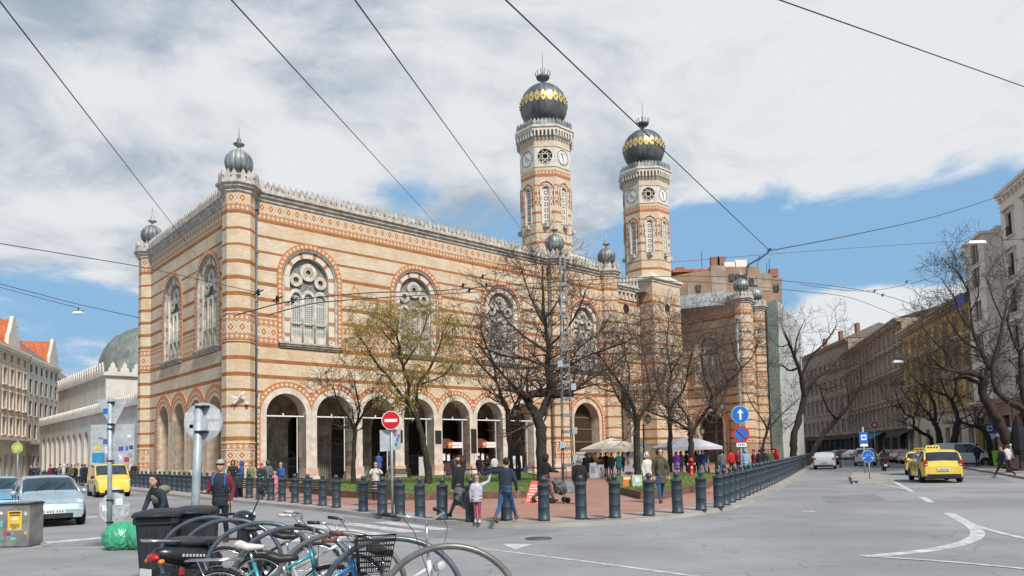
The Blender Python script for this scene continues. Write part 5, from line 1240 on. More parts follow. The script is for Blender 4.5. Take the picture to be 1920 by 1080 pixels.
# no entry
p = gnd(736, 966, .12); o = post('traffic_sign', 'red and white no entry sign on a post with a grey sticker plate', 'traffic sign', p.x, p.y, .12, 3.1, .035)
w = MB(); w.mat(WHT2); discm(w, T0, 0, 2.83, .28, .09); w.mat(REDP); discm(w, T0, 0, 2.83, .262, .094); w.mat(WHT2); w.prism([(-.19, 2.78), (.19, 2.78), (.19, 2.87), (-.19, 2.87)], T0, .098, .09); w.build('no_entry_disc', o)
w = MB(); w.mat(SBACK); w.prism([(-.36, 1.9), (.26, 1.95), (.26, 2.55), (-.36, 2.55)], T0, -.04, -.06)
for a, z, c in ((.1, 2.4, (.5, .1, .08)), (.16, 2.25, (.1, .15, .5)), (.12, 2.1, (.15, .15, .4)), (.2, 2.36, (.1, .2, .5)), (.17, 2.0, (.3, .3, .35))): w.mat(mat('sticker_n%d%d' % (int(a*100), int(z*100)), c, .5)); w.prism([(a-.04, z-.05), (a+.04, z-.05), (a+.05, z+.05), (a-.03, z+.05)], T0, -.035, -.04)
w.build('sticker_board', o)
w = MB(); w.mat(mat('teal_back', (.12, .33, .37), .5)); w.prism([(-.26, 3.06), (-.1, 3.06), (-.16, 2.8)], T0, .02, 0); w.build('triangle_back', o)
# blue arrow + no stopping
p = gnd(1393, 928, .12); o = post('traffic_sign', 'blue round one way arrow sign above a no stopping sign', 'traffic sign', p.x, p.y, .12, 3.35, .035)
s = 1/50.1*17
w = MB(); w.mat(WHT2); discm(w, T0, 0, 3.06, .335, .08); w.mat(BLUEP); discm(w, T0, 0, 3.06, .322, .084); w.mat(WHT2)
w.prism([(-.035, 2.86), (.035, 2.86), (.035, 3.14), (-.035, 3.14)], T0, .09, .08); w.prism([(-.13, 3.1), (-.03, 3.13), (.03, 3.13), (.13, 3.1), (0, 3.27)], T0, .091, .08); w.build('arrow_disc', o)
w = MB(); w.mat(REDP); discm(w, T0, 0, 2.31, .32, .08); w.mat(BLUEP); discm(w, T0, 0, 2.31, .25, .084); w.mat(REDP)
for q in (1, -1): bar(w, (-.18*q, -.088, 2.13), (.18*q, -.088, 2.49), .055, .012)
w.build('no_stopping_disc', o)
w = MB(); w.mat(WHT2); w.prism([(-.19, 1.83), (.19, 1.83), (.19, 1.98), (-.19, 1.98)], T0, .08, .07); w.mat(DARK)
for a in (-.12, -.06, .02, .08): w.prism([(a, 1.87), (a+.035, 1.87), (a+.035, 1.94), (a, 1.94)], T0, .083, .08)
w.build('plate', o)
# keep either side sign on the island, low panel post
p = gnd(1631, 898, .14); o = post('traffic_sign', 'blue round sign with two diverging white arrows on the traffic island', 'traffic sign', p.x, p.y, .14, 1.25, .035)
w = MB(); w.mat(WHT2); discm(w, T0, -.07, 1.2, .33, .07); w.mat(BLUEP); discm(w, T0, -.07, 1.2, .315, .074); w.mat(WHT2)
for q in (-1, 1):
    bar(w, (-.07, -.082, 1.32), (-.07+.15*q, -.082, 1.16), .05, .01); w.prism([(-.07+.2*q-.08, 1.14), (-.07+.2*q+.06, 1.14), (-.07+.2*q+.04*q, 1.07), ], T0, .084, .07)
w.build('arrow_disc', o)
p = gnd(1622, 887, .14); o = post('traffic_sign', 'blue tram stop plate on a grey post behind the island sign', 'traffic sign', p.x, p.y, .14, 3.0, .05, group=None)
w = MB(); w.mat(BLUEP); w.prism([(-.28, 1.95), (.28, 1.95), (.28, 2.65), (-.28, 2.65)], T0, .07, .05); w.mat(WHT2); w.prism([(-.17, 2.14), (.17, 2.14), (.17, 2.48), (-.17, 2.48)], T0, .075, .07); w.mat(BLUEP); w.prism([(-.11, 2.24), (.11, 2.24), (.11, 2.38), (-.11, 2.38)], T0, .079, .07); w.mat(WHT2); w.prism([(-.25, 1.72), (.25, 1.72), (.25, 1.9), (-.25, 1.9)], T0, .07, .05); w.build('plate', o)
p = gnd(1859, 872, .12); o = post('traffic_sign', 'blue and white bus stop plate on a teal post by the leaning tree', 'traffic sign', p.x, p.y, .12, 3.4, .05, m=mat('teal_post', (.06, .22, .24), .5))
w = MB(); w.mat(BLUEP); w.prism([(-.38, 2.6), (.38, 2.6), (.38, 3.4), (-.38, 3.4)], T0, .07, .05); w.mat(WHT2); w.prism([(-.22, 2.8), (.22, 2.8), (.22, 3.22), (-.22, 3.22)], T0, .075, .07); w.mat(BLUEP); w.prism([(-.14, 2.92), (.14, 2.92), (.14, 3.1), (-.14, 3.1)], T0, .08, .07); w.mat(WHT2); w.prism([(-.36, 2.15), (.36, 2.15), (.36, 2.56), (-.36, 2.56)], T0, .07, .05); w.build('plate', o)
p = atd(1641, 868, 84); o = post('traffic_sign', 'small red and white round sign at the dark shop front', 'traffic sign', p.x+.1, p.y, .12, 4.4, .05); w = MB(); w.mat(WHT2); discm(w, T0, 0, 4.2, .45, .08); w.mat(REDP); discm(w, T0, 0, 4.2, .4, .084); w.mat(WHT2); discm(w, T0, 0, 4.2, .2, .088); w.build('disc', o)
p = atd(33, 870, 62); o = post('street_clock', 'round yellow green sign on a thin pole before the left houses', 'sign', p.x, p.y, .12, 3.8, .06); w = MB(); w.mat(mat('lime_sign', (.36, .44, .10), .5, var=.2, sc=3)); discm(w, T0, 0, 3.2, .5, .1); w.mat(mat('lime_sign_light', (.5, .56, .2), .5)); discm(w, T0, 0, 3.2, .3, .105); w.build('disc', o); w = MB(); w.mat(DARK); w.box((-1.9, -.05, 2.25), (.9, .1, .3)); w.build('name_plate', o)

# ---- lattice mast for the tram wires
p = gnd(1066, 925, .12)
o = thing('lattice_mast', 'tall grey riveted lattice mast carrying the tram wires', 'mast', (p.x, p.y, .12), R(8))
GS = mat('grey_mast_paint', (.20, .215, .22), .6, .2, var=.2, sc=3, c2=(.12, .13, .13))
w = MB(); w.mat(GS)
for s in (-1, 1):
    for q in (-1, 1): w.tube([(s*.24, q*.2, .1), (s*.10, q*.09, 10.3)], .024, 4)
    w.box((s*.24, 0, .6), (.03, .3, 1.2))
w.build('legs', o)
z = .5; k = 0
while z < 10.1:
    w = MB(); w.mat(GS); hw = .24-.14*z/10.3
    for q in (-1, 1): w.box((0, q*(hw*.85), z), (hw*2+.04, .02, .13))
    for q in (-1, 1): w.box((q*hw, 0, z), (.02, hw*1.7, .16))
    z += .72; k += 1; w.build('batten_plate', o)
w = MB(); w.mat(GS); w.lathe([(.55, 0), (.55, .1), (.35, .2), (.3, .45)], n=12, smooth=False); w.build('base', o)
w = MB(); w.mat(GALV)
for z, s in ((1.5, 1), (2.1, -1), (2.7, 1), (4.6, 1), (5.6, -1)): w.box((s*.28, -.22, z), (.22, .16, .28))
w.build('boxes', o)
# ---- lamp posts with lanterns
LAMPG = mat('lantern_glass', (.45, .45, .42), .2, var=.05)
def lantern_post(label, px, base, Y, h, two=True):
    p = atd(px, base, Y); o = thing('street_lamp', label, 'street lamp', (p.x, p.y, .12), 0, 'dark lantern posts on the plaza'); w = MB(); w.mat(IRON)
    w.lathe([(.16, 0), (.16, .3), (.09, .5), (.06, .8), (.045, h-.5), (.05, h-.45)], n=10)
    if two:
        w.tube([(-.35, 0, h-.45), (-.2, 0, h-.55), (0, 0, h-.6), (.2, 0, h-.55), (.35, 0, h-.45)], .018, 6)
    w.build('pole', o)
    for q in ((-.35, .35) if two else (0,)):
        l = MB(); l.mat(IRON); l.lathe([(.05, h-.45), (.1, h-.4), (.17, h-.38)], (q, 0, 0), 6, 0, False); l.lathe([(.24, h), (.12, h+.12), (.03, h+.2), (.02, h+.3)], (q, 0, 0), 6, 0, False)
        for k in range(6):
            a = PI/3*k; bar(l, (q+.15*math.cos(a), .15*math.sin(a), h-.38), (q+.22*math.cos(a), .22*math.sin(a), h), .02)
        l.mat(LAMPG); l.lathe([(.14, h-.37), (.2, h-.01)], (q, 0, 0), 6, 0, False); l.build('lantern', o)
lantern_post('dark twin lantern post just right of the cream tent', 1209, 893, 50, 4.1)
lantern_post('dark lantern post with a glass lantern beside the grey tent', 1327, 885, 56, 4.6, False)
lantern_post('lantern on a thin dark post near the last arcade arch', 969, 903, 44, 4.4, False)
lantern_post('dark twin lantern post beyond the grey tent', 1311, 885, 58, 3.4)
lantern_post('tall single lantern post between tent and second tree', 1358, 885, 62, 5.6, False)
p = atd(1393, 872, 68); o = post('street_lamp', 'tall slim grey pole rising behind the arrow sign', 'pole', p.x, p.y, .12, 14, .1)
w = MB(); w.mat(GALV); w.box((0, -.3, 14), (.3, .8, .15)); w.build('lamp_head', o)
# cranked lamp head and ring at the right
CABLE = mat('black_cable', (.055, .058, .065), .6)
def wire(label, pts, r=.016, cat='overhead wire', name='overhead_wire', grp=None, sag=0):
    P = [atd(x, y, Y) for x, y, Y in pts]
    if len(P) == 2:
        a, b = P; P = [a.lerp(b, t/12)-Vector((0, 0, sag*4*(t/12)*(1-t/12))) for t in range(13)]
    else: P = smoothpath([tuple(q) for q in P], 4)
    if pts[0][1] < 0 or pts[0][0] < 0: P = [P[0]+(P[0]-P[1]).normalized()*28]+list(P)
    if pts[-1][0] > 1920: P = list(P)+[P[-1]+(P[-1]-P[-2]).normalized()*20]
    w = MB(); w.mat(CABLE); w.tube(P, r*.85, 5); return w.build(name, label=label, cat=cat, group=grp)
G_ = 'overhead tram wires'
wire('wire from the top left corner down to the left facade', [(-10, -10, 11), (372, 484, 53)], .016, sag=0)
wire('wire running down to the middle of the long parapet', [(425, -10, 11), (817, 419, 60)], .016)
wire('wire running down to the foot of the nearer clock tower', [(657, -12, 11), (984, 440, 70)], .017)
wire('wire running across the farther dome to the wire junction', [(936, -12, 11), (1443, 470, 32)], .017)
wire('lone wire crossing the top right corner of the sky', [(1445, -6, 13), (1930, 166, 20)], .016)
wire('wire from the junction up to the white building', [(1443, 470, 32), (1600, 440, 40), (1760, 404, 52), (1893, 362, 66)], .03)
wire('thick spliced stay hanging between junction and tram wires', [(1443, 470, 32), (1432, 480, 31.6), (1415, 490, 31), (1402, 498, 30.6), (1400, 515, 30)], .05)
wire('thin wire behind the junction reaching the right edge', [(1255, 492, 50), (1450, 476, 55), (1700, 458, 60), (1822, 452, 62)], .018)
wire('thin wire crossing the left facade below its windows', [(-10, 455, 22), (130, 478, 24), (262, 500, 26), (400, 530, 27), (480, 548, 28)], .018)
wire('low wire at the left edge holding the hanging street light', [(-10, 530, 26), (60, 548, 27), (145, 570, 28), (262, 596, 30)], .016)
wire('second faint wire above the hanging street light', [(-10, 536, 30), (80, 560, 30), (150, 578, 30)], .015)
wire('upper tram contact wire sweeping from the left tower to the right street', [(440, 592, 15), (470, 583, 16), (560, 562, 18), (690, 549, 21), (820, 545, 24), (985, 532, 28), (1200, 520, 31), (1330, 518, 34), (1475, 527, 37), (1640, 549, 41), (1760, 588, 47)], .019, name='tram_wire', cat='tram wire')
wire('second tram contact wire just below the upper one', [(500, 592, 15), (540, 580, 16.5), (610, 566, 18), (750, 556, 21), (870, 549, 24), (1000, 541, 27), (1200, 528, 31), (1330, 530, 34), (1500, 546, 38), (1600, 560, 42), (1700, 600, 50)], .017, name='tram_wire', cat='tram wire')
wire('wire slanting up from the arcade tree to the tram wires', [(640, 640, 26), (760, 600, 27), (905, 558, 28)], .014)
wire('tram wire pair end curving over the bare street trees', [(1500, 533, 38), (1620, 546, 40), (1720, 528, 43), (1790, 505, 47)], .016, name='tram_wire', cat='tram wire')
wire('wire carrying the white street light over the right road', [(1380, 676, 60), (1500, 682, 58), (1683, 672, 56), (1860, 655, 52)], .016)
# insulators and clamps on the wires
w = MB(); w.mat(IRON); rr = random.Random(9)
def insul(label, pts, grp):
    w = MB(); w.mat(IRON)
    for x, y, Y in pts:
        c = atd(x, y, Y); w.lathe([(.0, -.09), (.045, -.07), (.025, -.02), (.045, .02), (.03, .06), (0, .09)], c, 8, M=Matrix.Rotation(.7, 3, 'X')); bar(w, c-Vector((.12, 0, .06)), c+Vector((.13, 0, .06)), .028); bar(w, c-Vector((.03, 0, .13)), c+Vector((.03, 0, .09)), .022)
    w.build('wire_clamps', label=label, cat='wire fitting', group=grp)
insul('dark clamp cluster on the tram wires before the first big window', [(484, 548, 18), (520, 560, 18)], None)
insul('dark fitting on the tram wire left of the willow', [(548, 563, 18)], None)
insul('pair of dark insulators above the third big window', [(905, 518, 27), (912, 534, 27)], None)
insul('dark fitting on the tram wires near the tall tree top', [(868, 535, 25), (880, 544, 25)], None)
insul('spliced fittings at the wire junction over the right street', [(1443, 468, 32), (1424, 484, 31.5), (1404, 497, 31)], None)
insul('dark clamps on the tram wires over the right street trees', [(1640, 545, 41), (1655, 553, 41)], None)
insul('dark clamp farther right on the tram wires', [(1700, 528, 43)], None)
def boxlamp(label, px, py, Y, s=1):
    c = atd(px, py, Y); w = MB(); w.mat(WHT2); w.mesh([(-.3*s, -.12*s, -.07*s), (.3*s, -.12*s, -.07*s), (.3*s, .12*s, -.07*s), (-.3*s, .12*s, -.07*s), (-.22*s, -.08*s, .08*s), (.22*s, -.08*s, .08*s), (.22*s, .08*s, .08*s), (-.22*s, .08*s, .08*s)], [(0, 1, 5, 4), (1, 2, 6, 5), (2, 3, 7, 6), (3, 0, 4, 7), (4, 5, 6, 7)]); w.mat(LAMPG); w.face([(-.28*s, -.11*s, -.075*s), (.28*s, -.11*s, -.075*s), (.28*s, .11*s, -.075*s), (-.28*s, .11*s, -.075*s)])
    o = w.build('street_light', loc=c, label=label, cat='street light'); h = MB(); h.mat(IRON); bar(h, (-.3*s, 0, .1*s), (.3*s, 0, .1*s), .03); bar(h, (0, 0, .08*s), (0, 0, .3*s), .03); h.build('hanger', o)
boxlamp('white box street light hanging from wires over the left road', 147, 586, 28, .65); boxlamp('white street light hanging from the wire over the right road', 1683, 678, 56, 1.3)
c = atd(1832, 457, 40); w = MB(); w.mat(WHT2); w.mesh([(-.55, -.15, 0), (.45, -.15, 0), (.45, .15, 0), (-.55, .15, 0), (-.45, -.1, .16), (.4, -.1, .16), (.4, .1, .16), (-.45, .1, .16)], [(0, 1, 2, 3), (0, 1, 5, 4), (1, 2, 6, 5), (2, 3, 7, 6), (3, 0, 4, 7), (4, 5, 6, 7)])
o = w.build('street_light', loc=c, label='long flat white street light with a cable ring before the white building', cat='street light')
w = MB(); w.mat(CABLE); w.tube([(1.1+.36*math.cos(2*PI*i/20), 0, .1+.36*math.sin(2*PI*i/20)) for i in range(21)], .02, 5); bar(w, (.4, 0, .05), (.75, 0, .1), .04); w.tube([(1.45, 0, .2), (4, .5, .35)], .016, 5); w.build('cable_ring', o)
# ================================================================ vehicles
RUB = mat('tyre_rubber', (.02, .02, .021), .8, var=.2, sc=20); RIM = mat('alloy_rim', (.38, .39, .40), .35, .7); CGL = mat('car_glass', (.03, .04, .045), .05, 0, spec=.9, var=.3, sc=1)
BLKP = mat('black_plastic', (.022, .023, .025), .5, var=.2); CHR = mat('chrome', (.6, .6, .62), .2, .9, var=.05); LENS = mat('headlamp_lens', (.55, .56, .56), .12, .2, spec=.8, var=.1, sc=30)
TAIL = mat('tail_lamp_red', (.40, .012, .012), .2, spec=.7); PLATE = mat('number_plate', (.62, .63, .62), .5, var=.03); AMB = mat('amber_lens', (.7, .22, .02), .3)
def paint(name, c, met=.0): return mat('car_paint_'+name, c, .32, met, var=.04, sc=3, coat=.8)
KINDS = {
 'hatch': dict(W=.83, st=[(1.84, .50, .50), (1.78, .66, .66), (1.62, .80, .80), (1.25, .91, .91), (.92, .97, .98), (.80, .98, 1.05), (.10, .99, 1.43), (-.25, .99, 1.49), (-.80, 1.0, 1.50), (-1.30, 1.01, 1.45), (-1.50, 1.02, 1.36), (-1.76, 1.0, 1.02), (-1.84, .75, .75), (-1.86, .5, .5)], r=.29, ax=(1.22, -1.2)),
 'golf': dict(W=.88, st=[(2.1, .48, .48), (2.04, .64, .64), (1.85, .76, .76), (1.35, .88, .88), (.95, .94, .95), (.85, .95, 1.0), (.15, .97, 1.38), (-.3, .98, 1.45), (-.95, 1.0, 1.44), (-1.55, 1.02, 1.36), (-1.7, 1.03, 1.30), (-1.98, 1.0, 1.02), (-2.08, .8, .8), (-2.1, .5, .5)], r=.32, ax=(1.32, -1.28)),
 'mpv': dict(W=.91, st=[(2.18, .5, .5), (2.12, .7, .7), (1.9, .86, .86), (1.5, .98, .98), (1.2, 1.03, 1.06), (1.1, 1.04, 1.12), (.3, 1.05, 1.55), (-.1, 1.06, 1.62), (-.9, 1.07, 1.64), (-1.6, 1.08, 1.60), (-1.85, 1.08, 1.50), (-2.08, 1.05, 1.07), (-2.17, .8, .8), (-2.18, .45, .45)], r=.33, ax=(1.38, -1.35)),
 'van': dict(W=.85, st=[(2.2, .5, .5), (2.14, .78, .78), (1.98, .96, .96), (1.7, 1.06, 1.06), (1.5, 1.1, 1.14), (1.4, 1.1, 1.2), (.85, 1.1, 1.72), (.5, 1.1, 1.82), (-.6, 1.1, 1.85), (-1.8, 1.1, 1.83), (-2.1, 1.1, 1.74), (-2.17, 1.08, 1.10), (-2.2, .7, .7), (-2.2, .45, .45)], r=.32, ax=(1.4, -1.32)),
 'sedan': dict(W=.88, st=[(2.25, .48, .48), (2.2, .66, .66), (1.95, .78, .78), (1.4, .88, .88), (.95, .93, .94), (.85, .94, 1.0), (.1, .96, 1.36), (-.3, .97, 1.43), (-.9, .99, 1.42), (-1.35, 1.0, 1.25), (-1.7, 1.0, 1.02), (-2.1, .98, .98), (-2.24, .8, .8), (-2.26, .5, .5)], r=.32, ax=(1.38, -1.35))}
_wh = {}
def wheel(parent, x, y, r, sd):
    k = (r,)
    if k not in _wh:
        M = Matrix.Rotation(PI/2, 3, 'X')
        t = MB(); t.mat(RUB); t.lathe([(r*.62, -.1), (r*.9, -.105), (r, -.07), (r, .07), (r*.9, .105), (r*.62, .1), (r*.62, -.1)], n=24, M=M)
        q = MB(); q.mat(RIM); q.lathe([(r*.64, -.02), (r*.64, .07), (r*.58, .085)], n=24, M=M)
        for i in range(7):
            a = 2*PI*i/7; q.tube([(0, -.085, 0), (r*.6*math.cos(a), -.075, r*.6*math.sin(a))], [.035, .028], 4)
            q.tube([(0, .085, 0), (r*.6*math.cos(a), .075, r*.6*math.sin(a))], [.035, .028], 4)
        q.mat(IRON); q.lathe([(0, -.02), (r*.6, -.02)], n=16, M=M); _wh[k] = (t.data('tyre'), q.data('rim'))
    w = link('wheel', _wh[k][0], parent, (x, y, r)); link('rim', _wh[k][1], w)
def car(label, x, y, head, kind, col, name='parked_car', cat='car', group=None, taxi=None, van=False, z=0, black_rear=False, plate_txt=False, scale=1):
    K = KINDS[kind]; W_, st = K['W'], K['st']; o = thing(name, label, cat, (x, y, z), head, group); o.scale = (scale,)*3
    sec = []
    for i, (sx, zb, zr) in enumerate(st):
        e = min(1, (min(abs(sx-st[0][0]), abs(sx-st[-1][0]))+.12)/.5); wb = W_*(.78+.22*e**.6); zl = .2+.08*(1-e)
        cab = zr-zb > .03; wr = wb*(.955 if not cab else .955-.17*min(1, (zr-zb)/.5)) if kind != 'van' else wb*(.955-.05*min(1, (zr-zb)/.5))
        zl = min(zl, zb-.1); mid = min(.52, zb-.06)
        sec.append([(wb*.93, zl), (wb*.99, zl+.1), (wb, mid), (wb*.985, max(mid+.02, zb-.03)), (wr if not cab else wr, zr-.02 if not cab else zr-.07), (wr*.86, zr), (0, zr+(.02 if cab else .025))])
    B = MB(); G = MB(); B.mat(col); G.mat(CGL); n = len(st)
    def P(i, j, s): return (st[i][0], s*sec[i][j][0], sec[i][j][1])
    for i in range(n-1):
        c0 = st[i][2]-st[i][1]; c1 = st[i+1][2]-st[i+1][1]
        for s in (1, -1):
            for j in range(6):
                q = [P(i, j, s), P(i+1, j, s), P(i+1, j+1, s), P(i, j+1, s)]
                if s < 0: q = q[::-1]
                glass = False
                if j == 3 and max(c0, c1) > .2 and not (van and st[i][0] < .4): glass = True
                if j in (4, 5) and max(c0, c1) > .2 and abs(c0-c1) > .25: glass = True
                tgt = G if glass else B
                if j < 1: tgt.mat(BLKP)
                tgt.face(q, smooth=not glass)
                if j < 1: tgt.mat(col)
                if j == 3 and glass and (i % 3 == 2): # pillars
                    a = Vector(P(i, 3, s)); b = Vector(P(i, 4, s)); bar(B, a+Vector((0, s*.004, 0)), b+Vector((0, s*.004, 0)), .09, .03)
                if glass and j == 3:
                    for jj in (4,): B.tube([Vector(P(i, jj, s)), Vector(P(i+1, jj, s))], .025, 5)
    B.face([P(0, j, 1) for j in range(7)]+[P(0, j, -1) for j in range(5, -1, -1)]); B.face([P(n-1, j, -1) for j in range(7)]+[P(n-1, j, 1) for j in range(5, -1, -1)])
    B.face([(st[0][0]-.1, -W_*.85, .2), (st[0][0]-.1, W_*.85, .2), (st[-1][0]+.1, W_*.85, .2), (st[-1][0]+.1, -W_*.85, .2)])
    r = K['r']
    B.mat(DARK)
    for ax in K['ax']:
        for s in (1, -1):
            pts = [(ax+(r+.07)*math.cos(t), s*(W_*1.004), r+(r+.07)*math.sin(t)) for t in [PI*(-.1+1.2*k/12) for k in range(13)]]
            B.face(pts)
    # windscreen pillars
    B.mat(col)
    cabs = [i for i in range(n) if st[i][2]-st[i][1] > .3]
    for i0, i1 in ((cabs[0]-1, cabs[0]), (cabs[-1], cabs[-1]+1)):
        for s in (1, -1): B.tube([Vector(P(i0, 4, s))+Vector((0, 0, .0)), Vector(P(i1, 4, s))], .04, 6)
    B.mat(DARK)
    for s in (1, -1):
        for sx_ in (.72, -.22, -1.08):
            for z0_, z1_ in ((.36, .60), (.60, .93)): B.box((sx_, s*(W_*.992+.001), (z0_+z1_)/2), (.012, .02, z1_-z0_))
        for sx_ in (.0, -.92): B.box((sx_, s*(W_*1.0), .86), (.17, .03, .025))
    B.mat(col)
    B.build('body', o); G.build('windows', o)
    fx, rx = st[0][0], st[-1][0]
    d = MB(); d.mat(BLKP); d.box((fx-.02, 0, .33), (.06, W_*1.1, .13)); d.box((fx-.10, 0, .66), (.05, W_*.8, .07)); d.mat(CHR); d.box((fx-.075, 0, .69), (.03, W_*.82, .012)); d.mat(BLKP)
    d.box((rx+.0, 0, .34), (.08, W_*1.6, .2 if black_rear else .1)); d.build('bumper_trim', o)
    for s in (1, -1):
        h = MB(); h.mat(LENS); M = Matrix.Rotation(-s*.45, 3, 'Z') @ Matrix.Rotation(-.5, 3, 'Y'); h.lathe([(0, -.05), (.12, -.03), (.15, .0), (.12, .035), (0, .05)], (fx-.19, s*W_*.70, .71 if kind != 'van' else .85), 12, sx=.8, sy=1.3, M=M @ Matrix.Rotation(PI/2, 3, 'Y')); h.build('headlight', o)
        t = MB(); t.mat(TAIL); zt = .95 if kind in ('hatch', 'mpv', 'van') else .86; t.box((rx+.09, s*W_*.83, zt), (.14, .17, .32 if kind in ('hatch', 'mpv') else .22)); t.mat(PLATE); t.box((rx+.085, s*W_*.80, zt-.05), (.15, .1, .05)); t.build('tail_light', o)
        m_ = MB(); m_.mat(col if kind != 'van' else BLKP); xm = [q for q in st if q[2]-q[1] > .02][0][0]-.25; zb = .98+(.1 if kind in ('mpv', 'van') else 0)
        m_.lathe([(0, -.09), (.07, -.07), (.09, 0), (.07, .07), (0, .09)], (xm, s*(W_+.1), zb+.02), 10, sx=.7, M=Matrix.Rotation(PI/2, 3, 'X')); m_.build('mirror', o)
    p = MB(); p.mat(PLATE); p.box((fx+.02, 0, .46), (.02, .52, .11)); p.mat(DARK)
    if plate_txt:
        for k, a in enumerate((-.19, -.12, -.05, .05, .12, .19)): p.box((fx+.032, a, .46), (.004, .035, .06)); p.mat(PLATE); p.box((fx+.035, a, .465), (.004, .012, .025)); p.mat(DARK)
    p.build('number_plate', o)
    p = MB(); p.mat(PLATE); p.box((rx-.03, 0, .55 if kind != 'mpv' else .66), (.02, .52, .11)); p.mat(DARK)
    for a in (-.17, -.1, .0, .07, .15): p.box((rx-.042, a, .55 if kind != 'mpv' else .66), (.004, .035, .06))
    p.build('number_plate', o)
    wp = MB(); wp.mat(BLKP); i = cabs[0]; a = Vector((st[i-1][0]+.05, .1, st[i-1][2]+.03)); bar(wp, a, a+Vector((-.35, .35, .22)), .02); bar(wp, a+Vector((0, -.5, 0)), a+Vector((-.35, -.1, .24)), .02); wp.build('wiper', o)
    for ax in K['ax']:
        for s in (1, -1): wheel(o, ax, s*(W_-.09), r, s)
    if taxi:
        t = MB(); t.mat(col); t.mesh([(-.1, -.35, 0), (.12, -.35, 0), (.12, .35, 0), (-.1, .35, 0), (-.05, -.28, .2), (.07, -.28, .2), (.07, .28, .2), (-.05, .28, .2)], [(0, 1, 5, 4), (1, 2, 6, 5), (2, 3, 7, 6), (3, 0, 4, 7), (4, 5, 6, 7)]); t.mat(DARK)
        for sxx in (-.09, .11):
            for a in (-.2, -.07, .07, .2): t.box((sxx, a, .1), (.02, .07, .08))
        zr = max(q[2] for q in st); t.build('taxi_sign', o, loc=(taxi, 0, zr+.0))
        b = MB(); b.mat(BLKP)
        for s in (1, -1):
            for k in range(5): b.box((.9-k*.4, s*(W_+.005), .78), (.2, .01, .03))
        b.build('side_stripe', o)
    return o
PY_ = paint('taxi_yellow', (.74, .54, .07)); PLB = paint('ice_blue', (.36, .46, .52), .35); PLB2 = paint('sky_blue', (.17, .36, .50), .3); PW = paint('white', (.66, .67, .68)); PDK = paint('black', (.02, .022, .027)); PNV = paint('navy', (.025, .04, .10), .3)
PRD = paint('dark_red', (.25, .02, .02)); POR = paint('orange_red', (.45, .06, .02)); PGR = paint('silver', (.33, .35, .37), .6); PTL = paint('dark_teal', (.03, .09, .11), .3); PYL = paint('pale_yellow', (.60, .45, .08))
car('ice blue hatchback facing the camera at the left kerb', -14.75, 23.1, R(-51), 'hatch', PLB, plate_txt=True)
car('sky blue hatchback half hidden behind the ice blue one', -18.9, 26.6, R(-50), 'golf', PLB2)
car('pale silver car roof at the far left behind the blue cars', -22.9, 30.6, R(-49), 'golf', PGR)
car('yellow taxi van coming along the left road', -23.1, 41.6, R(-53), 'van', PY_, 'taxi_van', 'taxi', taxi=-.2)
hd = math.atan2(.95, .33)
car('yellow taxi people carrier seen from behind with roof sign', 21.6, 37.5, hd, 'mpv', PY_, 'taxi', 'taxi', taxi=.1, black_rear=True)
car('second yellow taxi standing just ahead of the larger one', 26.2, 47.0, R(60), 'hatch', PY_, 'taxi', 'taxi', taxi=.1)
car('white panel van parked across the pavement edge behind the taxi', 38.3, 62.0, R(-30), 'van', PW, 'delivery_van', 'van', van=True, scale=1.08)
car('white hatchback driving away beside the bollard row', 27.3, 63.9, math.atan2(.91, .42), 'golf', PW)
car('dark teal car just beyond the white hatchback', 34.5, 79.5, R(63), 'sedan', PTL)
p = gnd(1641, 873); car('tall white people carrier driving away past the island', p.x, p.y+2, R(66), 'mpv', PW, scale=1.05)
PK = 'cars parked on the right street'
for px, py, k, c, lab, rz in ((1576, 861, 'sedan', PDK, 'black parked car left in the far row', 40), (1592, 861, 'hatch', PRD, 'dark red car in the far row near the tram stop sign', 30), (1607, 862, 'sedan', PW, 'white parked car left of the blue tram stop plate', 25),
                              (1667, 866, 'hatch', PDK, 'black parked hatchback just right of the motor scooter rider', 200), (1681, 866, 'golf', PYL, 'pale yellow car in the angled parking row', 200), (1696, 867, 'hatch', POR, 'orange red car in the angled parking row', 205), (1710, 868, 'golf', PNV, 'navy car in the angled parking row', 205), (1722, 869, 'golf', PGR, 'silver car next to the second taxi', 205), (1690, 862, 'sedan', PW, 'white car roof glimpsed behind the angled row', 200)):
    p = gnd(px, py); car(lab, p.x, p.y, R(rz), k, c, group=PK)

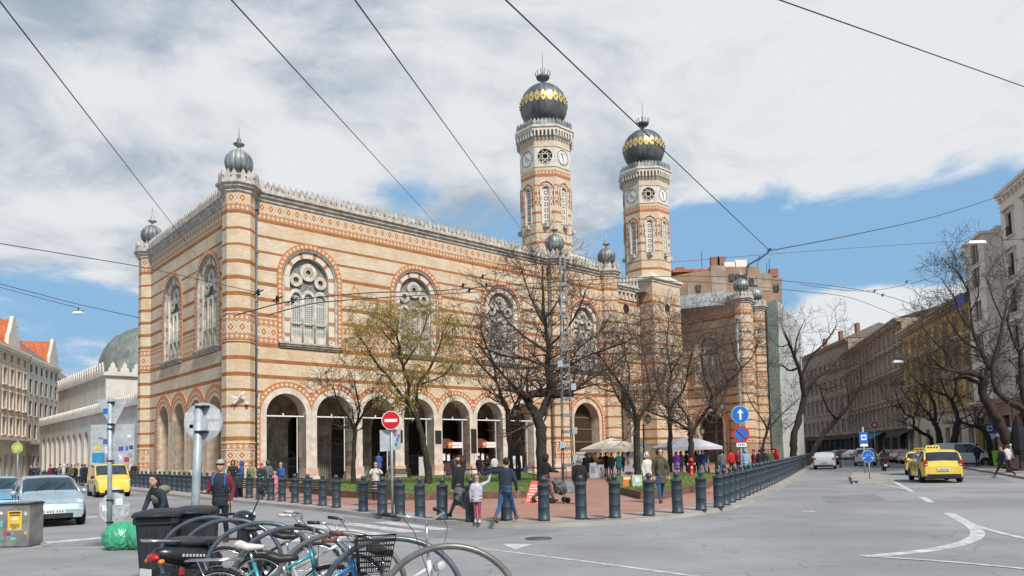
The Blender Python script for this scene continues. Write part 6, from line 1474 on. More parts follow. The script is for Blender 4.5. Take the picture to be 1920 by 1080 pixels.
# ---- two wheelers
def ell(w, c, r, M=None, n=14, m=8, noise_=0):
    prof = [(max(1e-5, math.cos(t)), math.sin(t)) for t in [(-.5+k/m)*PI for k in range(m+1)]]; i0 = len(w.v)
    w.lathe([(a, b) for a, b in prof], (0, 0, 0), n)
    rr = random.Random(i0)
    for i in range(i0, len(w.v)):
        v = Vector(w.v[i]); q = 1+rr.uniform(-noise_, noise_); v = Vector((v.x*r[0]*q, v.y*r[1]*q, v.z*r[2]*q)); v = (M @ v) if M is not None else v; w.v[i] = tuple(v+Vector(c))
def ringtube(w, c, r, tr, n=28, a0=0, a1=2*PI, k=6, y=0, rz_=None):
    w.tube([(c[0]+r*math.cos(a0+(a1-a0)*i/n), y, c[1]+(rz_ or r)*math.sin(a0+(a1-a0)*i/n)) for i in range(n+1)], tr, k, False)
def bicycle(label, x, y, head, frame_c, saddle_c, fender=None, basket=False, rack=False, bar_up=.0, grip=None, steer=0, lean=0, z=.15):
    o = thing('bicycle', label, 'bicycle', (x, y, z), head, 'bicycles leaning at the hoop racks'); o.rotation_euler = (lean, 0, head)
    r = .34; rw, fw = (-.52, r), (.55, r); bb = (-.06, .28); st_ = (-.22, .82); ht = (.36, .84); hb = (.40, .62)
    f = MB(); f.mat(frame_c); v = lambda p, yy=0: (p[0], yy, p[1])
    f.tube([v(hb), v(bb)], .02, 8); f.tube([v(bb), v((-.19, .72))], .018, 8); f.tube([v((.37, .78)), v((-.13, .52))], .016, 8); f.tube([v(ht), v(hb)], .022, 8)
    for s in (-1, 1): f.tube([v(bb, s*.03), v(rw, s*.06)], .011, 6); f.tube([v((-.17, .66), s*.02), v(rw, s*.06)], .01, 6)
    f.build('frame', o)
    for nm, c in (('wheel', rw), ('wheel', fw)):
        t = MB(); t.mat(RUB); ringtube(t, c, r-.018, .019, 36, k=6); w_ = t.build(nm, o)
        q = MB(); q.mat(CHR); ringtube(q, c, r-.045, .011, 32, k=4)
        for i in range(18):
            a = 2*PI*i/18; q.tube([(c[0], .03*(1 if i % 2 else -1), c[1]), (c[0]+(r-.045)*math.cos(a), 0, c[1]+(r-.045)*math.sin(a))], .0022, 3, False)
        q.tube([(c[0], -.06, c[1]), (c[0], .06, c[1])], .022, 8); q.build('rim', w_)
    f = MB(); f.mat(CHR)
    for s in (-1, 1): f.tube([v(fw, s*.05), v((.47, .55), s*.05), v((.40, .63), s*.03)], .012, 6)
    f.build('fork', o)
    f = MB(); f.mat(CHR); f.tube([v((-.19, .70)), v(st_)], .013, 6); f.tube([v(ht), v((.34, .98+bar_up))], .013, 6)
    hx, hz = .34, .98+bar_up
    f.tube([(hx-.12, -.29, hz+.06), (hx+.02, -.2, hz+.04), (hx+.05, 0, hz), (hx+.02, .2, hz+.04), (hx-.12, .29, hz+.06)], .012, 8); f.build('handlebar', o)
    for s in (-1, 1): g = MB(); g.mat(grip or BLKP); g.tube([(hx-.20, s*.305, hz+.065), (hx-.08, s*.27, hz+.055)], .018, 8); g.build('grip', o)
    g = MB(); g.mat(BLKP)
    for s in (-1, 1): g.tube([(hx-.05, s*.24, hz+.05), (hx+.06, s*.2, hz-.08), (.42, s*.05, .7), (.45, s*.02, .6)], .004, 4)
    g.build('cables', o)
    s_ = MB(); s_.mat(saddle_c)
    prof = [(-.14, .075, .03), (-.10, .085, .045), (-.02, .06, .04), (.06, .03, .03), (.13, .02, .02)]
    vs = []
    for xx, hw, th in prof:
        for k in range(8):
            a = 2*PI*k/8; vs.append((st_[0]+xx, hw*math.cos(a), st_[1]+.05+(.03 if xx < -.08 else 0)+th*math.sin(a)))
    s_.mesh(vs, [(i*8+j, i*8+(j+1) % 8, (i+1)*8+(j+1) % 8, (i+1)*8+j) for i in range(4) for j in range(8)]+[tuple(range(8))[::-1], tuple(range(32, 40))], None, True); s_.build('saddle', o)
    c = MB(); c.mat(CHR); c.lathe([(.09, -.004), (.09, .004), (0, .004)], (bb[0], .05, bb[1]), 20, M=Matrix.Rotation(PI/2, 3, 'X')); c.tube([(bb[0], -.08, bb[1]), (bb[0]+.12, -.09, bb[1]-.12)], .01, 6); c.tube([(bb[0], .08, bb[1]), (bb[0]-.12, .09, bb[1]+.12)], .01, 6); c.mat(BLKP); c.box((bb[0]+.12, -.14, bb[1]-.12), (.08, .08, .02)); c.box((bb[0]-.12, .14, bb[1]+.12), (.08, .08, .02)); c.tube([(bb[0], .05, bb[1]+.09), (rw[0], .05, rw[1]+.035)], .006, 4); c.tube([(bb[0], .05, bb[1]-.09), (rw[0], .05, rw[1]-.035)], .006, 4); c.build('crank', o)
    if fender:
        for c_, a0, a1 in ((rw, .12*PI, 1.12*PI), (fw, .15*PI, .95*PI)):
            f = MB(); f.mat(fender)
            for k in range(20):
                t0, t1 = a0+(a1-a0)*k/20, a0+(a1-a0)*(k+1)/20; q = r+.022
                f.face([(c_[0]+q*math.cos(t0), -.03, c_[1]+q*math.sin(t0)), (c_[0]+q*math.cos(t1), -.03, c_[1]+q*math.sin(t1)), (c_[0]+q*math.cos(t1), .03, c_[1]+q*math.sin(t1)), (c_[0]+q*math.cos(t0), .03, c_[1]+q*math.sin(t0))])
            f.tube([(c_[0]+(r+.022)*math.cos(a1), .03, c_[1]+(r+.022)*math.sin(a1)), (c_[0], .05, c_[1])], .004, 4)
            f.build('mudguard', o)
    if rack:
        f = MB(); f.mat(CHR if rack == 1 else BLKP)
        for yy in (-.07, -.025, .025, .07): f.tube([(-.82, yy, .76), (-.3, yy, .76)], .006, 4)
        for xx in (-.82, -.6, -.32): f.tube([(xx, -.07, .76), (xx, .07, .76)], .006, 4)
        for s in (-1, 1): f.tube([(-.7, s*.07, .76), (rw[0], s*.07, rw[1])], .006, 4)
        f.build('rack', o); f = MB(); f.mat(TAIL); f.box((-.87, 0, .66), (.03, .07, .06)); f.build('reflector', o)
    if basket:
        f = MB(); f.mat(BLKP); z0, z1 = .74, 1.02
        for k in range(7):
            t = k/6; hw = .13+.05*t; z_ = z0+(z1-z0)*t; f.tube([(.42-.02*t, -hw, z_), (.68+.06*t, -hw, z_), (.68+.06*t, hw, z_), (.42-.02*t, hw, z_), (.42-.02*t, -hw, z_)], .005 if k < 6 else .009, 4)
        for k in range(15):
            yy = -1+2*k/14; f.tube([(.68, .13*yy, z0), (.74, .18*yy, z1)], .004, 3); f.tube([(.42, .13*yy, z0), (.40, .18*yy, z1)], .004, 3)
            xx = k/14
            for s in (-1, 1): f.tube([(.42+.26*xx, s*.13, z0), (.40+.34*xx, s*.18, z1)], .004, 3)
        for k in range(6): f.tube([(.43+k*.05, -.13, z0), (.43+k*.05, .13, z0)], .004, 3)
        f.build('basket', o)
    if grip is None and fender:
        f = MB(); f.mat(CHR); ell(f, (.48, 0, .80), (.05, .055, .055)); f.mat(LENS); ell(f, (.51, 0, .80), (.03, .045, .045)); f.build('headlamp', o)
    return o
TEAL = mat('teal_frame', (.04, .26, .30), .35, .2, coat=.5, var=.05); BLU = mat('bright_blue_frame', (.02, .20, .48), .35, .2, coat=.5, var=.05); WHF = mat('white_frame', (.62, .62, .62), .35, coat=.5, var=.05); BKF = mat('black_frame', (.02, .02, .022), .35, coat=.4)
SILV = mat('silver_mudguard', (.45, .46, .47), .3, .8, var=.05); WSAD = mat('white_saddle', (.55, .54, .51), .6); BSAD = mat('black_saddle', (.02, .02, .02), .45); LEA = mat('brown_leather_grip', (.16, .05, .03), .5)
bicycle('teal bicycle with white saddle, silver mudguards and rear rack', -2.37, 7.2, R(4), TEAL, WSAD, SILV, rack=1, grip=BLKP, z=.13)
bicycle('bright blue bicycle with black saddle and wire front basket', -1.78, 6.35, R(8), BLU, BSAD, SILV, basket=True, grip=LEA, z=.13)
bicycle('white bicycle with upright bars and round headlamp at the rack\'s near end', -1.02, 6.45, R(-38), WHF, BSAD, WHF, bar_up=.20, z=.13)
bicycle('black bicycle with white handlebar and rear rack behind the hoops', -2.98, 8.9, R(12), BKF, BSAD, rack=2, grip=WSAD)
bicycle('white framed bicycle parked between the blue and black ones', -2.25, 7.9, R(-6), WHF, BSAD, SILV, grip=BLKP)
HOOPM = mat('blue_grey_hoop_steel', (.14, .17, .195), .35, .6, var=.15, sc=6); HOOPM2 = mat('brown_grey_hoop_steel', (.19, .185, .175), .4, .5, var=.15, sc=6)
hoops = [(394, 968, 'farthest cycle hoop, nearest the wheelie bins', 0), (432, 972, 'large hoop looping over the black scooter seat', 0), (490, 978, 'third hoop from the bins, above the white saddle', 0), (550, 986, 'hoop standing behind the black bicycle saddle', 0), (637, 997, 'brownish hoop passing behind the wire basket', 1), (734, 1006, 'blue grey hoop under the tall white bicycle handlebar', 0), (838, 1020, 'nearest grey hoop at the right end of the cycle rack', 1)]
for px, py, lab, mm in hoops:
    Hh = 852.5-(px-960)*.022; D = .70*1363/(py-Hh); c = atd(px, 900, D); w = MB(); w.mat(HOOPM2 if mm else HOOPM)
    w.tube([((.55 if px > 800 else .60)*math.cos(t), 0, .5+.5*math.sin(t)) for t in [(-.30+1.60*i/44)*PI for i in range(45)]], .026, 12, True)
    w.mat(CHR); w.box((.33, 0, .012), (.16, .1, .02)); w.box((-.33, 0, .012), (.16, .1, .02))
    w.build('cycle_hoop', loc=(c.x, D, .14), rz=R(6), label=lab, cat='cycle rack hoop', group='round steel cycle hoops in a row')
def scooter(label, x, y, head, c=None, z=.15, name='motor_scooter', blob=False, grp=None, extra=True, red=False):
    c = c or paint('scooter_black', (.015, .016, .02)); o = thing(name, label, 'motor scooter', (x, y, z), head, grp)
    M15 = Matrix.Rotation(-.35, 3, 'Y'); b = MB(); b.mat(c); b.smooth_on = True
    ell(b, (-.48, 0, .62), (.42, .17, .13), Matrix.Rotation(.18, 3, 'Y')); ell(b, (-.25, 0, .5), (.28, .16, .2)); ell(b, (.02, 0, .33), (.42, .17, .06)); ell(b, (-.15, .0, .36), (.2, .16, .14))
    ell(b, (.46, 0, .62), (.09, .2, .34), Matrix.Rotation(-.3, 3, 'Y')); ell(b, (.36, 0, .98), (.12, .16, .1)); ell(b, (.66, 0, .46), (.2, .07, .08)); b.build('body', o)
    s = MB(); s.mat(mat('scooter_seat_vinyl', (.035, .042, .05), .45, var=.1)); s.smooth_on = True; ell(s, (-.42, 0, .77), (.34, .145, .07), Matrix.Rotation(.08, 3, 'Y')); ell(s, (-.2, 0, .745), (.2, .12, .06)); s.build('seat', o)
    for xx in (-.62, .68):
        t = MB(); t.mat(RUB); t.lathe([(.12, -.05), (.2, -.06), (.235, -.03), (.235, .03), (.2, .06), (.12, .05), (.12, -.05)], (xx, 0, .235), 22, M=Matrix.Rotation(PI/2, 3, 'X')); w_ = t.build('wheel', o)
        t = MB(); t.mat(RIM); t.lathe([(0, -.03), (.12, -.03), (.13, .03), (0, .03)], (xx, 0, .235), 14, M=Matrix.Rotation(PI/2, 3, 'X')); t.build('rim', w_)
    f = MB(); f.mat(BLKP); f.tube([(.68, .08, .235), (.5, .06, .62), (.38, 0, .95)], .02, 8); f.tube([(.68, -.08, .235), (.5, -.06, .62), (.38, 0, .95)], .02, 8); f.build('fork', o)
    f = MB(); f.mat(BLKP); f.tube([(.24, -.34, 1.02), (.34, -.15, 1.03), (.37, 0, 1.02), (.34, .15, 1.03), (.24, .34, 1.02)], .017, 8); f.build('handlebar', o)
    for q in (-1, 1):
        f = MB(); f.mat(BLKP); f.tube([(.32, q*.2, 1.03), (.36, q*.26, 1.2), (.36, q*.3, 1.27)], .008, 6); ell(f, (.36, q*.32, 1.33), (.02, .065, .05)); f.build('mirror', o)
    f = MB(); f.mat(CHR); f.tube([(-.62, -.13, .8), (-.95, -.12, .84), (-1.0, 0, .84), (-.95, .12, .84), (-.62, .13, .8)], .012, 8); f.tube([(-.8, -.12, .82), (-.8, .12, .82)], .01, 6); f.tube([(-.9, -.12, .84), (-.9, .12, .84)], .01, 6); f.build('rack', o)
    f = MB(); f.mat(TAIL); ell(f, (-.88, 0, .64), (.05, .1, .05)); f.mat(AMB); ell(f, (-.86, -.12, .60), (.04, .03, .03)); ell(f, (-.86, .12, .60), (.04, .03, .03)); f.build('tail_light', o)
    f = MB(); f.mat(LENS); ell(f, (.47, 0, 1.0), (.04, .1, .07)); f.build('headlight', o)
    f = MB(); f.mat(BLKP); f.tube([(-.35, -.16, .3), (-.75, -.2, .36), (-.95, -.2, .42)], [.05, .075, .06], 12); f.box((-.6, -.21, .44), (.4, .03, .1), Matrix.Rotation(.15, 3, 'Y')); f.build('exhaust', o)
    f = MB(); f.mat(mat('grey_decal', (.45, .46, .48), .4))
    for k in range(7): f.box((-.62+k*.045, -.172, .645-k*.006), (.028, .004, .03))
    for k in range(7): f.box((-.62+k*.045, .172, .645-k*.006), (.028, .004, .03))
    f.build('decal', o)
    f = MB(); f.mat(PLATE); f.box((-.97, 0, .45), (.01, .2, .16)); f.mat(BLKP); f.box((-.9, 0, .42), (.1, .16, .22)); f.build('number_plate', o)
    return o
scooter('black motor scooter with rear rack parked before the wheelie bins', -3.62, 9.0, R(60), z=.14)
# ---- bins, bag, cabinet
BINM = mat('dark_wheelie_bin', (.022, .026, .032), .5, var=.1, sc=3)
def wbin(label, x, y, rz):
    o = thing('wheelie_bin', label, 'wheelie bin', (x, y, .15), rz, 'dark wheelie bins'); b = MB(); b.mat(BINM)
    def ringr(hw, hd, z, k=.05): return [(-hw+k, -hd, z), (hw-k, -hd, z), (hw, -hd+k, z), (hw, hd-k, z), (hw-k, hd, z), (-hw+k, hd, z), (-hw, hd-k, z), (-hw, -hd+k, z)]
    rs_ = [ringr(.21, .25, .06), ringr(.22, .27, .3), ringr(.255, .31, .84), ringr(.285, .34, .86), ringr(.285, .34, .93), ringr(.27, .33, .95)]
    b.mesh([p for q in rs_ for p in q], [(i*8+j, i*8+(j+1) % 8, (i+1)*8+(j+1) % 8, (i+1)*8+j) for i in range(5) for j in range(8)]+[tuple(range(8))[::-1]])
    for xx in (-.12, 0, .12): b.box((xx, -.29, .5), (.02, .02, .55), Matrix.Rotation(.07, 3, 'X'))
    b.build('body', o)
    l = MB(); l.mat(BINM); rs_ = [ringr(.30, .36, .95), ringr(.30, .36, .985), ringr(.27, .32, 1.02), ringr(.15, .2, 1.045)]
    l.mesh([p for q in rs_ for p in q], [(i*8+j, i*8+(j+1) % 8, (i+1)*8+(j+1) % 8, (i+1)*8+j) for i in range(3) for j in range(8)]+[tuple(range(24, 32))]); l.tube([(-.22, -.4, .97), (.22, -.4, .97)], .018, 6); l.build('lid', o)
    h = MB(); h.mat(BINM); h.tube([(-.2, .36, .95), (-.18, .44, .98), (.18, .44, .98), (.2, .36, .95)], .02, 8); h.build('handle', o)
    for s in (-1, 1):
        w = MB(); w.mat(RUB); w.lathe([(0, -.03), (.1, -.03), (.1, .03), (0, .03)], (s*.26, .24, .1), 16, M=Matrix.Rotation(PI/2, 3, 'Y')); w.build('wheel', o)
wbin('dark wheelie bin on the left, nearer the green bag', -4.98, 10.3, R(14)); wbin('dark wheelie bin on the right, partly behind the black scooter', -4.72, 10.75, R(10))
def bag():
    o = thing('rubbish_bag', 'crumpled translucent green rubbish bag lying by the kerb', 'rubbish bag', (-7.62, 14.5, .14)); o.scale = (1.12,)*3; w = MB(); w.mat(BAGM); rr = random.Random(3)
    def lump(c, r, s):
        prof = [(max(1e-4, math.cos(t)), math.sin(t)) for t in [(-.5+k/40)*PI for k in range(41)]]; i0 = len(w.v); w.lathe(prof, n=80, smooth=True)
        fs = [(rr.uniform(-9, 9)*(1+k*.25), rr.uniform(-9, 9)*(1+k*.25), rr.uniform(-6, 6), rr.uniform(0, 6)) for k in range(10)]
        for i in range(i0, len(w.v)):
            v = Vector(w.v[i]); d = 1+sum(abs(math.sin(a*v.x+b*v.y+c_*v.z+p)) for a, b, c_, p in fs)*.035-.2+rr.uniform(-.004, .004); v = Vector((v.x*r[0]*d, v.y*r[1]*d, max(-.85, v.z)*r[2]*d)); w.v[i] = tuple(v+Vector(c))
    lump((-.14, 0, .22), (.30, .26, .26), 1); lump((.26, .0, .25), (.30, .28, .30), 2); w.build('sack', o)
    w = MB(); w.mat(BAGM); lump((.38, .0, .52), (.09, .07, .12), 3); w.tube([(.40, 0, .5), (.44, .02, .6), (.46, 0, .68)], [.06, .03, .05], 7); w.build('knot', o)
BAGM = mat('green_plastic_film', (.02, .27, .12), .28, var=.25, sc=7, spec=.7, c2=(.06, .36, .2), coat=.5, bump=.6, bsc=9)
bag()
p = gnd(22, 1028, .15); o = thing('litter_bin', 'square metal litter bin with a yellow poster and stickers at the left edge', 'litter bin', (p.x-.02, p.y+.3, .15), R(4))
MET = mat('scuffed_sheet_metal', (.30, .30, .28), .45, .5, var=.2, sc=4, c2=(.2, .2, .19)); w = MB(); w.mat(MET); w.box((0, 0, .46), (.62, .5, .84)); w.box((0, 0, .03), (.56, .44, .06)); w.mat(BLKP); w.box((0, 0, .895), (.66, .54, .03)); w.mat(MET); w.box((0, -.0, .92), (.60, .5, .03)); w.build('body', o)
w = MB(); w.mat(mat('yellow_poster', (.68, .44, .05), .6, var=.08, sc=9)); w.box((.02, -.252, .56), (.28, .004, .4)); w.mat(DARK); w.box((.02, -.256, .72), (.22, .002, .035)); w.box((.02, -.256, .67), (.2, .002, .02))
for k in range(5): w.box((.02, -.256, .48-k*.022), (.18-.02*(k % 2), .002, .008))
w.mat(PLATE); w.box((.02, -.256, .6), (.12, .002, .06)); w.box((-.06, -.256, .395), (.05, .002, .035)); w.box((.08, -.256, .395), (.05, .002, .035)); w.build('poster', o)
for a, z, ww, hh, c in ((-.17, .30, .07, .06, (.5, .05, .04)), (-.1, .29, .07, .07, (.05, .1, .3)), (-.24, .5, .05, .12, (.12, .5, .45)), (.0, .19, .1, .06, (.12, .55, .42)), (-.24, .2, .09, .06, (.1, .45, .4)), (.23, .7, .06, .08, (.5, .5, .5)), (-.25, .72, .06, .06, (.6, .6, .6)), (.24, .3, .05, .05, (.55, .4, .1))):
    w = MB(); w.mat(mat('bin_sticker_%d_%d' % (int(a*100), int(z*100)), c, .5)); w.box((a, -.253, z), (ww, .003, hh)); w.build('sticker', o)
p = gnd(1873, 874, .12); o = thing('litter_bin', 'small lime green bin by the pavement edge near the white van', 'litter bin', (p.x, p.y, .12)); w = MB(); w.mat(mat('lime_plastic', (.22, .62, .04), .5)); w.lathe([(.30, 0), (.34, .1), (.40, 1.0), (.42, 1.1), (.36, 1.2), (0, 1.22)], n=4, rot=PI/4, smooth=False); w.build('body', o); w = MB(); w.mat(BLKP); w.box((0, -.3, 1.0), (.3, .02, .1)); w.build('slot', o)
# ---- plaza furniture
def parasol():
    o = thing('parasol', 'square cream market parasol with scalloped edge over the crowd', 'parasol', (7.15, 52.7, .12), R(20)); w = MB(); w.mat(mat('cream_canvas', (.74, .66, .53), .85, var=.06)); s = 1.72
    c = [(-s, -s), (s, -s), (s, s), (-s, s)]
    for i in range(4):
        a, b = c[i], c[(i+1) % 4]; N = 8
        for k in range(N):
            p0 = (a[0]+(b[0]-a[0])*k/N, a[1]+(b[1]-a[1])*k/N); p1 = (a[0]+(b[0]-a[0])*(k+1)/N, a[1]+(b[1]-a[1])*(k+1)/N); m = ((p0[0]+p1[0])/2, (p0[1]+p1[1])/2)
            z0 = 1.98-.12*math.sin(PI*k/N); z1 = 1.98-.12*math.sin(PI*(k+1)/N); z0 = 1.98+.0; z1 = 1.98
            w.face([(p0[0], p0[1], z0), (p1[0], p1[1], z1), (p1[0]*.5, p1[1]*.5, 2.42), (p0[0]*.5, p0[1]*.5, 2.42)]); w.face([(p0[0]*.5, p0[1]*.5, 2.42), (p1[0]*.5, p1[1]*.5, 2.42), (0, 0, 2.78)])
            w.face([(p0[0], p0[1], 1.98), (p1[0], p1[1], 1.98), (p1[0], p1[1], 1.78), (m[0], m[1], 1.70), (p0[0], p0[1], 1.78)])
    w.build('canopy', o); w = MB(); w.mat(DOORM); w.tube([(0, 0, 0), (0, 0, 2.9)], .035, 8)
    for p in c: bar(w, (0, 0, 2.0), (p[0]*.6, p[1]*.6, 2.33), .03)
    w.build('pole', o); w = MB(); w.mat(IRON); w.box((0, 0, .04), (.7, .7, .08)); w.build('base', o)
parasol()
o = thing('gazebo', 'pale lilac grey pop up gazebo among the plaza trees', 'gazebo', (12.9, 54.2, .12), R(15)); w = MB(); w.mat(mat('lilac_canvas', (.50, .50, .56), .8, var=.05)); s = 2.1
c = [(-s, -1.5), (s, -1.5), (s, 1.5), (-s, 1.5)]
for i in range(4):
    a, b = c[i], c[(i+1) % 4]; w.face([(a[0], a[1], 2.0), (b[0], b[1], 2.0), (b[0]*.4, b[1]*.4, 2.55), (a[0]*.4, a[1]*.4, 2.55)]); w.face([(a[0]*.4, a[1]*.4, 2.55), (b[0]*.4, b[1]*.4, 2.55), (0, 0, 2.72)]); w.face([(a[0], a[1], 2.0), (b[0], b[1], 2.0), (b[0], b[1], 1.78), (a[0], a[1], 1.78)])
w.build('canopy', o)
for a, b in c: w = MB(); w.mat(GALV); w.tube([(a, b, 0), (a, b, 2.0)], .025, 6); w.build('leg', o)
def board(name, label, px, py, W_, H_, col, Y=None, tilt=.0, marks=(), cat='sign board', zb=0, legs=True, z=.12, grp=None):
    p = gnd(px, py, z) if Y is None else atd(px, py, Y); o = thing(name, label, cat, (p.x, p.y, z), 0, grp); w = MB(); w.mat(col); M = Matrix.Rotation(-tilt, 3, 'X')
    w.box((0, 0, zb+H_/2), (W_, .04, H_), M); w.build('panel', o)
    if marks:
        w = MB()
        for a, zz, ww, hh, m in marks:
            w.mat(m)
            w.box((a, -.024, zb+zz), (ww, .01, hh), M)
        w.build('print', o)
    if legs:
        w = MB(); w.mat(IRON)
        for s in (-1, 1): bar(w, (s*W_*.45, .03, 0), (s*W_*.45, .03, zb+H_), .03)
        w.build('stand', o)
    return o
RP = mat('pinkish_red_board', (.70, .13, .08), .5); PURP = mat('purple_print', (.25, .03, .25), .5); ORNG = mat('orange_print', (.65, .22, .03), .5)
p = gnd(1001, 944, .12); o = thing('a_board', 'red A-board with white writing standing beside a bollard', 'sign board', (p.x, p.y, .12), R(-12))
w = MB(); w.mat(RP); w.mesh([(-.3, -.25, 0), (.3, -.25, 0), (.2, 0, .78), (-.08, 0, .78), (-.3, .25, 0), (.3, .25, 0)], [(0, 1, 2, 3), (4, 5, 2, 3)]); w.build('panel', o); w = MB(); w.mat(WHT2)
for k, (a, b) in enumerate(((-.2, .2), (-.14, .2), (-.18, .1), (-.1, .2), (-.12, .15), (-.08, .18))):
    z0 = .1+k*.1; y0 = -.25+.25*z0/.78-.006
    n_l = 6
    for i in range(n_l):
        a0 = a+(b-a)*i/n_l; w.face([(a0, y0, z0), (a0+(b-a)/n_l*.6, y0, z0), (a0+(b-a)/n_l*.6, y0+.02, z0+.055), (a0, y0+.02, z0+.055)])
w.build('lettering', o)
o = board('banner', 'white banner with purple and orange triangles beside the cream parasol', 1181, 893, 1.15, 1.75, WHT2, marks=((-.05, .12, 1.0, .04, REDP), (.3, .5, .16, .3, BLUEP)), cat='banner', zb=.2)
w = MB(); w.mat(PURP); w.prism([(-.25, 1.7), (.05, 1.7), (-.1, 1.3)], T0, .06, .05); w.mat(ORNG); w.prism([(-.25, .85), (.05, .85), (-.1, 1.28)], T0, .06, .05); w.build('triangles', o)
board('banner', 'plain pale banner half hidden by the tree left of the lantern post', 1202, 891, .9, 2.6, mat('pale_fabric', (.55, .52, .48), .8), cat='banner')
board('banner', 'tall white info banner with red edge right of the lattice mast', 1090, 896, .7, 1.8, WHT2, marks=((-.3, .9, .04, 1.6, REDP), (0, 1.6, .5, .06, REDP), (.05, 1.1, .35, .3, SBACK)), cat='banner')
board('info_board', 'white A-board before the mustard coated person', 1113, 897, .55, 1.05, WHT2, tilt=.2, marks=((0, .6, .3, .5, SBACK),))
board('info_board', 'small white board on a table under the parasol', 1127, 896, .45, .9, WHT2, marks=((0, .6, .1, .2, BLUEP),))
board('info_board', 'low white panel with red stripe under the banner', 1183, 899, 1.2, .5, SBACK, marks=((0, .4, 1.1, .05, REDP),))
board('info_board', 'small orange and white card standing on the right lawn', 1176, 912, .35, .5, ORNG, z=.34, marks=((0, .35, .3, .12, PLATE),)); board('info_board', 'small pale green card standing on the right lawn', 1195, 912, .42, .5, mat('pale_green_card', (.45, .56, .45), .6), z=.34, marks=((0, .3, .2, .2, WHT2),))
board('notice_board', 'white notice board behind the thin bare trunk', 1110//1 if False else 969, 893, .9, 1.0, WHT2, zb=.6, marks=((0, .5, .6, .5, SBACK),))
board('info_board', 'pale leaning board standing inside the fourth arch', 792, 899, .5, 1.7, mat('pale_fabric', (.55, .52, .48), .8))
p = gnd(1297, 897, .12); o = thing('fire_hydrant', 'red fire hydrant with white bands on the lawn edge', 'fire hydrant', (p.x, p.y, .3)); w = MB(); w.mat(REDP); w.lathe([(.17, 0), (.17, .08), (.11, .12), (.11, .85), (.16, .88), (.16, .96), (.1, 1.05), (.04, 1.12), (0, 1.13)], n=14); w.build('body', o)
w = MB(); w.mat(REDP); w.tube([(-.22, 0, .7), (.22, 0, .7)], .07, 10); w.mat(WHT2); w.tube([(-.25, 0, .7), (-.21, 0, .7)], .075, 10); w.tube([(.21, 0, .7), (.25, 0, .7)], .075, 10); w.box((0, -.115, .5), (.1, .02, .12)); w.build('nozzle', o)
BEN = mat('dark_bench_slats', (.03, .03, .032), .7, var=.2)
def bench(label, x, y, rz, grp='dark slatted benches'):
    o = thing('bench', label, 'bench', (x, y, .12), rz, grp); w = MB(); w.mat(BEN)
    for k in range(4): w.box((0, -.2+k*.12, .45), (1.5, .09, .035))
    w.build('seat', o); w = MB(); w.mat(BEN)
    for k in range(4): w.box((0, .3+.03*k, .55+k*.1), (1.5, .03, .08))
    w.build('backrest', o)
    for s in (-1, 1):
        w = MB(); w.mat(IRON); bar(w, (s*.6, -.22, 0), (s*.6, -.22, .45), .05); bar(w, (s*.6, .22, 0), (s*.6, .38, .9), .05); bar(w, (s*.6, -.22, .42), (s*.6, .25, .42), .05); w.build('leg', o)
for px, py, rz, lab in ((470, 932, 200, 'dark bench behind the second and third bollards from the standing man'), (552, 933, 205, 'dark bench between the middle bollards on the left'), (603, 938, 205, 'dark bench left of the long gap in the bollards'), (708, 946, 190, 'dark bench behind the no entry pole'), (752, 903, 180, 'dark bench on the paving under the willow'), (926, 899, 180, 'dark bench near the second ticket kiosk')):
    p = gnd(px, py, .12); bench(lab, p.x, p.y, R(rz))
def kiosk(lx, label):
    q = loc2w(lx, 1.6); o = thing('ticket_kiosk', label, 'kiosk', (q.x, q.y, .16), RZ, 'brown ticket kiosks in the arches'); BR = mat('kiosk_brown', (.13, .045, .03), .6, var=.15)
    w = MB(); w.mat(BR); w.box((0, 0, .55), (2.2, 1.6, 1.1)); w.box((0, .7, 1.4), (2.2, .1, 2.0))
    for s in (-1, 1): w.box((s*1.05, -.75, 1.5), (.1, .1, 1.9))
    w.build('booth', o); w = MB(); w.mat(BR); w.mesh([(-1.4, -1.3, 2.35), (1.4, -1.3, 2.35), (1.4, 1.1, 2.35), (-1.4, 1.1, 2.35), (-.3, -.1, 3.2), (.3, -.1, 3.2)], [(0, 1, 5, 4), (1, 2, 5), (2, 3, 4, 5), (3, 0, 4)]); w.build('roof', o)
    w = MB(); w.mat(WHT2); w.box((.05, -1.35, 2.6), (1.5, .06, .5)); w.mat(ORNG); w.box((-.5, -1.39, 2.6), (.36, .02, .5)); w.prism(circ(-.5, 2.62, .26, 14), T0, 1.41, 1.39)
    w.mat(WHT2); w.prism(circ(-.5, 2.66, .09, 8), T0, 1.42, 1.41); w.mat(ORNG)
    for k in range(8): w.box((-.12+k*.1, -1.385, 2.6), (.06, .01, .09))
    w.build('sign', o); w = MB(); w.mat(WHT2)
    for a, z in ((-.8, 1.6), (-.3, 1.55)): w.box((a, -.84, z), (.3, .02, .6))
    w.build('notices', o)
kiosk(18.9, 'brown ticket kiosk with orange and white sign in the left one of two arches'); kiosk(22.75, 'brown ticket kiosk with orange and white sign in the right one of two arches')
w = MB(); w.mat(mat('blue_tape', (.02, .07, .35), .5)); P_ = [gnd(x, y, .12) for x, y in ((833, 908), (885, 906), (935, 904), (1000, 903), (1062, 905))]
for a, b in zip(P_, P_[1:]):
    m = a.lerp(b, .5); w.mesh([(a.x, a.y, .95), (m.x, m.y, .88), (b.x, b.y, .95), (a.x, a.y, 1.03), (m.x, m.y, .96), (b.x, b.y, 1.03)], [(0, 1, 4, 3), (1, 2, 5, 4)])
o = thing('barrier_tape', 'blue queue tape strung in front of the ticket kiosks', 'barrier tape'); w.build('tape', o)
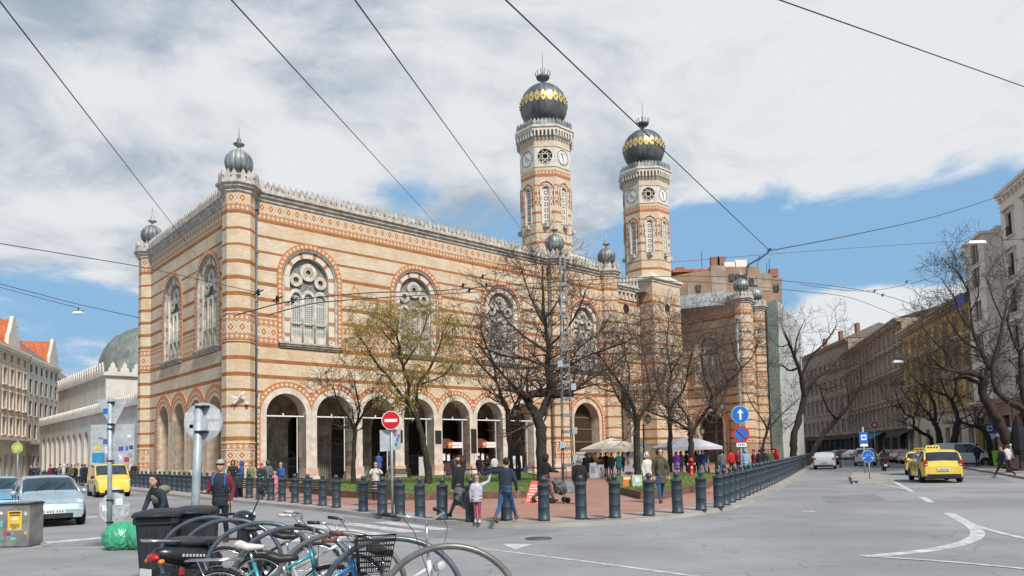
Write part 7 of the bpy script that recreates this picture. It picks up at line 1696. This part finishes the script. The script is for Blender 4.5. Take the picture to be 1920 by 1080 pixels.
for a in P_: w = MB(); w.mat(IRON); w.lathe([(.16, 0), (.16, .03), (.025, .05), (.025, 1.05), (.035, 1.08)], (a.x, a.y, .12), 10); w.build('post', o)
p = atd(1912, 862, 46); o = thing('parasol', 'tall closed black parasol at the right edge of the pavement', 'parasol', (p.x, p.y, .12)); w = MB(); w.mat(mat('black_canvas', (.012, .012, .014), .85)); w.lathe([(.42, 1.0), (.5, 1.3), (.40, 2.4), (.22, 3.1), (.08, 3.5), (0, 3.55)], n=9, smooth=False); w.build('canopy', o); w = MB(); w.mat(DOORM); w.tube([(0, 0, 0), (0, 0, 3.7)], .04, 8); w.box((0, 0, .06), (.8, .8, .12)); w.build('pole', o)
p = atd(1897, 868, 56); o = thing('parasol', 'small open white parasol on the far right pavement', 'parasol', (p.x, p.y, .12)); w = MB(); w.mat(WHT2); w.lathe([(1.0, 2.3), (.95, 2.5), (0, 3.0)], n=8, smooth=False); w.build('canopy', o); w = MB(); w.mat(IRON); w.tube([(0, 0, 0), (0, 0, 3)], .03, 6); w.build('pole', o)
def fence(name, label, pts, h, grp=None):
    o = thing(name, label, 'railing fence', (0, 0, 0)); w = MB(); w.mat(IRON)
    for a, b in zip(pts, pts[1:]):
        a, b = Vector((*a, .12)), Vector((*b, .12)); L = (b-a).length; n = int(L/.16); u_ = Vector((0, 0, 1))
        bar(w, a+u_*.2, b+u_*.2, .05); bar(w, a+u_*(h-.2), b+u_*(h-.2), .05)
        for i in range(n+1): q = a.lerp(b, i/n); bar(w, q, q+u_*h, .028)
    w.build('bars', o)
q1, q2, q3, q4 = loc2w(37.6, -3), loc2w(47, -3), loc2w(56, -4.5), loc2w(62, -6)
fence('iron_fence', 'tall black iron railing before the temple front behind the tents', [(q.x, q.y) for q in (q1, q2, q3, q4)], 2.6)
p = gnd(1576, 877); o = thing('kick_scooter', 'small electric kick scooter standing in the road behind the white hatchback', 'kick scooter', (p.x, p.y, 0), R(60)); w = MB(); w.mat(BLKP); w.box((0, 0, .14), (.8, .16, .06)); w.tube([(.42, 0, .1), (.34, 0, 1.1)], .03, 8); w.tube([(.34, -.25, 1.1), (.34, .25, 1.1)], .02, 6); w.build('frame', o)
for xx in (-.42, .46): w = MB(); w.mat(RUB); w.lathe([(0, -.03), (.11, -.03), (.11, .03), (0, .03)], (xx, 0, .11), 12, M=Matrix.Rotation(PI/2, 3, 'X')); w.build('wheel', o)
# ================================================================ people
from mathutils.kdtree import KDTree
SK = mat('skin', (.50, .29, .21), .55, var=.06, sc=9); EYEM = mat('eye_dark', (.03, .02, .02), .3); LIP = mat('lips', (.36, .12, .10), .5)
def cloth(name, c, r=.85): return mat('cloth_'+name, c, r, var=.12, sc=7, bump=.5, bsc=16)
CL = {k: cloth(k, v) for k, v in dict(black=(.016, .016, .018), navy=(.022, .032, .055), jeans=(.03, .085, .20), blue=(.03, .10, .30), sky=(.22, .38, .50), teal=(.03, .20, .22), olive=(.085, .08, .045), khaki=(.19, .20, .12), red=(.48, .02, .02), maroon=(.16, .02, .04), purple=(.16, .03, .30), mustard=(.34, .16, .03), white=(.58, .56, .52), lilac=(.50, .48, .56), pink=(.55, .22, .28), rose=(.32, .06, .10), brown=(.14, .075, .045), grey=(.12, .125, .13), lgrey=(.34, .34, .34), beige=(.38, .32, .24), dkteal=(.02, .06, .07), vest=(.02, .03, .045)).items()}
HAIRB = mat('dark_hair', (.02, .014, .012), .6, var=.3, sc=30); HAIRN = mat('brown_hair', (.09, .045, .022), .65, var=.3, sc=30, bump=.8); HAIRG = mat('grey_hair', (.35, .34, .33), .7, var=.2, sc=30, bump=.8)
def rings(w, L, n=14):
    """loft of ellipses: (centre, forward radius, side radius, tilt)"""
    vs = []
    for c, rx, ry, *t in L:
        a = t[0] if t else 0
        for j in range(n):
            th = 2*PI*j/n; x, y = rx*math.cos(th), ry*math.sin(th); vs.append((c[0]+x*math.cos(a), c[1]+y, c[2]+x*math.sin(a)))
    k = len(L); w.mesh(vs, [(i*n+j, i*n+(j+1) % n, (i+1)*n+(j+1) % n, (i+1)*n+j) for i in range(k-1) for j in range(n)]+[tuple(range(n))[::-1], tuple((k-1)*n+j for j in range(n))], None, True)
def limb(w, pts, rs, n=10):
    P = smoothpath([tuple(p) for p in pts], 4); m = len(pts)-1; R_ = [rs[min(int(i/4), m-1)]*(1-(i/4-min(int(i/4), m-1)))+rs[min(int(i/4), m-1)+1]*(i/4-min(int(i/4), m-1)) for i in range(len(P))]
    w.tube(P, R_, n, True)
    for p, r in ((pts[0], rs[0]), (pts[-1], rs[-1])): ell(w, p, (r, r, r), n=10, m=6)
def hand(w, wr, d, s, side, grip=.3, up=Vector((0, 0, 1))):
    d = d.normalized(); sd = d.cross(up)
    if sd.length < .2: sd = Vector((0, 1, 0))
    sd.normalize(); nn = sd.cross(d)
    M = Matrix((d, sd, nn)).transposed()
    ell(w, wr+d*.05*s, (.05*s, .04*s, .018*s), M, 10, 6)
    for k, (o, L) in enumerate(((-.030, .066), (-.010, .078), (.010, .074), (.029, .058))):
        a = wr+d*.085*s+sd*o*s; b = a+(d-nn*grip*.6).normalized()*L*.5*s; c = b+(d-nn*grip*2).normalized()*L*.5*s
        w.tube([a-d*.02*s, a, b, c], [.0095*s, .0095*s, .0085*s, .007*s], 6)
    a = wr+d*.03*s-sd*.034*side*s; w.tube([a, a+(d*.7-sd*side)*.03*s, a+(d*1.2-sd*side*1.1)*.05*s], [.012*s, .0105*s, .008*s], 6)
def person_mesh(H=1.75, vox=.02, coat='jacket', lean=0.0, thigh=(0, 0), knee=(0, 0), armR=None, armL=None, bulk=1.0, headyaw=0, fingers=True, girth=1.0, hood=False, shorts=False, nod=0):
    """mesh with slots 0 top 1 trousers 2 skin 3 shoes 4 sleeves; faces +X"""
    s = H/1.75; w = MB(); A, B_, C_, D_, E_ = [bpy.data.materials.get('slot%d' % i) or bpy.data.materials.new('slot%d' % i) for i in range(5)]
    V = Vector; hipz = .90
    def sp(z, x=0): # lean about the hips
        t = max(0, z-hipz); return V((x+math.sin(lean)*t, 0, hipz+math.cos(lean)*t if z > hipz else z))*s
    b = bulk*girth; w.mat(A)
    base = {'jacket': [(.78, .115, .165), (.86, .135, .185)], 'coat': [(.42, .14, .20), (.6, .14, .195), (.86, .14, .185)], 'parka': [(.64, .16, .215), (.86, .155, .205)]}[coat]
    L = [(sp(z), rx*b*s, ry*b*s) for z, rx, ry in base]+[(sp(1.0), .125*b*s, .172*b*s), (sp(1.15, .005), .128*b*s, .178*b*s), (sp(1.30, .01), .13*b*s, .195*b*s), (sp(1.39, .005), .115*b*s, .19*s), (sp(1.45), .08*s, .13*s), (sp(1.49), .058*s, .07*s)]
    rings(w, L)
    hz = 1.63; hc = sp(hz, .025+nod*.03)
    w.mat(C_); w.tube([sp(1.44), sp(1.56, .015)], [.055*s, .05*s], 10)
    Mh = Matrix.Rotation(headyaw, 3, 'Z')
    def hp(x, y, z): return hc+(Mh @ V((x, y, z)))*s
    rings(w, [(hp(.02, 0, -.115), .035*s, .03*s), (hp(.015, 0, -.10), .065*s, .05*s), (hp(.01, 0, -.06), .085*s, .066*s), (hp(0, 0, 0), .098*s, .076*s), (hp(-.005, 0, .05), .098*s, .077*s), (hp(-.01, 0, .09), .08*s, .064*s), (hp(-.01, 0, .118), .04*s, .034*s)], 16)
    w.tube([hp(.088, 0, .02), hp(.108, 0, -.02), hp(.112, 0, -.03)], [.010*s, .014*s, .013*s], 6)
    for q in (-1, 1): ell(w, hp(-.005, q*.077, -.01), (.018*s, .01*s, .03*s), n=8, m=5)
    for i, q in enumerate((-1, 1)):  # right (y<0), left
        hip = V((0, q*.085, .90))*s; a = thigh[i]; k = knee[i]
        kn = hip+V((math.sin(a), .0, -math.cos(a)))*.43*s; an = kn+V((math.sin(a-k), 0, -math.cos(a-k)))*.41*s
        w.mat(B_); limb(w, [hip, hip.lerp(kn, .45), kn, kn.lerp(an, .35), an+V((0, 0, .03))*s], [.088*s*b, .078*s, .058*s, .055*s, .043*s])
        w.mat(D_); ft = a-k; fd = V((math.cos(ft*.6), 0, math.sin(ft*.6))); ell(w, an+fd*.06*s+V((0, 0, -.035))*s, (.135*s, .046*s, .042*s), Matrix.Rotation(-ft*.6, 3, 'Y'), 12, 6); limb(w, [an+V((0, 0, .04))*s, an+V((-.01, 0, -.02))*s], [.045*s, .045*s])
        sh = sp(1.405)+V((0, q*.175*s, 0)); arm = (armR, armL)[i]
        if arm is None: e = sh+V((-.03, q*.06, -.28))*s; wr = e+V((.07, q*.0, -.235))*s
        else: e = sh+V((arm[0][0], arm[0][1]*q, arm[0][2])).normalized()*.285*s; wr = e+V((arm[1][0], arm[1][1]*q, arm[1][2])).normalized()*.245*s
        w.mat(E_); limb(w, [sh+V((0, -q*.02, -.01))*s, sh.lerp(e, .5), e, e.lerp(wr, .5), wr], [.068*s*b, .06*s*b, .05*s*b, .045*s*b, .036*s])
        w.mat(C_)
        if fingers: hand(w, wr, wr-e, s, q)
        else: ell(w, wr+(wr-e).normalized()*.06*s, (.03*s, .03*s, .055*s), n=8, m=5)
    if hood: w.mat(A); ell(w, hp(-.05, 0, -.0), (.115*s, .115*s, .15*s))
    src = w.data('src'); ob = bpy.data.objects.new('tmp', src); COL.objects.link(ob)
    md = ob.modifiers.new('r', 'REMESH'); md.mode = 'VOXEL'; md.voxel_size = vox*s; md.use_smooth_shade = True
    m2 = ob.modifiers.new('s', 'SMOOTH'); m2.factor = .5; m2.iterations = 2 if vox < .02 else 1
    dg = bpy.context.evaluated_depsgraph_get(); dg.update(); me = bpy.data.meshes.new_from_object(ob.evaluated_get(dg))
    kd = KDTree(len(src.polygons)); idx = []
    for p in src.polygons: kd.insert(p.center, p.index)
    kd.balance(); mi = [p.material_index for p in src.polygons]
    # slots in the order they were added: 0 A, 1 C, 2 B ...
    order = [m.name for m in w.mats]; remap = {order.index(nm): int(nm[4:]) for nm in order}
    me.materials.clear()
    for i in range(5): me.materials.append(bpy.data.materials['slot%d' % i])
    for p in me.polygons: p.material_index = remap[mi[kd.find(p.center)[1]]]; p.use_smooth = True
    bpy.data.objects.remove(ob); bpy.data.meshes.remove(src)
    inf = dict(s=s, hp=hp, sp=sp)
    return me, inf
def dress(o, top, leg, shoe='black', sleeve=None, skin=None):
    for i, m in enumerate((CL[top], CL[leg], skin or SK, CL[shoe], CL[sleeve or top])):
        o.material_slots[i].link = 'OBJECT'; o.material_slots[i].material = m
def headgear(o, inf, kind, m, face=True):
    hp, s = inf['hp'], inf['s']; w = MB(); w.mat(m)
    def shell(pts, nm):
        rings(w, [(hp(x, 0, z), rx*s, ry*s) for x, z, rx, ry in pts], 16); w.build(nm, o)
    if kind == 'hair': shell([(-.045, -.06, .06, .07), (-.03, -.0, .085, .085), (-.022, .05, .095, .086), (-.016, .09, .088, .076), (-.014, .12, .05, .045), (-.014, .128, .02, .02)], 'hair')
    elif kind == 'long': shell([(-.08, -.36, .05, .10), (-.09, -.26, .06, .12), (-.085, -.14, .07, .11), (-.055, -.02, .085, .096), (-.026, .05, .1, .09), (-.018, .09, .09, .078), (-.014, .128, .03, .03)], 'hair')
    elif kind == 'curly':
        rr = random.Random(2)
        for k in range(46): th, ph = rr.uniform(0, 2*PI), rr.uniform(-.75, 1.5); ell(w, hp(-.03+.095*math.cos(th)*math.cos(ph)-(.02 if math.cos(th) > .3 else 0), .1*math.sin(th)*math.cos(ph), .02+.115*math.sin(ph)), (.035*s,)*3, n=7, m=5)
        w.build('hair', o)
    elif kind == 'beanie': shell([(-.006, .03, .104, .085), (-.006, .06, .106, .086), (-.01, .10, .095, .078), (-.012, .135, .06, .05), (-.012, .15, .015, .015)], 'hat')
    elif kind == 'hood': shell([(-.05, -.13, .085, .10), (-.045, -.06, .105, .108), (-.035, .02, .118, .112), (-.03, .09, .105, .095), (-.03, .14, .05, .05), (-.03, .15, .01, .01)], 'hood')
    if face:
        f = MB(); f.mat(EYEM)
        for q in (-1, 1): ell(f, hp(.088, q*.032, .012), (.008*s, .013*s, .006*s), n=8, m=5); bar(f, hp(.092, q*.018, .034), hp(.088, q*.05, .032), .008*s)
        f.mat(LIP); ell(f, hp(.091, 0, -.062), (.008*s, .024*s, .008*s), n=8, m=5); f.build('face', o)
def person(label, X_, Y_, z, head, mesh_kw, top, leg, shoe='black', sleeve=None, hg=('hair', HAIRB), face=True, group=None, pre=None):
    me, inf = pre or person_mesh(**mesh_kw); o = link('person', me, None, (X_, Y_, z), head, label, 'person', group); dress(o, top, leg, shoe, sleeve)
    if hg: headgear(o, inf, hg[0], hg[1], face)
    return o, inf
def P_at(px, Y, z=0): q = atd(px, 860, Y); return q.x, Y, z
walk = dict(thigh=(.38, -.32), knee=(.12, .35)); walk2 = dict(thigh=(-.36, .42), knee=(.4, .1))
# --- man with beanie
x, y, z = P_at(414, 16.6)
o, f = person('man in dark vest with red sleeves and grey beanie standing in the road', x, y, z, R(-88), dict(H=1.86, vox=.012, thigh=(.10, -.12), knee=(.05, .12), armR=((.05, .25, -1), (.9, -.1, -.05)), armL=((-.12, .28, -1), (.28, -.12, -1)), headyaw=-.12), 'vest', 'black', 'brown', 'maroon', ('beanie', CL['lgrey']))
hp, sp, s = f['hp'], f['sp'], f['s']
w = MB(); w.mat(CL['black']); rings(w, [(hp(-.004, 0, .022), .106*s, .087*s), (hp(-.004, 0, .058), .108*s, .089*s)], 16); w.build('hat_band', o)
w = MB(); w.mat(CL['blue'])
for q in (-1, 1): limb(w, [sp(1.45)+Vector((.02, q*.10, 0))*s, sp(1.40)+Vector((.105, q*.125, 0))*s, sp(1.22)+Vector((.135, q*.13, 0))*s], [.035*s, .026*s, .02*s], 8)
w.build('backpack_straps', o); w = MB(); w.mat(CL['navy']); ell(w, sp(1.22)-Vector((.2, 0, 0)), (.12, .17, .25)); w.build('backpack', o)
w = MB(); w.mat(CL['black'])
for k in range(5): rings(w, [(sp(1.0+k*.065), .136*s, .176*s), (sp(1.006+k*.065), .139*s, .180*s), (sp(1.012+k*.065), .136*s, .176*s)], 16)
w.build('quilting', o)
# --- woman with long dark hair
x, y, z = P_at(306, 14.8)
o, f = person('woman with long dark hair stooping behind the wheelie bins', x, y, z, R(-118), dict(H=1.62, vox=.012, lean=.28, thigh=(.3, .1), knee=(.2, .1), armR=((.3, .2, -1), (.6, -.2, -.9)), armL=((.1, .3, -1), (.5, 0, -1)), headyaw=.25, bulk=1.08), 'black', 'black', 'black', 'navy', ('long', HAIRB))
sp, s = f['sp'], f['s']; w = MB(); w.mat(CL['khaki']); rings(w, [(sp(1.12, .05), .10, .12), (sp(1.25, .05), .11, .13), (sp(1.34, .04), .09, .12)]); w.build('jumper', o)
w = MB(); w.mat(CL['khaki']); ell(w, sp(1.43)+Vector((-.08, .12, 0)), (.12, .14, .09)); w.build('collar', o)
# --- family by the kerb
x, y, z = P_at(860, 19.6, .12)
o, f = person('woman in long black coat with curly brown hair walking past the bollards', x, y, z, R(150), dict(H=1.70, vox=.014, coat='coat', thigh=(.5, -.42), knee=(.08, .5), armR=((.2, .1, -1), (.25, 0, -1)), armL=((.1, .15, -1), (.2, 0, -1))), 'black', 'grey', 'black', None, ('curly', HAIRN))
w = MB(); w.mat(CL['beige']); w.smooth_on = True; w.mesh([(-.17, -.07, 0), (.17, -.07, 0), (.17, .07, 0), (-.17, .07, 0), (-.13, -.04, .2), (.13, -.04, .2), (.13, .04, .2), (-.13, .04, .2)], [(0, 1, 5, 4), (1, 2, 6, 5), (2, 3, 7, 6), (3, 0, 4, 7), (4, 5, 6, 7), (3, 2, 1, 0)]); q = atd(866, 950, 19.6)
b_ = w.build('handbag', loc=q, rz=R(-30), label='pale beige handbag held by the woman in the black coat', cat='handbag'); b_.rotation_euler = (0, R(25), R(-30)); w = MB(); w.mat(CL['brown']); w.tube([(-.1, 0, .2), (-.06, 0, .34), (.06, 0, .34), (.1, 0, .2)], .01, 6); w.build('strap', b_)
x, y, z = P_at(893, 18.75, .12)
person('small girl in white jacket and pink hat raising one arm', x, y, z, R(86), dict(H=1.20, vox=.014, bulk=1.18, thigh=(-.05, .12), knee=(.0, .05), armR=((.1, .7, .35), (.0, .35, 1)), armL=((0, .25, -1), (.1, 0, -1))), 'lilac', 'rose', 'white', None, ('beanie', CL['pink']))
x, y, z = P_at(946, 18.55, .08)
person('man in navy jacket and blue jeans with an arm stretched towards the girl', x, y, z, R(62), dict(H=1.70, vox=.013, lean=.12, thigh=(.55, -.38), knee=(.1, .32), armR=((.1, .3, -1), (.3, 0, -1)), armL=((-.1, 1, -.12), (-.1, 1, -.25)), bulk=1.05), 'navy', 'jeans', 'brown', None, ('hair', HAIRB))
x, y, z = P_at(1020, 25.4, .12)
person('person in black padded jacket and brown trousers beside the red A-board', x, y, z, R(20), dict(H=1.72, vox=.016, bulk=1.15, lean=.1, thigh=(.42, -.35), knee=(.1, .4), armR=((.5, .1, -.8), (1, 0, -.2)), armL=((.5, .1, -.8), (1, 0, -.2))), 'black', 'brown', 'black', None, ('hood', CL['black']), face=False)
q = P_at(1044, 25.6, .12); o = thing('pushchair', 'dark pushchair pushed by the person in the black padded jacket', 'pushchair', q, R(15)); w = MB(); w.mat(CL['grey']); w.smooth_on = True; ell(w, (.1, 0, .5), (.28, .2, .22), Matrix.Rotation(.5, 3, 'Y')); ell(w, (.0, 0, .72), (.2, .21, .14)); w.build('seat', o)
w = MB(); w.mat(CHR)
for q_ in (-.2, .2): bar(w, (-.35, q_, 1.0), (.3, q_, .12), .025); bar(w, (.05, q_, .5), (-.25, q_, .1), .025)
bar(w, (-.35, -.2, 1.0), (-.35, .2, 1.0), .03); w.build('frame', o)
for a, b in ((.3, -.2), (.3, .2), (-.25, -.2), (-.25, .2)): w = MB(); w.mat(RUB); w.lathe([(.06, -.02), (.1, -.02), (.1, .02), (.06, .02)], (a, b, .1), 14, M=Matrix.Rotation(PI/2, 3, 'X')); w.build('wheel', o)
x, y, z = P_at(1086, 24.6, .12)
person('grey haired person in black coat seen from behind beside the mast', x, y, z, R(85), dict(H=1.58, vox=.016, bulk=1.12), 'black', 'navy', 'black', None, ('curly', HAIRG), face=False)
x, y, z = P_at(1237, 24.5, .12)
o, f = person('man in olive parka and blue jeans walking towards the road', x, y, z, R(-84), dict(H=1.80, vox=.013, coat='parka', bulk=1.06, thigh=(.22, -.2), knee=(.05, .35), armL=((.0, .3, -1), (.3, 0, -1))), 'olive', 'jeans', 'brown', None, ('curly', HAIRN))
w = MB(); w.mat(CL['brown']); sp = f['sp']; ell(w, sp(1.47)-Vector((.03, 0, 0)), (.13, .16, .06)); w.build('fur_collar', o)
w = MB(); w.mat(CL['black'])
for q_ in (-1, 1): limb(w, [sp(1.45)+Vector((0, q_*.09, 0)), sp(1.36)+Vector((.12, q_*.12, 0)), sp(1.1)+Vector((.14, q_*.15, 0))], [.02, .018, .016], 6)
w.build('backpack_straps', o)
for q_ in (-1, 1): w = MB(); w.mat(CL['olive']); w.box(sp(1.0)+Vector((.145, q_*.09, 0)), (.04, .12, .13)); w.box(sp(1.28)+Vector((.125, q_*.09, 0)), (.04, .09, .1)); w.build('pocket', o)
x, y, z = P_at(1213, 28, .12)
person('woman in white hat and cream coat behind the man in the parka', x, y, z, R(-60), dict(H=1.68, vox=.018, coat='coat', **walk), 'white', 'beige', 'brown', None, ('curly', CL['white']))
x, y, z = P_at(704, 29.5, .12)
person('woman in white coat and pink hat photographing behind the bollards', x, y, z, R(-75), dict(H=1.52, vox=.018, coat='coat', bulk=1.1, armR=((.7, .3, -.5), (.5, -.8, .9)), armL=((.7, .3, -.5), (.5, -.8, .9))), 'white', 'black', 'black', None, ('beanie', CL['pink']))
x, y, z = P_at(1879, 37.8, 0)
person('person in navy jacket striding off the pavement at the right', x, y, z, R(175), dict(H=1.74, vox=.018, bulk=1.08, thigh=(.5, -.5), knee=(.05, .45), armR=((.2, .1, -1), (.5, 0, -.9))), 'navy', 'black', 'brown', None, ('hair', HAIRB))
# --- generic figures, copied with their own colours
fw = dict(fingers=False, vox=.026)
G = [person_mesh(H=1.70, **fw, bulk=1.1), person_mesh(H=1.72, **fw, bulk=1.1, thigh=(.35, -.3), knee=(.1, .35)), person_mesh(H=1.68, **fw, coat='coat', bulk=1.1, thigh=(.1, -.12), knee=(0, .1)), person_mesh(H=1.74, **fw, coat='parka', bulk=1.15, armR=((.4, .2, -.9), (1, -.3, .1)), armL=((.4, .2, -.9), (1, -.3, .2))), person_mesh(H=1.66, **fw, bulk=1.2, thigh=(-.3, .35), knee=(.3, .1), armR=((.3, .3, -1), (.9, -.2, .3)))]
rp = random.Random(77)
def far(label, px, Y, z, top, leg, hg=None, k=None, head=None, sc=1.0, grp='visitors around the square'):
    k = rp.randrange(5) if k is None else k; x, y, zz = P_at(px, Y, z); hd_ = R(head if head is not None else rp.uniform(0, 360))
    hg = hg or rp.choice((('hair', HAIRB), ('hair', HAIRN), ('long', HAIRB), ('hood', CL[top]), ('beanie', CL['black']), ('beanie', CL['grey'])))
    o, f_ = person(label, x, y, zz, hd_, None, top, leg, 'black', None, hg, face=Y < 45, group=grp, pre=G[k]); o.scale = (sc,)*3; return o
GL = 'visitors behind the left bollards'
for a in (('person in black with a dark backpack just right of the standing man', 437, 36, .12, 'black', 'black', ('hood', CL['black']), 3), ('person in a bright blue hooded jacket behind the left bollards', 453, 37, .12, 'blue', 'navy', ('hood', CL['blue']), 0, 200),
          ('person in an olive green puffer jacket behind the left bollards', 470, 36.5, .12, 'khaki', 'black', ('hair', HAIRN), 0, 250, .95), ('child in red hat and navy patterned coat behind the left bollards', 491, 35.5, .12, 'navy', 'white', ('beanie', CL['red']), 2, 260, .93),
          ('person in a dark hood just behind the red hatted child', 502, 37, .12, 'grey', 'black', ('hood', CL['olive']), 0), ('person in blue jacket and pale hat left of the middle bollards', 527, 37, .12, 'blue', 'jeans', ('beanie', CL['beige']), 4, 240, .94),
          ('small child in pink next to the pale hatted person', 515, 36, .12, 'pink', 'pink', ('hood', CL['pink']), 0, 250, .68)): far(*a, grp=GL)
GK = 'people queuing at the ticket kiosks'
for a in (('person in navy at the iron gate of the third arch', 710, 53, .45, 'blue', 'jeans', ('hair', HAIRB), 3, 90), ('person in dark coat at the left ticket kiosk counter', 851, 55, .12, 'navy', 'black', ('hair', HAIRB), 0, 80), ('person with black backpack right of the left kiosk', 868, 54, .12, 'black', 'jeans', ('hair', HAIRN), 3, 120),
          ('person in black left of the right kiosk', 898, 52, .12, 'black', 'navy', ('hair', HAIRB), 0, 60), ('person in black holding something before the right kiosk', 914, 51, .12, 'black', 'grey', ('beanie', CL['black']), 3, 240), ('person in a white jacket right of the right kiosk', 927, 54, .12, 'white', 'black', ('hair', HAIRB), 0, 100)): far(*a, grp=GK)
GT = 'crowd around the parasol and gazebo'
for a in (('person in a long black coat left of the parasol', 1098, 50, .12, 'black', 'black', None, 2), ('person in black close to the white A-board', 1106, 51.5, .12, 'black', 'navy', None, 0), ('person in a mustard coat under the parasol edge', 1117, 51, .12, 'mustard', 'brown', ('hair', HAIRN), 3), ('person in dark grey just right of the mustard coat', 1127, 53, .12, 'grey', 'black', None, 0),
          ('person in black under the middle of the parasol', 1136, 54, .12, 'black', 'black', None, 3), ('person in black jacket and blue jeans with back to the road', 1146, 49, .12, 'black', 'jeans', ('hair', HAIRN), 0, 90), ('person in a teal jacket under the parasol', 1160, 49.5, .12, 'teal', 'jeans', ('beanie', CL['dkteal']), 3, 100), ('person in black next to the teal jacket', 1168, 50, .12, 'black', 'jeans', None, 0),
          ('person in brown between banner and lantern post', 1193, 52, .12, 'brown', 'beige', None, 0), ('person in a purple coat under the gazebo', 1268, 52, .12, 'purple', 'sky', ('hood', CL['purple']), 2), ('person in a purple hood and dark coat under the gazebo', 1277, 53, .12, 'navy', 'black', ('hood', CL['purple']), 0), ('person in black behind the long limbed tree', 1287, 54, .12, 'black', 'black', None, 3),
          ('person in dark clothes below the gazebo right of the hydrant', 1305, 55, .12, 'grey', 'black', None, 0), ('person in a blue jacket at the right gazebo leg', 1316, 54, .12, 'blue', 'jeans', None, 1), ('person in teal and white at the right gazebo leg', 1323, 55, .12, 'teal', 'white', None, 0),
          ('person in dark grey and pale jeans left of the arrow sign', 1354, 45, .12, 'grey', 'jeans', ('hair', HAIRB), 1, 80), ('person in a bright red jacket left of the arrow sign', 1371, 52, .12, 'red', 'black', ('hair', HAIRB), 0, 90, 1.03), ('person in a pale blue jacket right behind the sign post', 1398, 46, .12, 'sky', 'navy', ('hood', CL['sky']), 3, 90), ('person in maroon right of the arrow sign', 1413, 48, .12, 'maroon', 'black', ('hair', HAIRB), 0),
          ('person in black right of the maroon coat', 1424, 50, .12, 'black', 'black', None, 0), ('person in dark green hood near the leaning tree', 1434, 50, .12, 'dkteal', 'black', None, 3), ('person in olive jacket beyond the dense bollard row', 1443, 47, .12, 'olive', 'brown', ('hair', HAIRN), 0), ('person in a red jacket farthest right behind the bollard row', 1456, 48, .12, 'red', 'navy', ('hood', CL['red']), 0, 20, 1.04),
          ('person in black just left of the red jacket at the bollard row', 1449, 52, .12, 'black', 'black', None, 1), ('person in a red hat and dark coat behind the arrow sign', 1384, 54, .12, 'maroon', 'black', ('beanie', CL['red']), 0)): far(*a, grp=GT)
nn = ('black', 'navy', 'maroon', 'black', 'grey', 'white', 'black', 'olive', 'black', 'beige', 'navy', 'black', 'black', 'brown')
pos = ('first', 'second', 'third', 'fourth', 'fifth', 'sixth', 'seventh', 'eighth', 'ninth', 'tenth', 'eleventh', 'twelfth', 'thirteenth', 'last')
for i, px in enumerate((60, 69, 95, 103, 113, 120, 127, 133, 140, 147, 154, 160, 251, 257)): far(f'{pos[i]} figure from the left, in {nn[i]}, along the white arcade wall', px, 62+rp.uniform(-3, 4), .12, nn[i], 'black', None, None, None, 1.02, 'distant crowd along the white arcade wall')
GR = 'walkers on the right pavement'
for a in (('person in dark navy standing behind the taxi near the white van', 1833, 58, .12, 'navy', 'black', ('hair', HAIRB), 0, 90, 1.04), ('person in a white puffer jacket on the right pavement', 1889, 44, .12, 'white', 'black', ('hair', HAIRN), 0, 100, .98), ('person in grey beside the white puffer jacket', 1896, 46, .12, 'grey', 'maroon', ('beanie', CL['white']), 1, 80, .98), ('person in beige and teal trousers near the closed black parasol', 1907, 54, .12, 'beige', 'teal', ('hair', HAIRB), 1, 90),
          ('distant person in black by the cream ground floor', 1748, 80, .12, 'black', 'black', None, 0), ('distant person in grey by the cream ground floor', 1757, 78, .12, 'grey', 'navy', None, 0)): far(*a, grp=GR)
# --- rider
p = gnd(1658, 883); scooter('black delivery scooter ridden up the right road', p.x, p.y, R(70), z=0.0, grp=None)
person('rider in black jacket and helmet on the delivery scooter', p.x-.12, p.y-.35, -.10, R(70), dict(H=1.74, vox=.026, fingers=False, bulk=1.2, lean=.15, thigh=(1.25, 1.25), knee=(1.2, 1.2), armR=((.7, .2, -.6), (1, -.1, -.1)), armL=((.7, .2, -.6), (1, -.1, -.1))), 'black', 'black', 'black', None, ('hood', BLKP), face=False)
q = Vector((p.x, p.y, 0))+Vector((math.cos(R(70)), math.sin(R(70)), 0))*-.95; w = MB(); w.mat(BLKP); w.box((0, 0, 0), (.5, .5, .5)); w.mat(CL['red']); w.box((0, 0, -.1), (.505, .505, .05)); w.build('delivery_box', loc=(q.x, q.y, 1.12), rz=R(70), label='square black delivery box behind the scooter rider', cat='delivery box')
for i in range(5):
    m_ = bpy.data.materials.get('slot%d' % i)
